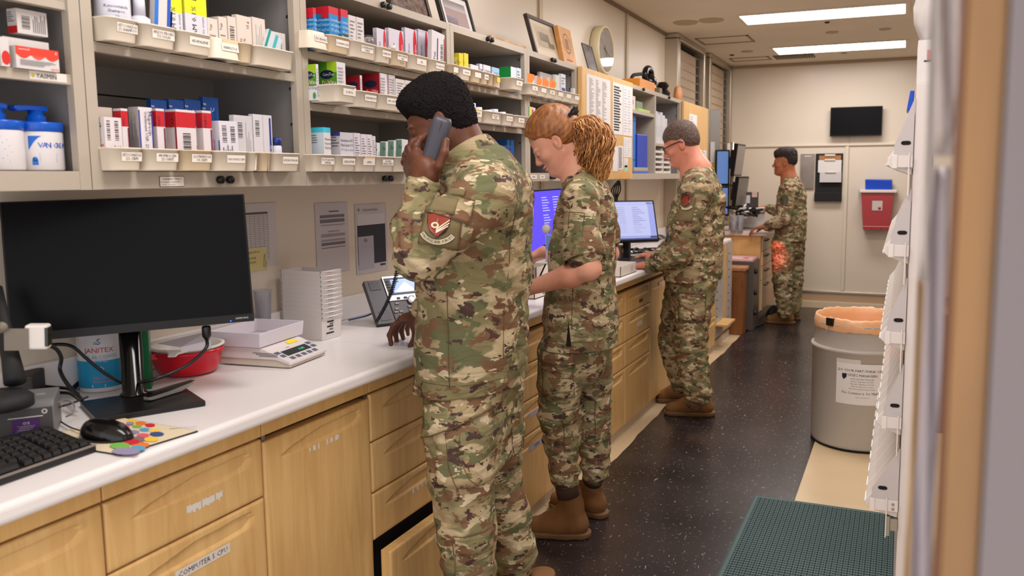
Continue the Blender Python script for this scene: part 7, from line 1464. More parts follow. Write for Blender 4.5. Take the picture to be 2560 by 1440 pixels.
# ================================================================== DOOR AT THE NEAR RIGHT, OUT OF FOCUS
YD=0.45
dr=bpy.data.objects.new('door_1',None);COL.objects.link(dr);dr['kind']='structure';dr.location=(0.05,YD,0);WM['door_1']=Matrix.Translation(dr.location)
f=MB();f.box(0.0250,0.0425,YD,YD+0.03,0,2.2,mat('oak_edge',(146,106,62),0.45,var=0.2,vscale=6,stretch=(8,8,1)));f.build('door_edge',dr,bevel=0.001)
f=MB();f.box(0.0430,0.60,YD-0.004,YD+0.12,0,2.4,mat('grey_wall_paint',(118,108,107),0.7));struct(f.build('wall_front'))
f=MB();f.box(0.0230,0.0247,YD+0.004,YD+0.03,0,2.2,mat('brown_seal',(120,76,52),0.6));f.build('door_seal',dr)
def hang(x0,x1,z0,z1,y,label,m_,wv=0.003,name='paper_sleeve'):
 f=MB();n=14;V=[]
 for j in range(n+1):
  z=z0+(z1-z0)*j/n
  for i in range(7):x=x0+(x1-x0)*i/6;V.append((x,y+wv*math.sin(j*0.8+i*1.3),z));
 F=[(j*7+i,j*7+i+1,(j+1)*7+i+1,(j+1)*7+i)for j in range(n)for i in range(6)]
 f.add(V,F,m_,None,True);o=f.build(name,origin=(x0,y,z0));s_=o.modifiers.new('s','SOLIDIFY');s_.thickness=0.0006;return tag(o,label,'sleeve','sleeves hanging by the near door')
hang(0.0150,0.0290,1.462,1.75,0.60,'glossy clear sleeve hanging high beside the near wooden door edge',mat('glossy_sleeve',(206,192,186),0.12,coat=0.6),0.004)
hang(0.0110,0.0165,1.38,1.75,0.58,'narrow pale strip hanging left of the glossy sleeve',mat('pale_strip',(206,196,188),0.3))
hang(0.0160,0.0290,0.90,1.455,0.63,'blurred pale paper sleeve hanging low beside the near wooden door edge',mat('pale_sleeve2',(176,164,166),0.35,var=0.25,vscale=12,var2=(172,160,166)))
hang(0.0115,0.0165,0.90,1.375,0.65,'tan strip hanging left of the low paper sleeve',mat('tan_strip',(188,158,120),0.5))
# ================================================================== PEOPLE: implicit surfaces, one continuous mesh per body and garment
def V3(*a):return np.array(a,float)
def nz(v):v=np.array(v,float);return v/np.linalg.norm(v)
class SDF:
 def __init__(s):s.p=[];s.cuts=[];s.disp=None
 def cone(s,a,b,r1,r2=None,k=0.02,flat=None,op='u'):
  a=np.array(a,float);b=np.array(b,float);r2=r1 if r2 is None else r2
  s.p.append(('c',a,b,r1,r2,k,flat,op,(a+b)/2,np.linalg.norm(a-b)/2+max(r1,r2)*(1.0 if not flat else max(1,flat[1]))));return s
 def chain(s,pts,rs,k=0.012,flat=None):
  for i in range(len(pts)-1):s.cone(pts[i],pts[i+1],rs[i],rs[i+1],k,flat)
  return s
 def ell(s,c,r,R=None,k=0.02,op='u'):
  c=np.array(c,float);r=np.array(r,float);s.p.append(('e',c,r,np.eye(3)if R is None else R,None,k,None,op,c,r.max()));return s
 def cut(s,p,n):s.cuts.append((np.array(p,float),nz(n)));return s
 def ev(s,P,prims):
  d=np.full(len(P),1.0)
  for q in prims:
   kind,k,op=q[0],q[5],q[7]
   if kind=='c':
    a,b,r1,r2,fl=q[1],q[2],q[3],q[4],q[6];X=P-a;ba=b-a;sc=1.0
    if fl:
     n,f=fl;t=X@n;X=X+np.outer(t*(1/f-1),n);ba=ba+n*((ba@n)*(1/f-1));sc=min(1,f)**0.5
    h=np.clip((X@ba)/max(ba@ba,1e-9),0,1);e=(np.sqrt(((X-np.outer(h,ba))**2).sum(1))-(r1+(r2-r1)*h))*sc
   else:
    X=(P-q[1])@q[3].T;k0=np.sqrt(((X/q[2])**2).sum(1));k1=np.sqrt(((X/q[2]**2)**2).sum(1))+1e-9;e=k0*(k0-1)/k1
   if op=='u':
    m_=np.maximum(k-np.abs(d-e),0)/k;d=np.minimum(d,e)-m_*m_*k*0.25
   else:
    m_=np.maximum(k-np.abs(-d-e),0)/k;d=np.maximum(d,-e)+m_*m_*k*0.25
  if s.disp is not None:d=d+s.disp(P)
  for p,n in s.cuts:d=np.maximum(d,(P-p)@n)
  return d
 def mesh(s,h,pad=0.03,B=12):
  un=[q for q in s.p if q[7]=='u']
  lo=np.min([q[8]-q[9]for q in un],0)-pad;hi=np.max([q[8]+q[9]for q in un],0)+pad
  nb=np.ceil((hi-lo)/(h*B)).astype(int);dims=nb*B+1
  D=np.full(tuple(dims),9.0,np.float32);g=np.arange(B+1)*h
  L=np.stack(np.meshgrid(g,g,g,indexing='ij'),-1).reshape(-1,3);R=h*B*0.87
  for i in range(nb[0]):
   for j in range(nb[1]):
    for k in range(nb[2]):
     o=lo+np.array([i,j,k])*h*B;c=o+h*B/2
     pr=[q for q in s.p if np.linalg.norm(c-q[8])<q[9]+R+0.06]
     sl=(slice(i*B,(i+1)*B+1),slice(j*B,(j+1)*B+1),slice(k*B,(k+1)*B+1))
     if not pr:continue
     dc=s.ev(c[None],pr)[0]
     if abs(dc)>R*1.9+0.012:
      if dc<0:D[sl]=-9.0
      continue
     D[sl]=s.ev(o+L,pr).reshape(B+1,B+1,B+1)
  S=D<0;c0=np.zeros(tuple(d-1 for d in dims),np.int8)
  offs=[(a,b,c)for a in(0,1)for b in(0,1)for c in(0,1)]
  for a,b,c in offs:c0+=S[a:dims[0]-1+a,b:dims[1]-1+b,c:dims[2]-1+c]
  act=np.argwhere((c0>0)&(c0<8))
  if not len(act):return np.zeros((0,3)),[]
  cv=np.stack([D[act[:,0]+a,act[:,1]+b,act[:,2]+c]for a,b,c in offs],1).clip(-0.05,0.05).astype(float);oa=np.array(offs,float)
  acc=np.zeros((len(act),3));cnt=np.zeros(len(act))
  for i in range(8):
   for j in range(i+1,8):
    if np.abs(oa[i]-oa[j]).sum()!=1:continue
    m_=(cv[:,i]<0)!=(cv[:,j]<0);t=np.where(m_,cv[:,i]/np.where(m_,cv[:,i]-cv[:,j],1),0)
    acc+=m_[:,None]*(oa[i]+(oa[j]-oa[i])*t[:,None]);cnt+=m_
  vt=lo+(act+acc/np.maximum(cnt,1)[:,None])*h
  idx=np.full(tuple(d-1 for d in dims),-1,np.int32);idx[act[:,0],act[:,1],act[:,2]]=np.arange(len(act));F=[]
  for ax in range(3):
   s0=[slice(None)]*3;s1=[slice(None)]*3;s0[ax]=slice(0,-1);s1[ax]=slice(1,None)
   ed=np.argwhere(S[tuple(s0)]!=S[tuple(s1)]);u,v=[(1,2),(2,0),(0,1)][ax]
   ed=ed[(ed[:,u]>0)&(ed[:,v]>0)&(ed[:,u]<dims[u]-1)&(ed[:,v]<dims[v]-1)]
   if not len(ed):continue
   du=np.zeros(3,int);du[u]=1;dv=np.zeros(3,int);dv[v]=1
   q=[idx[tuple((ed-x).T)]for x in(du+dv,dv,0*du,du)];fl=S[tuple(ed.T)]
   Q=np.stack(q,1);Q[~fl]=Q[~fl][:,::-1];F.append(Q[(Q>=0).all(1)])
  return vt,np.concatenate(F)
 def build(s,name,parent,m,h,**kw):
  v,F=s.mesh(h,**kw);I=np.array(WM[parent.name].inverted());v=v@I[:3,:3].T+I[:3,3]
  me=bpy.data.meshes.new(name);me.vertices.add(len(v));me.vertices.foreach_set('co',v.ravel().astype(np.float32))
  me.loops.add(len(F)*4);me.loops.foreach_set('vertex_index',F.ravel().astype(np.int32));me.polygons.add(len(F))
  me.polygons.foreach_set('loop_start',np.arange(len(F),dtype=np.int32)*4);me.materials.append(m);me.update(calc_edges=True);me.validate()
  me.polygons.foreach_set('use_smooth',np.ones(len(me.polygons),bool));me.update()
  o=bpy.data.objects.new(name,me);COL.objects.link(o);o.parent=parent;WM[o.name]=WM[parent.name];return o
def folds(P,amp=0.004,ph=0.0,dirs=None):
 """soft cloth creases: warped ridges in a few directions"""
 d=np.zeros(len(P));w1=np.sin(P[:,0]*17+ph)+np.sin(P[:,1]*13+P[:,2]*9+ph*2);w2=np.sin(P[:,2]*15+ph)+np.sin(P[:,0]*21-P[:,1]*11)
 for i,(k,wv)in enumerate(dirs or(((14,6,52),w1),((44,-10,34),w2),((-36,12,40),w1),((6,50,22),w2))):
  s_=np.sin(P@np.array(k,float)+1.5*wv+i*1.9+ph);mask=0.5+0.5*np.sin(P@V3(9,7,8)*0.9+i*2.3+ph*1.7)
  d+=-np.abs(s_)**2.2*mask*0.62+0.12*(i==0)
 return-d*amp*0.9
def hframe(c,f,tilt=0.0):
 f=nz(f);l=nz(np.cross(V3(0,0,1),f));u=np.cross(f,l)
 if tilt:l,u=l*math.cos(tilt)+u*math.sin(tilt),u*math.cos(tilt)-l*math.sin(tilt)
 return lambda a,b=0,z=0:np.array(c)+f*a+l*b+u*z,np.stack([f,l,u])
def head(S,H,R,sc=1.0,wide=1.0,nose=1.0):
 """adds a head to S; H(a forward, b left, z up) maps head coordinates (m)"""
 def e(a,b,z,r,k=0.02,op='u',rot=None):S.ell(H(a*sc,b*sc*wide,z*sc),np.array(r)*sc,R if rot is None else rot@R,k*sc,op)
 e(-0.012,0,0.032,(0.098,0.076,0.086));e(0.028,0,-0.028,(0.066,0.062,0.080),0.03);e(0.046,0,-0.080,(0.044,0.040,0.038),0.03)
 for q in(-1,1):
  S.cone(H(0.0,0.052*q*sc,-0.062*sc),H(0.070*sc,0.014*q*sc,-0.104*sc),0.017*sc,0.014*sc,0.03)
  e(0.062,0.042*q,-0.030,(0.022,0.020,0.016),0.02);e(0.093,0.031*q,-0.004,(0.012,0.016,0.0105),0.012,'s')
  e(0.0795,0.031*q,-0.006,(0.0125,0.0135,0.0120),0.004);e(0.084,0.028*q,0.014,(0.012,0.022,0.006),0.012)
  e(0.101,0.011*q,-0.036,(0.011,0.008,0.008),0.008)
  rt=np.array(Matrix.Rotation(0.25*q,3,'Z')@Matrix.Rotation(0.25,3,'Y'))
  e(-0.006,0.077*q,-0.018,(0.018,0.007,0.031),0.006,rot=rt);e(-0.002,0.085*q,-0.012,(0.010,0.006,0.017),0.005,'s',rot=rt);e(0.004,0.078*q,-0.020,(0.006,0.006,0.008),0.005)
 S.cone(H(0.088*sc,0,0.006*sc),H((0.108+0.004*nose)*sc,0,-0.029*sc),0.0065*sc,0.0098*sc,0.012)
 e(0.096,0,-0.058,(0.013,0.022,0.0055),0.006);e(0.093,0,-0.070,(0.012,0.019,0.0065),0.006);e(0.098,0,-0.064,(0.012,0.019,0.0012),0.003,'s');e(0.088,0,-0.096,(0.016,0.020,0.014),0.018)
def fingers(S,palm,fs,rs=1.0):
 """palm: list of (wrist, knuckle); fs: list of joint chains"""
 for a,b in palm:S.cone(a,b,0.0185*rs,0.0125*rs,0.016)
 for i,ch in enumerate(fs):
  r0=(0.0125 if i==0 else[0,0.0098,0.0100,0.0095,0.0084][min(i,4)])*rs;n=len(ch)
  S.chain(ch,[r0*(1-0.10*j)for j in range(n)],0.006)
def auto_hand(S,w,d,n_,s_,curl=(0.35,0.45,0.3),thumb=0.5,sc=1.0,spread=0.06):
 """w wrist, d towards knuckles, n_ palm normal, s_ thumb side"""
 d=nz(d);n_=nz(n_-d*(np.dot(n_,d)));s_=nz(s_-d*np.dot(s_,d)-n_*np.dot(s_,n_));pl=[];fs=[]
 th=[w+d*0.012*sc+s_*0.022*sc,w+d*0.040*sc+s_*0.043*sc+n_*0.012*sc,w+d*0.068*sc+s_*0.050*sc+n_*(0.02+0.012*thumb)*sc,w+d*0.090*sc+s_*0.045*sc+n_*(0.026+0.02*thumb)*sc];fs.append(th);pl.append((th[0],th[1]))
 for i,(o,L)in enumerate(((0.030,(0.044,0.026,0.021)),(0.010,(0.048,0.030,0.023)),(-0.010,(0.044,0.028,0.022)),(-0.028,(0.035,0.021,0.019)))):
  b=w+d*(0.088-0.004*abs(i-1))*sc+s_*o*sc;pl.append((w+s_*o*0.6*sc,b));ch=[b];a=0.0;dd=nz(d+s_*(1.2-i)*spread)
  for j in range(3):
   a+=curl[j]*(1+0.08*i);ch.append(ch[-1]+(dd*math.cos(a)+n_*math.sin(a))*L[j]*sc)
  fs.append(ch)
 fingers(S,pl,fs,sc)
def boot(t,heel,toe,zt,m,ms,lab=None,r=0.042,lean=(0,0),hh=0.20):
 """heel/toe: floor points"""
 heel=np.array(heel,float);toe=np.array(toe,float);z0=0.0036;d=toe-heel;L=np.linalg.norm(d[:2]);d=nz([d[0],d[1],0]);s_=V3(-d[1],d[0],0)
 P=lambda a,z,b=0:V3(heel[0],heel[1],z0)+d*a*L+V3(0,0,z)+s_*b
 S=SDF();S.cone(P(0.20,0.060),P(0.24,hh)+V3(lean[0],lean[1],0),0.044,r,0.03);S.cone(P(0.16,0.050),P(0.55,0.050),0.042,0.043,0.03,(s_,0.92));S.cone(P(0.50,0.052),P(0.83,0.040),0.044,0.037,0.03,(s_,1.05));S.cone(P(0.26,0.13),P(0.60,0.065),0.036,0.030,0.03)
 S.cut(P(0,0.022),(0,0,-1));S.cut(P(0.24,hh)+V3(0,0,0),(0,0,1));S.disp=lambda Q:folds(Q,0.0022,1.0)
 o=S.build('boot',t,m,0.004)
 S=SDF();S.cone(P(0.12,0.02),P(0.40,0.02),0.045,0.043,0.02,(s_,0.95));S.cone(P(0.35,0.02),P(0.84,0.02),0.043,0.041,0.02,(s_,1.12));S.cut(P(0,0.0005),(0,0,-1));S.cut(P(0,0.026),(0,0,1))
 so=S.build('sole',o,ms,0.004)
 f=MB()
 for k in range(6):
  c=P(0.36+0.055*k,0.150-0.017*k);f.tube([c+s_*0.030-d*0.006-V3(0,0,0.006),c+d*0.010+V3(0,0,0.010),c-s_*0.030-d*0.006-V3(0,0,0.006)],0.0036,mat('boot_lace',(84,54,28),0.8),6)
 f.build('laces',o);return o
M_boot=mat('coyote_suede',(134,92,50),0.85,var=0.2,vscale=12,bump=0.5,bscale=300);M_sole=mat('boot_sole',(120,88,54),0.8);M_sock=mat('brown_sock',(66,42,32),0.9)
def skin(name,c,c2):return mat(name,c,0.45,var=0.3,vscale=9,var2=c2,sss=0.15,bump=0.12,bscale=240,spec=0.3)
def Wp_(px,py,Y):return ony(px,py,Y)
PATCHV=[]
def patch(par,C,nrm,up,w_,h_,name,draw,m):
 """sewn-on patch lying on the sleeve"""
 n=nz(nrm);u=nz(np.cross(up,n));v=np.cross(n,u);f=MB();P=lambda x,y,z=0:np.array(C)+u*x*w_+v*y*h_+n*z
 draw(f,P,m);return f.build(name,par)
def curved_panel(par,a,b,ax,r,w0,z0,z1,name,m,off=0.004):pass
from mathutils.bvhtree import BVHTree
def tree_of(o):
 me=o.data;W_=WM[o.name];v=[W_@x.co for x in me.vertices];return BVHTree.FromPolygons(v,[tuple(p.vertices)for p in me.polygons])
def wrapper(tree,C,n,up,maxd=0.16):
 n=nz(n);u=nz(np.cross(up,n));v=np.cross(n,u);C=np.array(C,float)
 def P(x,y,off=0.0012):
  o=C+u*x+v*y+n*0.10;h=tree.ray_cast(Vector(o),Vector(-n),maxd+0.10)
  return(np.array(h[0])+n*off)if h[0]is not None else C+u*x+v*y
 return P
def wpanel(par,P,poly_fn,nx,ny,m,name,off=0.0012,thick=0.0,build=True,f=None):
 f=f or MB();V=[];F=[]
 for j in range(ny+1):
  for i in range(nx+1):x,y=poly_fn(i/nx,j/ny);V.append(P(x,y,off))
 F=[(j*(nx+1)+i,j*(nx+1)+i+1,(j+1)*(nx+1)+i+1,(j+1)*(nx+1)+i)for j in range(ny)for i in range(nx)]
 f.add(V,F,m,None,True)
 if not build:return f
 o=f.build(name,par)
 if thick:s_=o.modifiers.new('s','SOLIDIFY');s_.thickness=thick;s_.offset=1.0
 return o
def rect(w_,h_,sk=0.0):return lambda a,b:((a-0.5)*w_+sk*(b-0.5),(b-0.5)*h_)
def wtext(f,P,s_,x,y,sz,m,off=0.003,rot=0.0,rad=None):
 v,fc,wd=text_geo(s_);q=sz/0.72;V=[]
 for p in v:
  a,b=(p[0]-wd/2)*q,p[1]*q
  if rad:th=a/rad;a,b=(rad+b)*math.sin(th),(rad+b)*-math.cos(th)+rad if rad<0 else(rad-b)*math.sin(th)*1.0;
  c,s2=math.cos(rot),math.sin(rot);V.append(P(x+a*c-b*s2,y+a*s2+b*c,off))
 f.add(V,fc,m)
def outline(par,P,pts,m,r=0.0013,off=0.008,closed=True):
 f=MB();pp=list(pts)+([pts[0]]if closed else[]);Q=[]
 for(a,b)in zip(pp[:-1],pp[1:]):
  for k in range(8):s_=k/8;Q.append(P(a[0]+(b[0]-a[0])*s_,a[1]+(b[1]-a[1])*s_,off))
 Q.append(P(pp[-1][0],pp[-1][1],off));f.tube(Q,r,m,5);return f.build('seam',par)
def seam(par_f,P,pts,m,r=0.0011):par_f.tube([P(x,y,0.0008)for x,y in pts],r,m,5)
def emblem(par,P,sc,shield,words=True):
 f=MB();k_=flat((40,32,30));pts=[(-0.5,0.42),(-0.2,0.47),(0,0.5),(0.2,0.47),(0.5,0.42),(0.46,0.0),(0.32,-0.32),(0,-0.55),(-0.32,-0.32),(-0.46,0.0)]
 f.quad([P(x*sc*0.80,y*sc*0.80+0.06*sc,0.0020)for x,y in pts],k_);f.quad([P(x*sc*0.73,y*sc*0.73+0.06*sc,0.0026)for x,y in pts],flat(shield))
 wh=flat((226,216,186))
 for(a,b)in(((-0.05,-0.12),(0.36,0.22)),((-0.05,-0.18),(0.36,0.12)),((-0.05,-0.22),(0.33,0.02)),((-0.08,-0.02),(-0.02,0.22))):
  f.quad([P(a[0]*sc,(a[1]-0.02)*sc,0.0032),P(b[0]*sc,(b[1]-0.015)*sc,0.0032),P(b[0]*sc,(b[1]+0.02)*sc,0.0032),P(a[0]*sc,(a[1]+0.03)*sc,0.0032)],wh)
 f.quad([P((-0.10+0.13*math.cos(q))*sc,(0.02+0.10*math.sin(q))*sc,0.0030)for q in[2*math.pi*i/12 for i in range(12)]],wh);f.quad([P((-0.10+0.07*math.cos(q))*sc,(0.02+0.05*math.sin(q))*sc,0.0034)for q in[2*math.pi*i/10 for i in range(10)]],flat((150,60,40)))
 n=12;R_=0.62*sc
 for lay,(w0,w1,c,o_)in enumerate(((0.0,0.20*sc,(40,32,30),0.0036),(0.02*sc,0.18*sc,(206,194,160),0.0040))):
  for i in range(n):
   t0,t1=math.radians(-56+112*i/n),math.radians(-56+112*(i+1)/n);q=lambda t,r:P(r*math.sin(t),0.08*sc-r*math.cos(t),o_)
   f.quad([q(t0,R_+w0-0.12*sc),q(t0,R_+w1-0.12*sc),q(t1,R_+w1-0.12*sc),q(t1,R_+w0-0.12*sc)],flat(c))
 if words:
  for i,ch in enumerate('PACIFIC AIR FORCES'):
   t=math.radians(-50+100*i/17);v,fc,wd=text_geo(ch)if ch!=' ' else(np.zeros((0,3)),[],0);qz=0.085*sc/0.72;r=R_+0.015*sc-0.0*sc
   f.add([P((r-p[1]*qz)*math.sin(t)+(p[0]-wd/2)*qz*math.cos(t),0.08*sc-(r-p[1]*qz)*math.cos(t)+(p[0]-wd/2)*qz*math.sin(t),0.0046)for p in v],fc,k_)
 return f.build('unit_patch',par)
def collar(par,c,ax,r0,r1,h,a0,a1,m,name='collar',fold=0.0):
 ax=nz(ax);u=nz(np.cross(V3(0,1,0),ax));v=np.cross(ax,u);V=[];n=40;L=6
 for j in range(L+1):
  s_=j/L;r=r0+(r1-r0)*s_+0.004*math.sin(s_*math.pi)
  for i in range(n+1):
   a=math.radians(a0+(a1-a0)*i/n);V.append(np.array(c)+(u*math.cos(a)+v*math.sin(a))*r*(1+0.02*math.sin(a*3))+ax*(h*s_))
 F=[(j*(n+1)+i,j*(n+1)+i+1,(j+1)*(n+1)+i+1,(j+1)*(n+1)+i)for j in range(L)for i in range(n)]
 f=MB();f.add(V,F,m,None,True);o=f.build(name,par);s_=o.modifiers.new('s','SOLIDIFY');s_.thickness=0.005;s_.offset=0;return o
def curly(P,amp,wl):
 k=2*math.pi/wl;w_=1.3*np.sin(P[:,::-1]*k*0.37+1.0)
 return amp*(np.sin(P[:,0]*k+w_[:,0]*2)*np.sin(P[:,1]*k*1.1+w_[:,1]*2)*np.sin(P[:,2]*k*0.93+w_[:,2]*2)+0.5*np.sin(P@V3(1.7,-1.2,1.9)*k+w_[:,0]*3))
m_stitch=mat('stitching',(96,74,48),0.8);m_velcro=mat('velcro_tan',(128,112,78),0.95,bump=0.8,bscale=900)
W=ony
# ------------------------------------------------------------------ the caller
c1=camo_mat('camouflage_near',0.0,1.0);c1t=camo_mat('camouflage_trousers_near',3.3,1.15)
sk1=skin('dark_brown_skin',(106,64,45),(86,50,35))
t1=thing('person','man in camouflage uniform with short curly black hair, holding a grey handset to his ear','person',(-1.13,2.1,0.003))
Y0=2.10;fh=nz((-0.80,-0.34,-0.46));H1,R1=hframe(W(1098,297,2.055),fh)
shN,shF=W(1205,500,1.915),W(1262,478,2.27);elN,wrN=W(1046,640,1.82),W(1056,468,1.885)
elF,wrF=V3(-1.17,2.38,1.13),W(1048,795,2.21)
B=SDF();head(B,H1,R1,0.95)
B.cone(H1(-0.035,0,-0.03),W(1190,430,2.09),0.056,0.066,0.03)
B.cone(W(1190,430,2.09),W(1183,900,2.10),0.07,0.10,0.05);B.chain([W(1183,900,2.1),W(1152,1190,1.95),W(1178,1440,1.93)],[0.07,0.05,0.04],0.04);B.chain([W(1183,900,2.1),W(1240,1180,2.2),W(1284,1390,2.22)],[0.07,0.05,0.04],0.04)
B.chain([W(1200,470,2.09),shN,elN,wrN],[0.05,0.045,0.038,0.026],0.02);B.chain([W(1200,470,2.09),shF,elF,wrF],[0.05,0.045,0.038,0.025],0.02)
k=[W(1042,392,1.895),W(1030,396,1.915),W(1022,405,1.935),W(1020,421,1.95)]
B.cone(W(1060,462,1.885),W(1066,420,1.885),0.030,0.030,0.02,(nz((0.5,-0.86,0)),0.62));B.cone(W(1062,445,1.885),W(1044,402,1.90),0.030,0.027,0.02,(nz((0.5,-0.86,0)),0.6))
fi=[[W(1078,436,1.880),W(1098,414,1.870),W(1111,382,1.872),W(1115,352,1.888)],[k[0],W(1040,366,1.900),W(1052,346,1.915),W(1064,336,1.932)],[k[1],W(1022,372,1.925),W(1032,354,1.945),W(1046,346,1.955)],[k[2],W(1014,388,1.945),W(1020,370,1.965),W(1032,360,1.975)],[k[3],W(1010,406,1.965),W(1012,391,1.98),W(1020,380,1.99)]]
pl=[(wrN+V3(0.006,0,0),fi[0][0]),(fi[0][0],k[0]),(wrN,k[0]),(wrN,k[1]),(wrN-V3(0.006,0,0),k[2]),(wrN-V3(0.012,0,0),k[3]),(k[0]*0.5+wrN*0.5,fi[0][0])]
fingers(B,pl,fi,1.08)
kn=[W(1003,800,2.185),W(1012,793,2.205),W(1024,790,2.225),W(1034,792,2.245)]
f2=[[W(1036,815,2.19),W(1040,838,2.175),W(1034,856,2.165),W(1026,866,2.155)],[kn[0],W(984,815,2.17),W(974,838,2.16),W(978,861,2.15)],[kn[1],W(996,812,2.20),W(988,833,2.20),W(992,853,2.20)],[kn[2],W(1008,808,2.23),W(1003,827,2.23),W(1008,846,2.235)],[kn[3],W(1022,806,2.26),W(1018,822,2.265),W(1020,836,2.27)]]
fingers(B,[(wrF,kn[0]),(wrF,kn[1]),(wrF,kn[2]),(wrF,kn[3]),(wrF,f2[0][0])],f2,1.05)
b1=B.build('body',t1,sk1,0.0032)
S=SDF();E_=lambda a,b,z,r,k=0.02,op='u':S.ell(H1(a*.95,b*.95,z*.95),np.array(r)*.95,R1,k,op)
E_(-0.012,0,0.044,(0.106,0.084,0.090));E_(-0.046,0,-0.02,(0.060,0.074,0.076),0.03);E_(0.040,0,0.080,(0.050,0.066,0.034),0.03)
S.cut(H1(0.082,0,0.054),H1(1,0,-0.25)-H1(0,0,0));
for q in(-1,1):E_(0.104,0.062*q,-0.030,(0.078,0.062,0.082),0.012,'s');E_(-0.004,0.088*q,-0.030,(0.018,0.028,0.036),0.008,'s')
E_(0.02,0,-0.120,(0.10,0.12,0.055),0.02,'s')
S.disp=lambda P:curly(P,0.0032,0.013)+curly(P,0.0016,0.006)
mh1=mat('black_curly_hair',(24,20,20),0.9,bump=1.0,bscale=260,spec=0.15)
S.build('hair',t1,mh1,0.0028)
S=SDF();E_(0.045,0,-0.105,(0.052,0.050,0.040));
for q in(-1,1):S.cone(H1(0.012,0.058*q,-0.045),H1(0.035,0.046*q,-0.098),0.014,0.020,0.02)
S.cut(H1(0.075,0,-0.07),H1(0.5,0,1)-H1(0,0,0));S.disp=lambda P:curly(P,0.0015,0.008)
S.build('beard',t1,mat('black_beard',(22,17,16),0.9,bump=1.0,bscale=300,spec=0.1),0.003)
for q in(-1,1):f=MB();f.tube([H1(0.090,0.014*q,0.015),H1(0.088,0.030*q,0.020),H1(0.077,0.046*q,0.013)],[0.003,0.004,0.002],mh1,6);f.build('eyebrow',t1)
J=SDF();fx=V3(-1,0,0)
J.cone(W(1176,990,2.10),W(1183,850,2.10),0.210,0.200,0.03,(fx,0.74));J.cone(W(1184,860,2.10),W(1188,650,2.10),0.198,0.204,0.04,(fx,0.72));J.cone(W(1188,660,2.10),W(1208,520,2.09),0.204,0.170,0.05,(fx,0.74))
J.cone(W(1208,520,2.09),W(1208,455,2.09),0.150,0.085,0.06,(fx,0.8));J.cone(shN+V3(0,0.02,0),shF-V3(0,0.02,0),0.083,0.083,0.05);J.cone(W(1215,440,2.09),shN,0.07,0.07,0.05);J.cone(W(1215,440,2.09),shF,0.07,0.07,0.05)
mid=(shN+elN)/2;J.chain([shN,mid+V3(0,-0.02,0),elN],[0.080,0.075,0.066],0.014);fm=elN*0.6+wrN*0.4+V3(-0.018,0,0.0);J.chain([elN,fm,wrN+V3(0.0,0,-0.012)],[0.064,0.060,0.047],0.015)
J.cone(wrN+V3(-0.002,0,-0.035),wrN+V3(0.002,0,-0.005),0.052,0.051,0.006);J.cone(wrN+V3(0,0,0.092),wrN+V3(0,0,0.15),0.066,0.066,0.004,op='s')
J.chain([shF,elF,wrF+V3(0.02,0.01,0.03)],[0.080,0.064,0.05],0.04)
J.cut(W(1185,958,2.10),(0.035,0,-1));J.cut(wrN+V3(0,0,0.026),(-0.05,0,1))if False else None
J.disp=lambda P:folds(P,0.0075,0.6)*np.clip(1.25-np.abs(P[:,2]-1.15)*1.2,0.35,1.2)
j1=J.build('jacket',t1,c1,0.0042)
collar(j1,W(1186,426,2.085),(-0.60,-0.05,0.80),0.094,0.088,0.060,-160,160,c1)
tr=tree_of(j1)
nrm=nz((0.50,-0.84,0.12));upv=nz((0.30,-0.0,0.95))
a_=W(1150,520,1.84);P=wrapper(tr,W(1128,520,1.83),nz((0.40,-0.88,0.25)),(0.25,0,1))
wpanel(j1,P,lambda a,b:((a-0.5)*0.115,(b-0.5)*0.062-0.010*(a-0.5)),10,6,c1,'pocket_flap',0.0035,0.0025);outline(j1,P,[(-0.0575,-0.026),(0.0575,-0.036),(0.0575,0.026),(-0.0575,0.036)],m_stitch,0.0014,0.0066)
wpanel(j1,P,lambda a,b:((a-0.5)*0.070-0.018,(b-0.5)*0.045),8,5,m_velcro,'hook_panel',0.0072,0.001)
P2=wrapper(tr,W(1140,482,1.84),nz((0.40,-0.88,0.3)),(0.25,0,1));wpanel(j1,P2,rect(0.05,0.018),6,3,m_velcro,'hook_panel',0.0040,0.001)
P3=wrapper(tr,W(1106,572,1.82),nz((0.42,-0.88,0.16)),(0.20,0,1));wpanel(j1,P3,rect(0.100,0.098),10,10,m_velcro,'hook_panel',0.0022,0.001);outline(j1,P3,[(-0.05,-0.049),(0.05,-0.049),(0.05,0.049),(-0.05,0.049)],m_stitch,0.0013,0.0036)
P4=wrapper(tr,W(1100,570,1.82),nz((0.42,-0.88,0.16)),(0.12,0,1));PE=lambda x,y,o_=0:P4(x,y,0.0042+o_);emblem(j1,PE,0.078,(140,52,34))
f=MB();P5=wrapper(tr,W(1285,650,2.05),nz((0.85,-0.5,0.0)),(0,0,1),0.3);seam(f,P5,[(-0.03+0.01*math.sin(k*0.4),0.22-0.045*k)for k in range(12)],m_stitch)
P6=wrapper(tr,W(1160,900,1.95),nz((0.25,-0.96,0.0)),(0,0,1),0.3);seam(f,P6,[(-0.03,0.20-0.03*k)for k in range(10)],m_stitch)
seam(f,P6,[(-0.14+0.03*k,-0.062+0.002*math.sin(k))for k in range(11)],m_stitch);f.build('seam',j1)
hc0,hc1=W(1081,384,1.905),W(1107,300,1.915);hv=nz(hc1-hc0);hn=nz(V3(0.50,-0.86,0.1)-hv*np.dot(V3(0.50,-0.86,0.1),hv));HMx=frame_at(hc0,Vector(np.cross(hv,hn)),Vector(hv))
t_ph=thing('phone_handset','dark grey telephone handset held to the caller\'s ear','phone handset',tuple(hc0))
f=MB();Lh=float(np.linalg.norm(hc1-hc0));mhs=mat('handset_grey',(62,60,68),0.42)
V=[];n=10
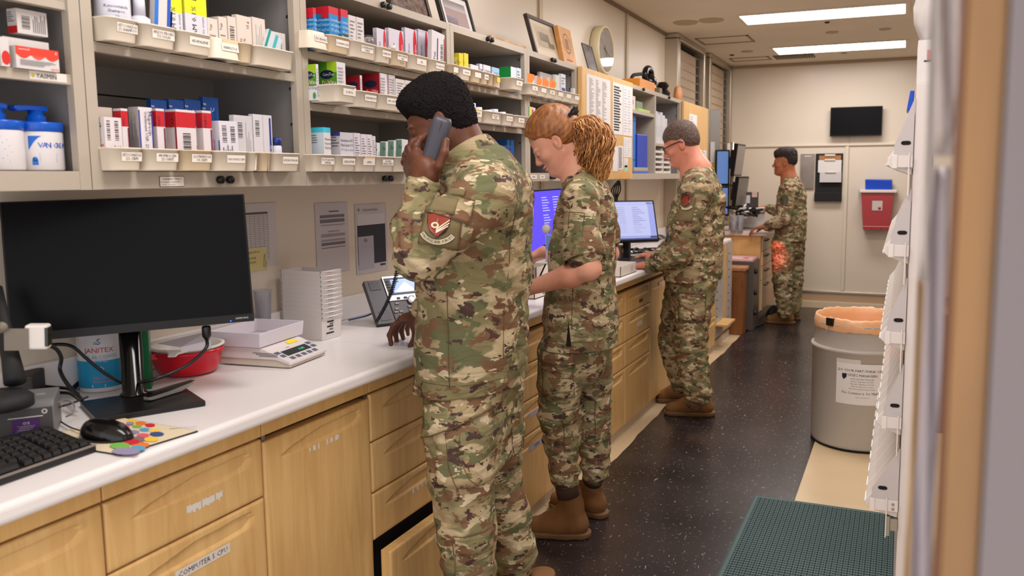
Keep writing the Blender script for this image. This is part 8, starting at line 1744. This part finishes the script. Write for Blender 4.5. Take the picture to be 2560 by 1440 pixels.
secs=[(-0.075,0.017,0.009,-0.004),(-0.055,0.022,0.013,-0.001),(-0.02,0.0235,0.012,0.003),(0.03,0.0245,0.011,0.004),(Lh-0.025,0.0265,0.012,0.002),(Lh-0.004,0.0255,0.013,-0.001),(Lh+0.008,0.020,0.010,-0.004)]
sg=1 if(HMx.to_3x3()@Vector((0,0,1))).dot(Vector(hn))>0 else-1
for(y,hw,ht,off)in secs:
 for k_ in range(16):a=2*math.pi*k_/16;ca,sa=math.cos(a),math.sin(a);q=(abs(ca)**4+abs(sa)**4)**-0.25;V.append(HMx@Vector((ca*q*hw,y,sg*(off+sa*q*ht))))
F=[(j*16+k_,j*16+(k_+1)%16,(j+1)*16+(k_+1)%16,(j+1)*16+k_)for j in range(len(secs)-1)for k_ in range(16)]+[tuple(range(15,-1,-1)),tuple(range(96,112))]
f.add(V,F,mhs,None,True);f.build('shell',t_ph)
f=MB();f.box(-0.0004,0.0004,Lh-0.030,Lh-0.004,sg*0.0135,sg*0.0150,mat('groove_dark',(30,28,32),0.6),HMx);f.build('groove',t_ph)
ce0,ce1=np.array(dep(940,806,2.30)),W(1008,560,1.95);hel=[]
for k_ in range(420):
 s_=k_/419;c_=ce0+(ce1-ce0)*s_+V3(0.03,0,-0.05)*math.sin(math.pi*s_)*0.5;hel.append(c_+V3(math.cos(k_*0.75)*0.0055,math.sin(k_*0.75)*0.0055,math.cos(k_*0.75)*0.002))
f=MB();f.tube(hel,0.0016,mat('cord_black',(24,22,22),0.4),6);tag(f.build('handset_cord',origin=tuple(ce0)),'black coiled cord stretching from the desk phone up to the caller','cord')
T=SDF();hipN,hipF=W(1150,985,2.02),W(1228,985,2.18);knN,knF=W(1152,1190,1.95),W(1240,1180,2.20);anN,anF=W(1178,1440,1.93),W(1284,1390,2.22)
T.cone(W(1184,900,2.1),W(1184,1000,2.10),0.165,0.155,0.03,(fx,0.78));T.chain([hipN,(hipN+knN)/2,knN,(knN+anN)/2,anN+V3(0,0,-0.10)],[0.106,0.106,0.093,0.086,0.072],0.012);T.chain([hipF,(hipF+knF)/2,knF,(knF+anF)/2,anF],[0.104,0.098,0.082,0.082,0.070],0.012)
T.cone(anF+V3(0,0,0.01),anF+V3(0,0,-0.012),0.078,0.066,0.02);T.cut(anF+V3(0,0,-0.035),(0,0,-1))if False else None
T.cut((0,0,0.16),(0,0,-1));T.disp=lambda P:folds(P,0.0085,2.1)
p1=T.build('trousers',t1,c1t,0.0045);tr=tree_of(p1)
P=wrapper(tr,W(1120,1050,1.86),nz((0.15,-0.98,0)),(0,0,1),0.3)
wpanel(p1,P,lambda a,b:(-0.100+0.19*a,(b-0.5)*0.085+0.075*(a-0.5)+0.010),14,7,c1t,'pocket_flap',0.012,0.003);outline(p1,P,[(-0.100,-0.070),(0.09,0.005),(0.09,0.09),(-0.100,0.015)],m_stitch,0.0016,0.0150)
P=wrapper(tr,W(1150,1150,1.86),nz((0.22,-0.97,0)),(0,0,1),0.3);wpanel(p1,P,rect(0.15,0.16),12,10,c1t,'cargo_pocket',0.004,0.003);outline(p1,P,[(-0.05,0.06),(-0.035,-0.03),(-0.01,-0.08),(0.075,-0.08)],m_stitch,0.0014,0.0075,False);outline(p1,P,[(-0.01,0.06),(-0.012,0.0),(0.02,-0.06),(0.04,-0.08)],m_stitch,0.0014,0.0075,False)
f=MB();seam(f,P,[(0.035,0.08-0.02*k)for k in range(9)],m_stitch,0.0013);seam(f,P,[(0.078,0.08-0.02*k)for k in range(9)],m_stitch,0.0013);f.build('seam',p1)
P=wrapper(tr,W(1172,1372,1.85),nz((0.22,-0.97,0)),(0,0,1),0.3);wpanel(p1,P,rect(0.092,0.054),10,5,c1t,'shin_pocket_flap',0.006,0.003);outline(p1,P,[(-0.046,-0.027),(0.046,-0.027),(0.046,0.027),(-0.046,0.027)],m_stitch,0.0015,0.0085);outline(p1,P,[(-0.044,-0.03),(-0.044,-0.11),(0.044,-0.11),(0.044,-0.03)],m_stitch,0.0012,0.0045,False);wpanel(p1,P,lambda a,b:((a-0.5)*0.088,(b-1)*0.11),10,8,c1t,'shin_pocket',0.003,0.002)
boot(t1,(-1.03,1.93,0),(-1.30,1.95,0),0.2,M_boot,M_sole);boot(t1,(-0.955,2.26,0),(-1.22,2.28,0),0.2,M_boot,M_sole)
# ------------------------------------------------------------------ the woman
c2=camo_mat('camouflage_woman',7.7,1.25);c2t=camo_mat('camouflage_trousers_woman',11.2,1.3);sk2=skin('fair_skin',(224,164,138),(210,144,118))
t2=thing('person','woman with a curly auburn ponytail looking down at the counter, in a short-sleeved camouflage shirt','person',(-1.15,2.87,0.003))
YC=2.87;fh=nz((-0.70,-0.24,-0.62));H2,R2=hframe(W(1386,350,YC),fh)
shN,shF=W(1452,500,2.715),W(1478,480,3.03);elN,wrN=W(1472,670,2.66),V3(-1.42,2.66,1.135);wrN=W(1318,722,2.70)
elF,wrF=V3(-1.09,3.10,1.14),W(1366,630,3.02)
B=SDF();head(B,H2,R2,0.94,0.95,0.7);B.cone(H2(-0.040,0,-0.035),W(1452,466,YC),0.042,0.050,0.018)
B.cone(W(1447,462,YC),W(1452,850,YC),0.06,0.09,0.05);B.chain([W(1452,850,YC),W(1394,1030,2.78),W(1412,1192,2.79)],[0.045,0.03,0.03],0.02);B.chain([W(1452,850,YC),W(1484,1030,2.98),W(1487,1178,3.0)],[0.045,0.03,0.03],0.02)
B.chain([W(1450,480,YC),shN,elN],[0.045,0.042,0.040],0.02);B.chain([elN,elN*0.72+wrN*0.28+V3(0,0,-0.004),wrN],[0.040,0.041,0.025],0.02);B.cone(elN+V3(0.012,0,-0.002),elN+V3(0.016,0,-0.006),0.024,0.022,0.02)
B.chain([W(1450,480,YC),shF,elF,wrF],[0.045,0.042,0.038,0.024],0.02)
auto_hand(B,wrN,nz(wrN-elN),(0,0.2,-1),(-0.2,0.9,0.2),sc=0.92);auto_hand(B,wrF,nz((-0.9,0.1,-0.35)),(0.2,-0.3,-1),(0.0,-1,0.1),curl=(0.5,0.6,0.4),sc=0.92)
b2=B.build('body',t2,sk2,0.0036)
mh2=mat('auburn_hair',(170,110,60),0.42,var=0.55,vscale=60,var2=(118,70,34),stretch=(1,1,0.35),bump=0.8,bscale=300)
mhl=mat('auburn_hair_light',(214,160,96),0.4,var=0.3,vscale=60,var2=(176,120,62))
S=SDF();E_=lambda a,b,z,r,k=0.02,op='u':S.ell(H2(a,b,z),r,R2,k,op)
E_(-0.016,0,0.040,(0.104,0.080,0.089));E_(-0.05,0,-0.005,(0.066,0.072,0.062),0.03)
for q in(-1,1):E_(0.088,0.066*q,-0.012,(0.080,0.046,0.062),0.012,'s');E_(-0.004,0.084*q,-0.020,(0.020,0.02,0.034),0.008,'s')
S.cut(H2(0.066,0,0.060),H2(1,0,-0.5)-H2(0,0,0));E_(-0.01,0,-0.10,(0.10,0.1,0.05),0.02,'s')
S.disp=lambda P:0.0009*np.sin((P-H2(-0.09,0,0.06))@R2[2]*320+(P@R2[1])*300)
S.build('hair',t2,mh2,0.0032)
tie=W(1424,302,YC);f=MB();rnd=random.Random(12)
for k_ in range(14):
 a=2*math.pi*k_/14;f.tube([tie+V3(0.014*math.sin(a),0.020*math.cos(a),0.022*math.sin(a)),tie+V3(0.014*math.sin(a)+0.010,0.034*math.cos(a),0.042*math.sin(a)+0.004),tie+V3(0.012*math.sin(a+0.4),0.018*math.cos(a+0.4),0.02*math.sin(a+0.4))],0.008,M_blackm,6)
f.build('hair_tie',t2)
f=MB();f2_=MB();Yp=YC
cen=[W(1424,302,Yp),W(1452,306,Yp),W(1478,336,Yp),W(1488,376,Yp),W(1488,414,Yp),W(1498,452,Yp)];wid=[0.014,0.046,0.066,0.072,0.062,0.028]
dn=lambda s_:np.array([np.interp(s_,np.linspace(0,1,6),[c[i]for c in cen])for i in range(3)])
for k_ in range(520):
 a=rnd.uniform(0,2*math.pi);rr=rnd.uniform(0.25,1.0)**0.6;ph=rnd.uniform(0,6.28);am=rnd.uniform(0.004,0.012);fq=rnd.uniform(2.0,5.5);smax=rnd.uniform(0.55,1.0)if k_%3 else 1.0;pts=[]
 for j in range(22):
  s_=smax*j/21;c_=dn(s_);w_=np.interp(s_,np.linspace(0,1,6),wid)*rr;q=am*min(1,s_*5)
  pts.append(c_+V3(math.cos(a)*w_+q*math.sin(fq*6.28*s_+ph),math.sin(a)*w_*0.85+q*math.cos(fq*6.28*s_+ph),math.cos(a)*w_*0.45+q*0.8*math.sin(fq*6.28*s_+ph+1.5)))
 (f if k_%3 else f2_).tube(pts,[0.0030*(1-0.5*j/21)for j in range(22)],mh2 if k_%3 else mhl,5)
pt=f.build('ponytail',t2);f2_.build('lighter_strands',pt)
for q in(-1,1):f=MB();f.tube([H2(0.087,0.012*q,0.014),H2(0.087,0.028*q,0.019),H2(0.075,0.042*q,0.012)],[0.002,0.0027,0.0015],mat('brown_brow',(120,74,46),0.8),6);f.tube([H2(0.089,0.020*q,-0.009),H2(0.0885,0.029*q,-0.0115),H2(0.080,0.039*q,-0.009)],0.0011,mat('lash',(60,40,34),0.8),5);f.build('eyebrow',t2)
f=MB();f.tube([H2(0.090,-0.017,-0.058),H2(0.1005,0,-0.0555),H2(0.090,0.017,-0.058)],[0.002,0.0042,0.002],mat('lip_pink',(196,112,100),0.45),8);f.tube([H2(0.088,-0.015,-0.0645),H2(0.0975,0,-0.0665),H2(0.088,0.015,-0.0645)],[0.002,0.0045,0.002],mat('lip_pink',(196,112,100),0.45),8);f.build('lips',t2)
J=SDF();J.cone(W(1452,885,YC),W(1452,780,YC),0.178,0.168,0.03,(fx,0.80));J.cone(W(1452,790,YC),W(1455,640,YC),0.168,0.152,0.04,(fx,0.78));J.cone(W(1455,650,YC),W(1466,540,YC),0.155,0.150,0.04,(fx,0.72));J.cone(W(1466,540,YC),W(1464,480,YC),0.12,0.07,0.05,(fx,0.8))
J.cone(shN,shF,0.062,0.062,0.04);J.cone(W(1452,466,YC),shN,0.052,0.055,0.04);J.cone(W(1452,466,YC),shF,0.052,0.055,0.04);J.cone(W(1450,462,YC),W(1446,452,YC),0.062,0.058,0.02)
sle=shN+(elN-shN)*0.78;J.cone(shN,sle+V3(-0.012,0,0.0),0.064,0.070,0.012);J.cone(shF,shF+(elF-shF)*0.7,0.066,0.072,0.03)
dS=nz(elN-shN);J.cone(sle-dS*0.030+V3(-0.012,0,0),sle+dS*0.06+V3(-0.012,0,0),0.060,0.066,0.004,op='s')if False else None
J.cut(W(1452,862,YC),(0.02,0,-1))
def dj(P):
 d=folds(P,0.0065,3.7)
 return d
J.disp=dj;j2=J.build('shirt',t2,c2,0.0042)
V=[];n=36;ax=nz(elN-shN);u=nz(np.cross(ax,V3(0,0,1)));v=np.cross(ax,u);c_=sle+V3(-0.012,0,0)
for j,(s_,r)in enumerate(((-0.05,0.069),(0.0,0.0725),(0.035,0.0745),(0.060,0.0765))):
 for i in range(n):a=2*math.pi*i/n;V.append(c_+ax*(s_-0.030)+ax*0.035*(1 if j>1 else 0)*math.sin(a)*0.4+(u*math.cos(a)*0.97+v*math.sin(a))*r*(1+0.03*math.sin(a*3+j)))
F=[(j*n+k_,j*n+(k_+1)%n,(j+1)*n+(k_+1)%n,(j+1)*n+k_)for j in range(3)for k_ in range(n)]
f=MB();f.add(V,F,c2,None,True);o=f.build('sleeve',j2);s_=o.modifiers.new('s','SOLIDIFY');s_.thickness=0.003;s_.offset=0
tr=tree_of(j2);P=wrapper(tr,W(1440,575,2.64),nz((0.2,-0.97,0.1)),(0.05,0,1));wpanel(j2,P,rect(0.055,0.12),8,10,c2,'sleeve_pocket',0.003,0.002);outline(j2,P,[(-0.0275,-0.06),(0.0275,-0.06),(0.0275,0.06),(-0.0275,0.06)],m_stitch,0.0013,0.0055)
f=MB();P=wrapper(tr,W(1440,760,2.74),nz((0.1,-0.99,0)),(0,0,1),0.3);seam(f,P,[(-0.004,0.09-0.02*k_)for k_ in range(10)],m_stitch,0.0015);seam(f,P,[(-0.12+0.025*k_,-0.135)for k_ in range(11)],m_stitch,0.0012);f.build('seam',j2)
f=MB();P7=wrapper(tr,W(1431,820,2.74),nz((0.1,-0.99,0)),(0,0,1),0.3);f.quad([P7(-0.001,0.035,0.002),P7(-0.012,-0.06,0.002),P7(0.008,-0.06,0.002)],M_dark);f.build('side_slit',j2)
T=SDF();hipN,hipF=W(1405,880,2.78),W(1478,880,2.96);knN,knF=W(1394,1030,2.78),W(1484,1030,2.98);anN,anF=W(1412,1192,2.79),W(1487,1178,3.0)
T.cone(W(1448,820,YC),W(1445,885,YC),0.146,0.140,0.03,(fx,0.82));T.chain([hipN,(hipN+knN)/2,knN,(knN+anN)/2,anN],[0.094,0.088,0.078,0.070,0.053],0.012);T.chain([hipF,(hipF+knF)/2,knF,(knF+anF)/2,anF],[0.088,0.080,0.072,0.070,0.058],0.012)
for q in(anN,anF):T.cone(q+V3(0,0,0.022),q+V3(0,0,0.0),0.064,0.056,0.02)
T.disp=lambda P:folds(P,0.0085,5.1)*np.clip(1.5-P[:,2]*0.9,0.6,1.5);p2_=T.build('trousers',t2,c2t,0.0045);tr=tree_of(p2_)
P=wrapper(tr,W(1388,950,2.68),nz((0.1,-0.99,0)),(0,0,1),0.3);wpanel(p2_,P,rect(0.115,0.15),8,8,c2t,'cargo_pocket',0.004,0.003);wpanel(p2_,P,lambda a,b:((a-0.5)*0.125,0.055+0.05*b-0.012*a),8,3,c2t,'pocket_flap',0.009,0.003);outline(p2_,P,[(-0.0625,0.055),(0.0625,0.043),(0.0625,0.093),(-0.0625,0.105)],m_stitch,0.0016,0.0125);outline(p2_,P,[(0.0575,0.04),(0.0575,-0.075),(-0.0575,-0.075)],m_stitch,0.0014,0.0075,False)
P=wrapper(tr,W(1430,1055,2.69),nz((0.15,-0.98,0)),(0,0,1),0.3);wpanel(p2_,P,rect(0.085,0.055),8,4,c2t,'shin_pocket_flap',0.007,0.003);outline(p2_,P,[(-0.0425,-0.0275),(0.0425,-0.0275),(0.0425,0.0275),(-0.0425,0.0275)],m_stitch,0.0015,0.0105);outline(p2_,P,[(-0.04,-0.01),(-0.04,-0.13),(0.04,-0.13),(0.04,-0.01)],m_stitch,0.0013,0.0055,False);wpanel(p2_,P,lambda a,b:((a-0.5)*0.08,-0.13+0.12*b),8,6,c2t,'shin_pocket',0.003,0.002)
f=MB();a0_=anN+V3(0,0,-0.012);f.cyl(a0_,(-1.145,2.795,0.235),0.042,M_sock,20,0.043);f.build('sock',t2);f=MB();a0_=anF+V3(0,0,-0.01);f.cyl(a0_,V3(-1.13,3.02,0.22),0.040,M_sock,20,0.042);f.build('sock',t2)
hB,tB=onz(1466,1352,0),onz(1306,1345,0);boot(t2,hB+V3(-0.005,0.03,0),tB+V3(0.0,0.03,0),0.2,M_boot,M_sole,hh=0.205,lean=(-0.01,0));hB2=onz(1512,1306,0);boot(t2,hB2+V3(-0.01,0.04,0),hB2+V3(-0.285,0.07,0),0.2,M_boot,M_sole,hh=0.20)
f=MB();f.tube([wrF+V3(-0.006,0,0.001),wrF+V3(0.026,0,0.008)],0.0285,mat('watch_black',(16,16,18),0.4),20);f.build('watch',t2)
f=MB();bc_=W(1372,620,2.78);bu=Vector((0.25,-0.97,0));BMd=frame_at(bc_,Vector((0.97,0.25,0)),Vector((-0.05,0,1)));f.box(-0.012,0.012,-0.052,0.050,-0.001,0.002,mat('badge_clear',(176,190,226),0.15,coat=0.5),BMd);f.box(-0.010,0.010,-0.05,-0.01,0.002,0.0026,mat('badge_card',(206,170,196),0.3),BMd);f.box(-0.010,0.010,-0.005,0.046,0.002,0.0026,flat((120,150,220)),BMd);f.build('badge',t2)
f=MB();q_=W(1366,572,2.79);f.lathe([(0.016,-0.004),(0.018,0),(0.014,0.006),(0.0001,0.007)],M_white,16,Matrix.Translation(q_)@Matrix.Rotation(math.pi/2,4,'X'));f.tube([q_,W(1374,598,2.78)],0.0015,M_white,6);f.build('badge_reel',t2)
f=MB();f.tube(bez([W(1364,660,2.72),W(1350,690,2.72),W(1333,722,2.74)],6),0.003,M_black,6);tag(f.build('cable',origin=tuple(W(1364,660,2.72))),'thin black cable hanging between the woman\'s arms','cable')
# ------------------------------------------------------------------ the man in glasses
c3=camo_mat('camouflage_glasses',14.5,1.1);c3t=camo_mat('camouflage_trousers_glasses',17.9,1.25);sk3=skin('ruddy_skin',(214,146,120),(196,120,98))
t3=thing('person','man with glasses and short greying brown hair, in a long-sleeved camouflage uniform at the counter','person',(-1.16,4.68,0.003))
YC=4.68;fh=nz((-0.88,-0.14,-0.44));H3,R3=hframe(W(1702,357,YC),fh)
shN,shF=W(1742,478,4.47),W(1752,470,4.90);elN,wrN=W(1702,632,4.42),W(1622,662,4.46);elF,wrF=W(1690,610,4.95),W(1640,637,4.95)
B=SDF();head(B,H3,R3,1.02,1.0,1.2);B.cone(H3(-0.035,0,-0.03),W(1746,436,YC),0.052,0.062,0.025);B.cone(W(1742,432,YC),W(1735,700,YC),0.09,0.11,0.05)
B.chain([W(1740,470,YC),shN,elN,wrN],[0.05,0.05,0.04,0.027],0.02);B.chain([W(1740,470,YC),shF,elF,wrF],[0.05,0.05,0.04,0.027],0.02);B.chain([W(1735,700,YC),W(1727,860,4.56),W(1742,990,4.56)],[0.08,0.05,0.04],0.03);B.chain([W(1735,700,YC),W(1678,850,4.84),W(1700,958,4.84)],[0.06,0.03,0.03],0.02)
auto_hand(B,wrN,nz((-1,0.05,-0.12)),(0,0,-1),(0,1,0.1),curl=(0.25,0.4,0.3));auto_hand(B,wrF,nz((-1,-0.15,-0.05)),(0,0,-1),(0,-1,0.1),curl=(0.35,0.5,0.4))
B.build('body',t3,sk3,0.0045)
S=SDF();E_=lambda a,b,z,r,k=0.02,op='u':S.ell(H3(a,b,z),r,R3,k,op)
E_(-0.014,0,0.038,(0.1045,0.0795,0.0895));E_(-0.05,0,-0.01,(0.060,0.070,0.060),0.03)
for q in(-1,1):E_(0.09,0.068*q,-0.024,(0.086,0.044,0.058),0.012,'s');E_(-0.004,0.086*q,-0.024,(0.022,0.02,0.038),0.008,'s')
S.cut(H3(0.082,0,0.045),H3(1,0,-0.2)-H3(0,0,0));E_(-0.01,0,-0.105,(0.10,0.1,0.05),0.02,'s');S.disp=lambda P:curly(P,0.0012,0.012)
S.build('hair',t3,mat('greying_hair',(106,84,72),0.7,var=0.45,vscale=120,var2=(60,44,38),bump=0.9,bscale=200),0.004)
f=MB();mgf=mat('glasses_black',(18,16,18),0.3)
for q in(-1,1):
 f.tube([H3(0.105,0.010*q,0.004),H3(0.108,0.018*q,0.012),H3(0.104,0.045*q,0.012),H3(0.101,0.056*q,0.004),H3(0.102,0.048*q,-0.016),H3(0.106,0.020*q,-0.018),H3(0.105,0.010*q,0.004)],0.0020,mgf,6)
 f.tube([H3(0.101,0.056*q,0.008),H3(0.05,0.079*q,0.008),H3(-0.002,0.085*q,0.004),H3(-0.018,0.086*q,-0.012)],0.0030,mgf,6)
f.tube([H3(0.106,-0.010,0.004),H3(0.108,0,0.006),H3(0.106,0.010,0.004)],0.002,mgf,6);f.build('glasses',t3)
J=SDF();J.cone(W(1732,725,YC),W(1732,640,YC),0.235,0.225,0.03,(fx,0.72));J.cone(W(1733,650,YC),W(1740,560,YC),0.225,0.215,0.04,(fx,0.72));J.cone(W(1740,565,YC),W(1752,500,YC),0.215,0.18,0.05,(fx,0.72));J.cone(W(1752,500,YC),W(1748,455,YC),0.14,0.08,0.05)
J.cone(shN,shF,0.088,0.088,0.05);J.cone(W(1750,440,YC),shN,0.07,0.08,0.05);J.cone(W(1750,440,YC),shF,0.07,0.08,0.05);J.chain([shN,elN,elN*0.4+wrN*0.6,wrN+V3(0.02,0,0)],[0.086,0.073,0.066,0.050],0.014);J.chain([shF,elF,wrF+V3(0.02,0,0)],[0.085,0.07,0.05],0.04)
J.cut(W(1732,697,YC),(0.0,0,-1));J.disp=lambda P:folds(P,0.010,7.3);j3=J.build('jacket',t3,c3,0.0052);collar(j3,W(1746,440,YC)-V3(0,0,0.01),(-0.35,0,0.94),0.093,0.082,0.062,-165,165,c3)
tr=tree_of(j3);P=wrapper(tr,W(1712,522,4.36),nz((0.15,-0.98,0.08)),(0.15,0,1));wpanel(j3,P,rect(0.10,0.14),8,8,m_velcro,'hook_panel',0.002,0.001)
P=wrapper(tr,W(1713,503,4.36),nz((0.15,-0.98,0.1)),(0.15,0,1));emblem(j3,lambda x,y,o_=0:P(x,y,0.004+o_),0.078,(140,52,34),False)
f=MB();f.cyl(W(1664,605,4.44),W(1672,576,4.43),0.0035,mat('pen_blue',(60,70,130),0.3),8);f.build('sleeve_pen',j3)
T=SDF();hipN,hipF=W(1735,715,4.58),W(1705,715,4.82);knN,knF=W(1727,860,4.56),W(1678,850,4.84);anN,anF=W(1742,990,4.56),W(1700,958,4.84)
T.cone(W(1733,660,YC),W(1728,730,YC),0.19,0.18,0.03,(fx,0.8));T.chain([hipN,(hipN+knN)/2,knN,(knN+anN)/2,anN],[0.112,0.106,0.100,0.094,0.072],0.012);T.chain([hipF,(hipF+knF)/2,knF,(knF+anF)/2,anF],[0.105,0.098,0.088,0.08,0.062],0.012)
T.cone(anN+V3(0.01,0,0.03),anN,0.085,0.075,0.02);T.disp=lambda P:folds(P,0.011,9.4);p3_=T.build('trousers',t3,c3t,0.0055);tr=tree_of(p3_)
P=wrapper(tr,W(1728,770,4.46),nz((0.1,-0.99,0)),(0,0,1),0.3);wpanel(p3_,P,rect(0.15,0.16),8,8,c3t,'cargo_pocket',0.005,0.003);outline(p3_,P,[(-0.075,-0.08),(0.075,-0.08),(0.075,0.08),(-0.075,0.08)],m_stitch,0.0018,0.009)
f=MB();f.cyl(anN,V3(-1.10,4.60,0.14),0.05,M_sock,16);f.build('sock',t3);f=MB();f.cyl(anF,V3(-1.22,4.86,0.14),0.045,M_sock,16);f.build('sock',t3)
a_,b_=onz(1782,1045,0),onz(1650,1042,0);boot(t3,a_+V3(0,0.04,0),b_+V3(0,0.05,0),0.1,M_boot,M_sole,hh=0.11,r=0.052);a_,b_=onz(1722,1008,0),onz(1634,1010,0);boot(t3,a_+V3(0.02,0.04,0),b_+V3(0,0.05,0),0.1,M_boot,M_sole,hh=0.11,r=0.05)
q_=wrF+nz((-1,-0.15,0))*0.075;f=MB();f.lathe([(0.030,0),(0.032,0.012),(0.020,0.030),(0.0001,0.034)],mat('red_mouse',(150,14,20),0.3),20,Matrix.Translation((q_[0],q_[1],ZK+0.001)),sx=1.5);tag(f.build('computer_mouse',origin=(q_[0],q_[1],ZK)),'dark red mouse under the hand of the man in glasses','mouse')
# ------------------------------------------------------------------ the farthest man
c4=camo_mat('camouflage_far',22.5,1.1);c4t=camo_mat('camouflage_trousers_far',25.1,1.2);sk4=skin('tan_skin',(176,108,76),(156,92,62))
t4=thing('person','farthest man, dark curly hair with faded sides, in camouflage at the far desk','person',(-1.02,8.1,0.003))
YC=8.10;fh=nz((-0.99,-0.10,-0.08));H4,R4_=hframe(W(1962,405,YC),fh)
shN,shF=W(1975,475,7.92),W(1978,470,8.28);elN,wrN=W(1958,548,7.86),W(1913,566,7.90);elF,wrF=W(1950,530,8.40),W(1910,521,8.42)
B=SDF();head(B,H4,R4_,1.0,1.0,1.0);B.cone(H4(-0.03,0,-0.03),W(1974,455,YC),0.058,0.065,0.03);B.cone(W(1974,455,YC),W(1970,600,YC),0.08,0.10,0.05)
B.chain([W(1975,470,YC),shN,elN,wrN],[0.05,0.05,0.04,0.028],0.02);B.chain([W(1975,470,YC),shF,elF,wrF],[0.05,0.05,0.04,0.028],0.02);B.chain([W(1970,600,YC),W(1956,700,8.0),W(1962,778,8.02)],[0.08,0.05,0.04],0.03);B.chain([W(1970,600,YC),W(1985,700,8.22),W(1985,770,8.22)],[0.08,0.05,0.04],0.03)
auto_hand(B,wrN,nz((-1,0.0,-0.2)),(0,0,-1),(0,1,0.1),curl=(0.35,0.4,0.3));auto_hand(B,wrF,nz((-1,-0.1,0.05)),(0,0,-1),(0,-1,0.1),curl=(0.3,0.4,0.3))
B.build('body',t4,sk4,0.0055)
S=SDF();E_=lambda a,b,z,r,k=0.02,op='u':S.ell(H4(a,b,z),r,R4_,k,op);E_(-0.008,0,0.080,(0.112,0.086,0.064));E_(-0.05,0,0.02,(0.070,0.078,0.075),0.03)
for q in(-1,1):E_(0.05,0.075*q,-0.005,(0.075,0.04,0.045),0.012,'s')
E_(-0.01,0,-0.09,(0.13,0.12,0.06),0.02,'s');S.cut(H4(0.095,0,0.05),H4(1,0,-0.1)-H4(0,0,0));S.disp=lambda P:curly(P,0.006,0.035)
S.build('hair',t4,mat('dark_brown_curls',(44,32,28),0.8,bump=1.0,bscale=80),0.0055)
for q in(-1,1):f=MB();f.tube([H4(0.093,0.012*q,0.016),H4(0.092,0.030*q,0.022),H4(0.080,0.046*q,0.014)],0.0035,mh1,6);f.build('eyebrow',t4)
J=SDF();J.cone(W(1976,612,YC),W(1977,545,YC),0.185,0.185,0.03,(fx,0.80));J.cone(W(1977,550,YC),W(1979,490,YC),0.185,0.17,0.04,(fx,0.78));J.cone(W(1979,492,YC),W(1978,458,YC),0.13,0.08,0.05);J.cone(shN,shF,0.082,0.082,0.05)
J.chain([shN,elN,wrN+V3(0.03,0,0)],[0.082,0.070,0.055],0.014);J.chain([shF,elF,wrF+V3(0.05,0,0)],[0.08,0.07,0.05],0.03);J.cut(W(1976,601,YC),(0,0,-1));J.disp=lambda P:folds(P,0.010,11.0)
j4=J.build('jacket',t4,c4,0.0065);collar(j4,W(1976,456,YC)-V3(0,0,0.01),(-0.2,0,0.98),0.085,0.078,0.055,-165,165,c4);tr=tree_of(j4)
P=wrapper(tr,W(1960,500,7.82),nz((0.1,-0.99,0.05)),(0,0,1));wpanel(j4,P,lambda a,b:(0.042*math.cos(6.283*a)*(1-b),0.045*math.sin(6.283*a)*(1-b)),20,3,flat((70,66,48)),'unit_patch',0.003)
T=SDF();hipN,hipF=W(1958,610,8.02),W(1985,610,8.20);knN,knF=W(1956,700,8.00),W(1985,700,8.22);anN,anF=W(1962,778,8.02),W(1985,770,8.22)
T.cone(W(1973,580,YC),W(1972,615,YC),0.165,0.16,0.03,(fx,0.85));T.chain([hipN,knN,anN],[0.118,0.095,0.075],0.03);T.chain([hipF,knF,anF],[0.11,0.09,0.072],0.03);T.disp=lambda P:folds(P,0.011,13.0);T.build('trousers',t4,c4t,0.0065)
a_,b_=onz(1985,812,0),onz(1911,808,0);boot(t4,a_+V3(0.0,0.03,0),b_+V3(0,0.02,0),0.1,M_boot,M_sole,hh=0.16,r=0.055);a_=onz(2003,803,0);boot(t4,a_+V3(-0.02,0.05,0),a_+V3(-0.29,0.10,0),0.1,M_boot,M_sole,hh=0.16,r=0.055)
ld=bpy.data.lights.new('red_thigh_spot','SPOT');ld.energy=6;ld.color=(1,0.06,0.04);ld.spot_size=math.radians(34);ld.spot_blend=0.3;ld.shadow_soft_size=0.01  # red spot added to tint the far man's thigh; no scanner stands here
lo_=bpy.data.objects.new('red_thigh_spot',ld);COL.objects.link(lo_);lo_.location=(-1.18,7.55,0.93);lo_.rotation_euler=(Vector((-1.10,8.0,0.66))-lo_.location).to_track_quat('-Z','Y').to_euler()
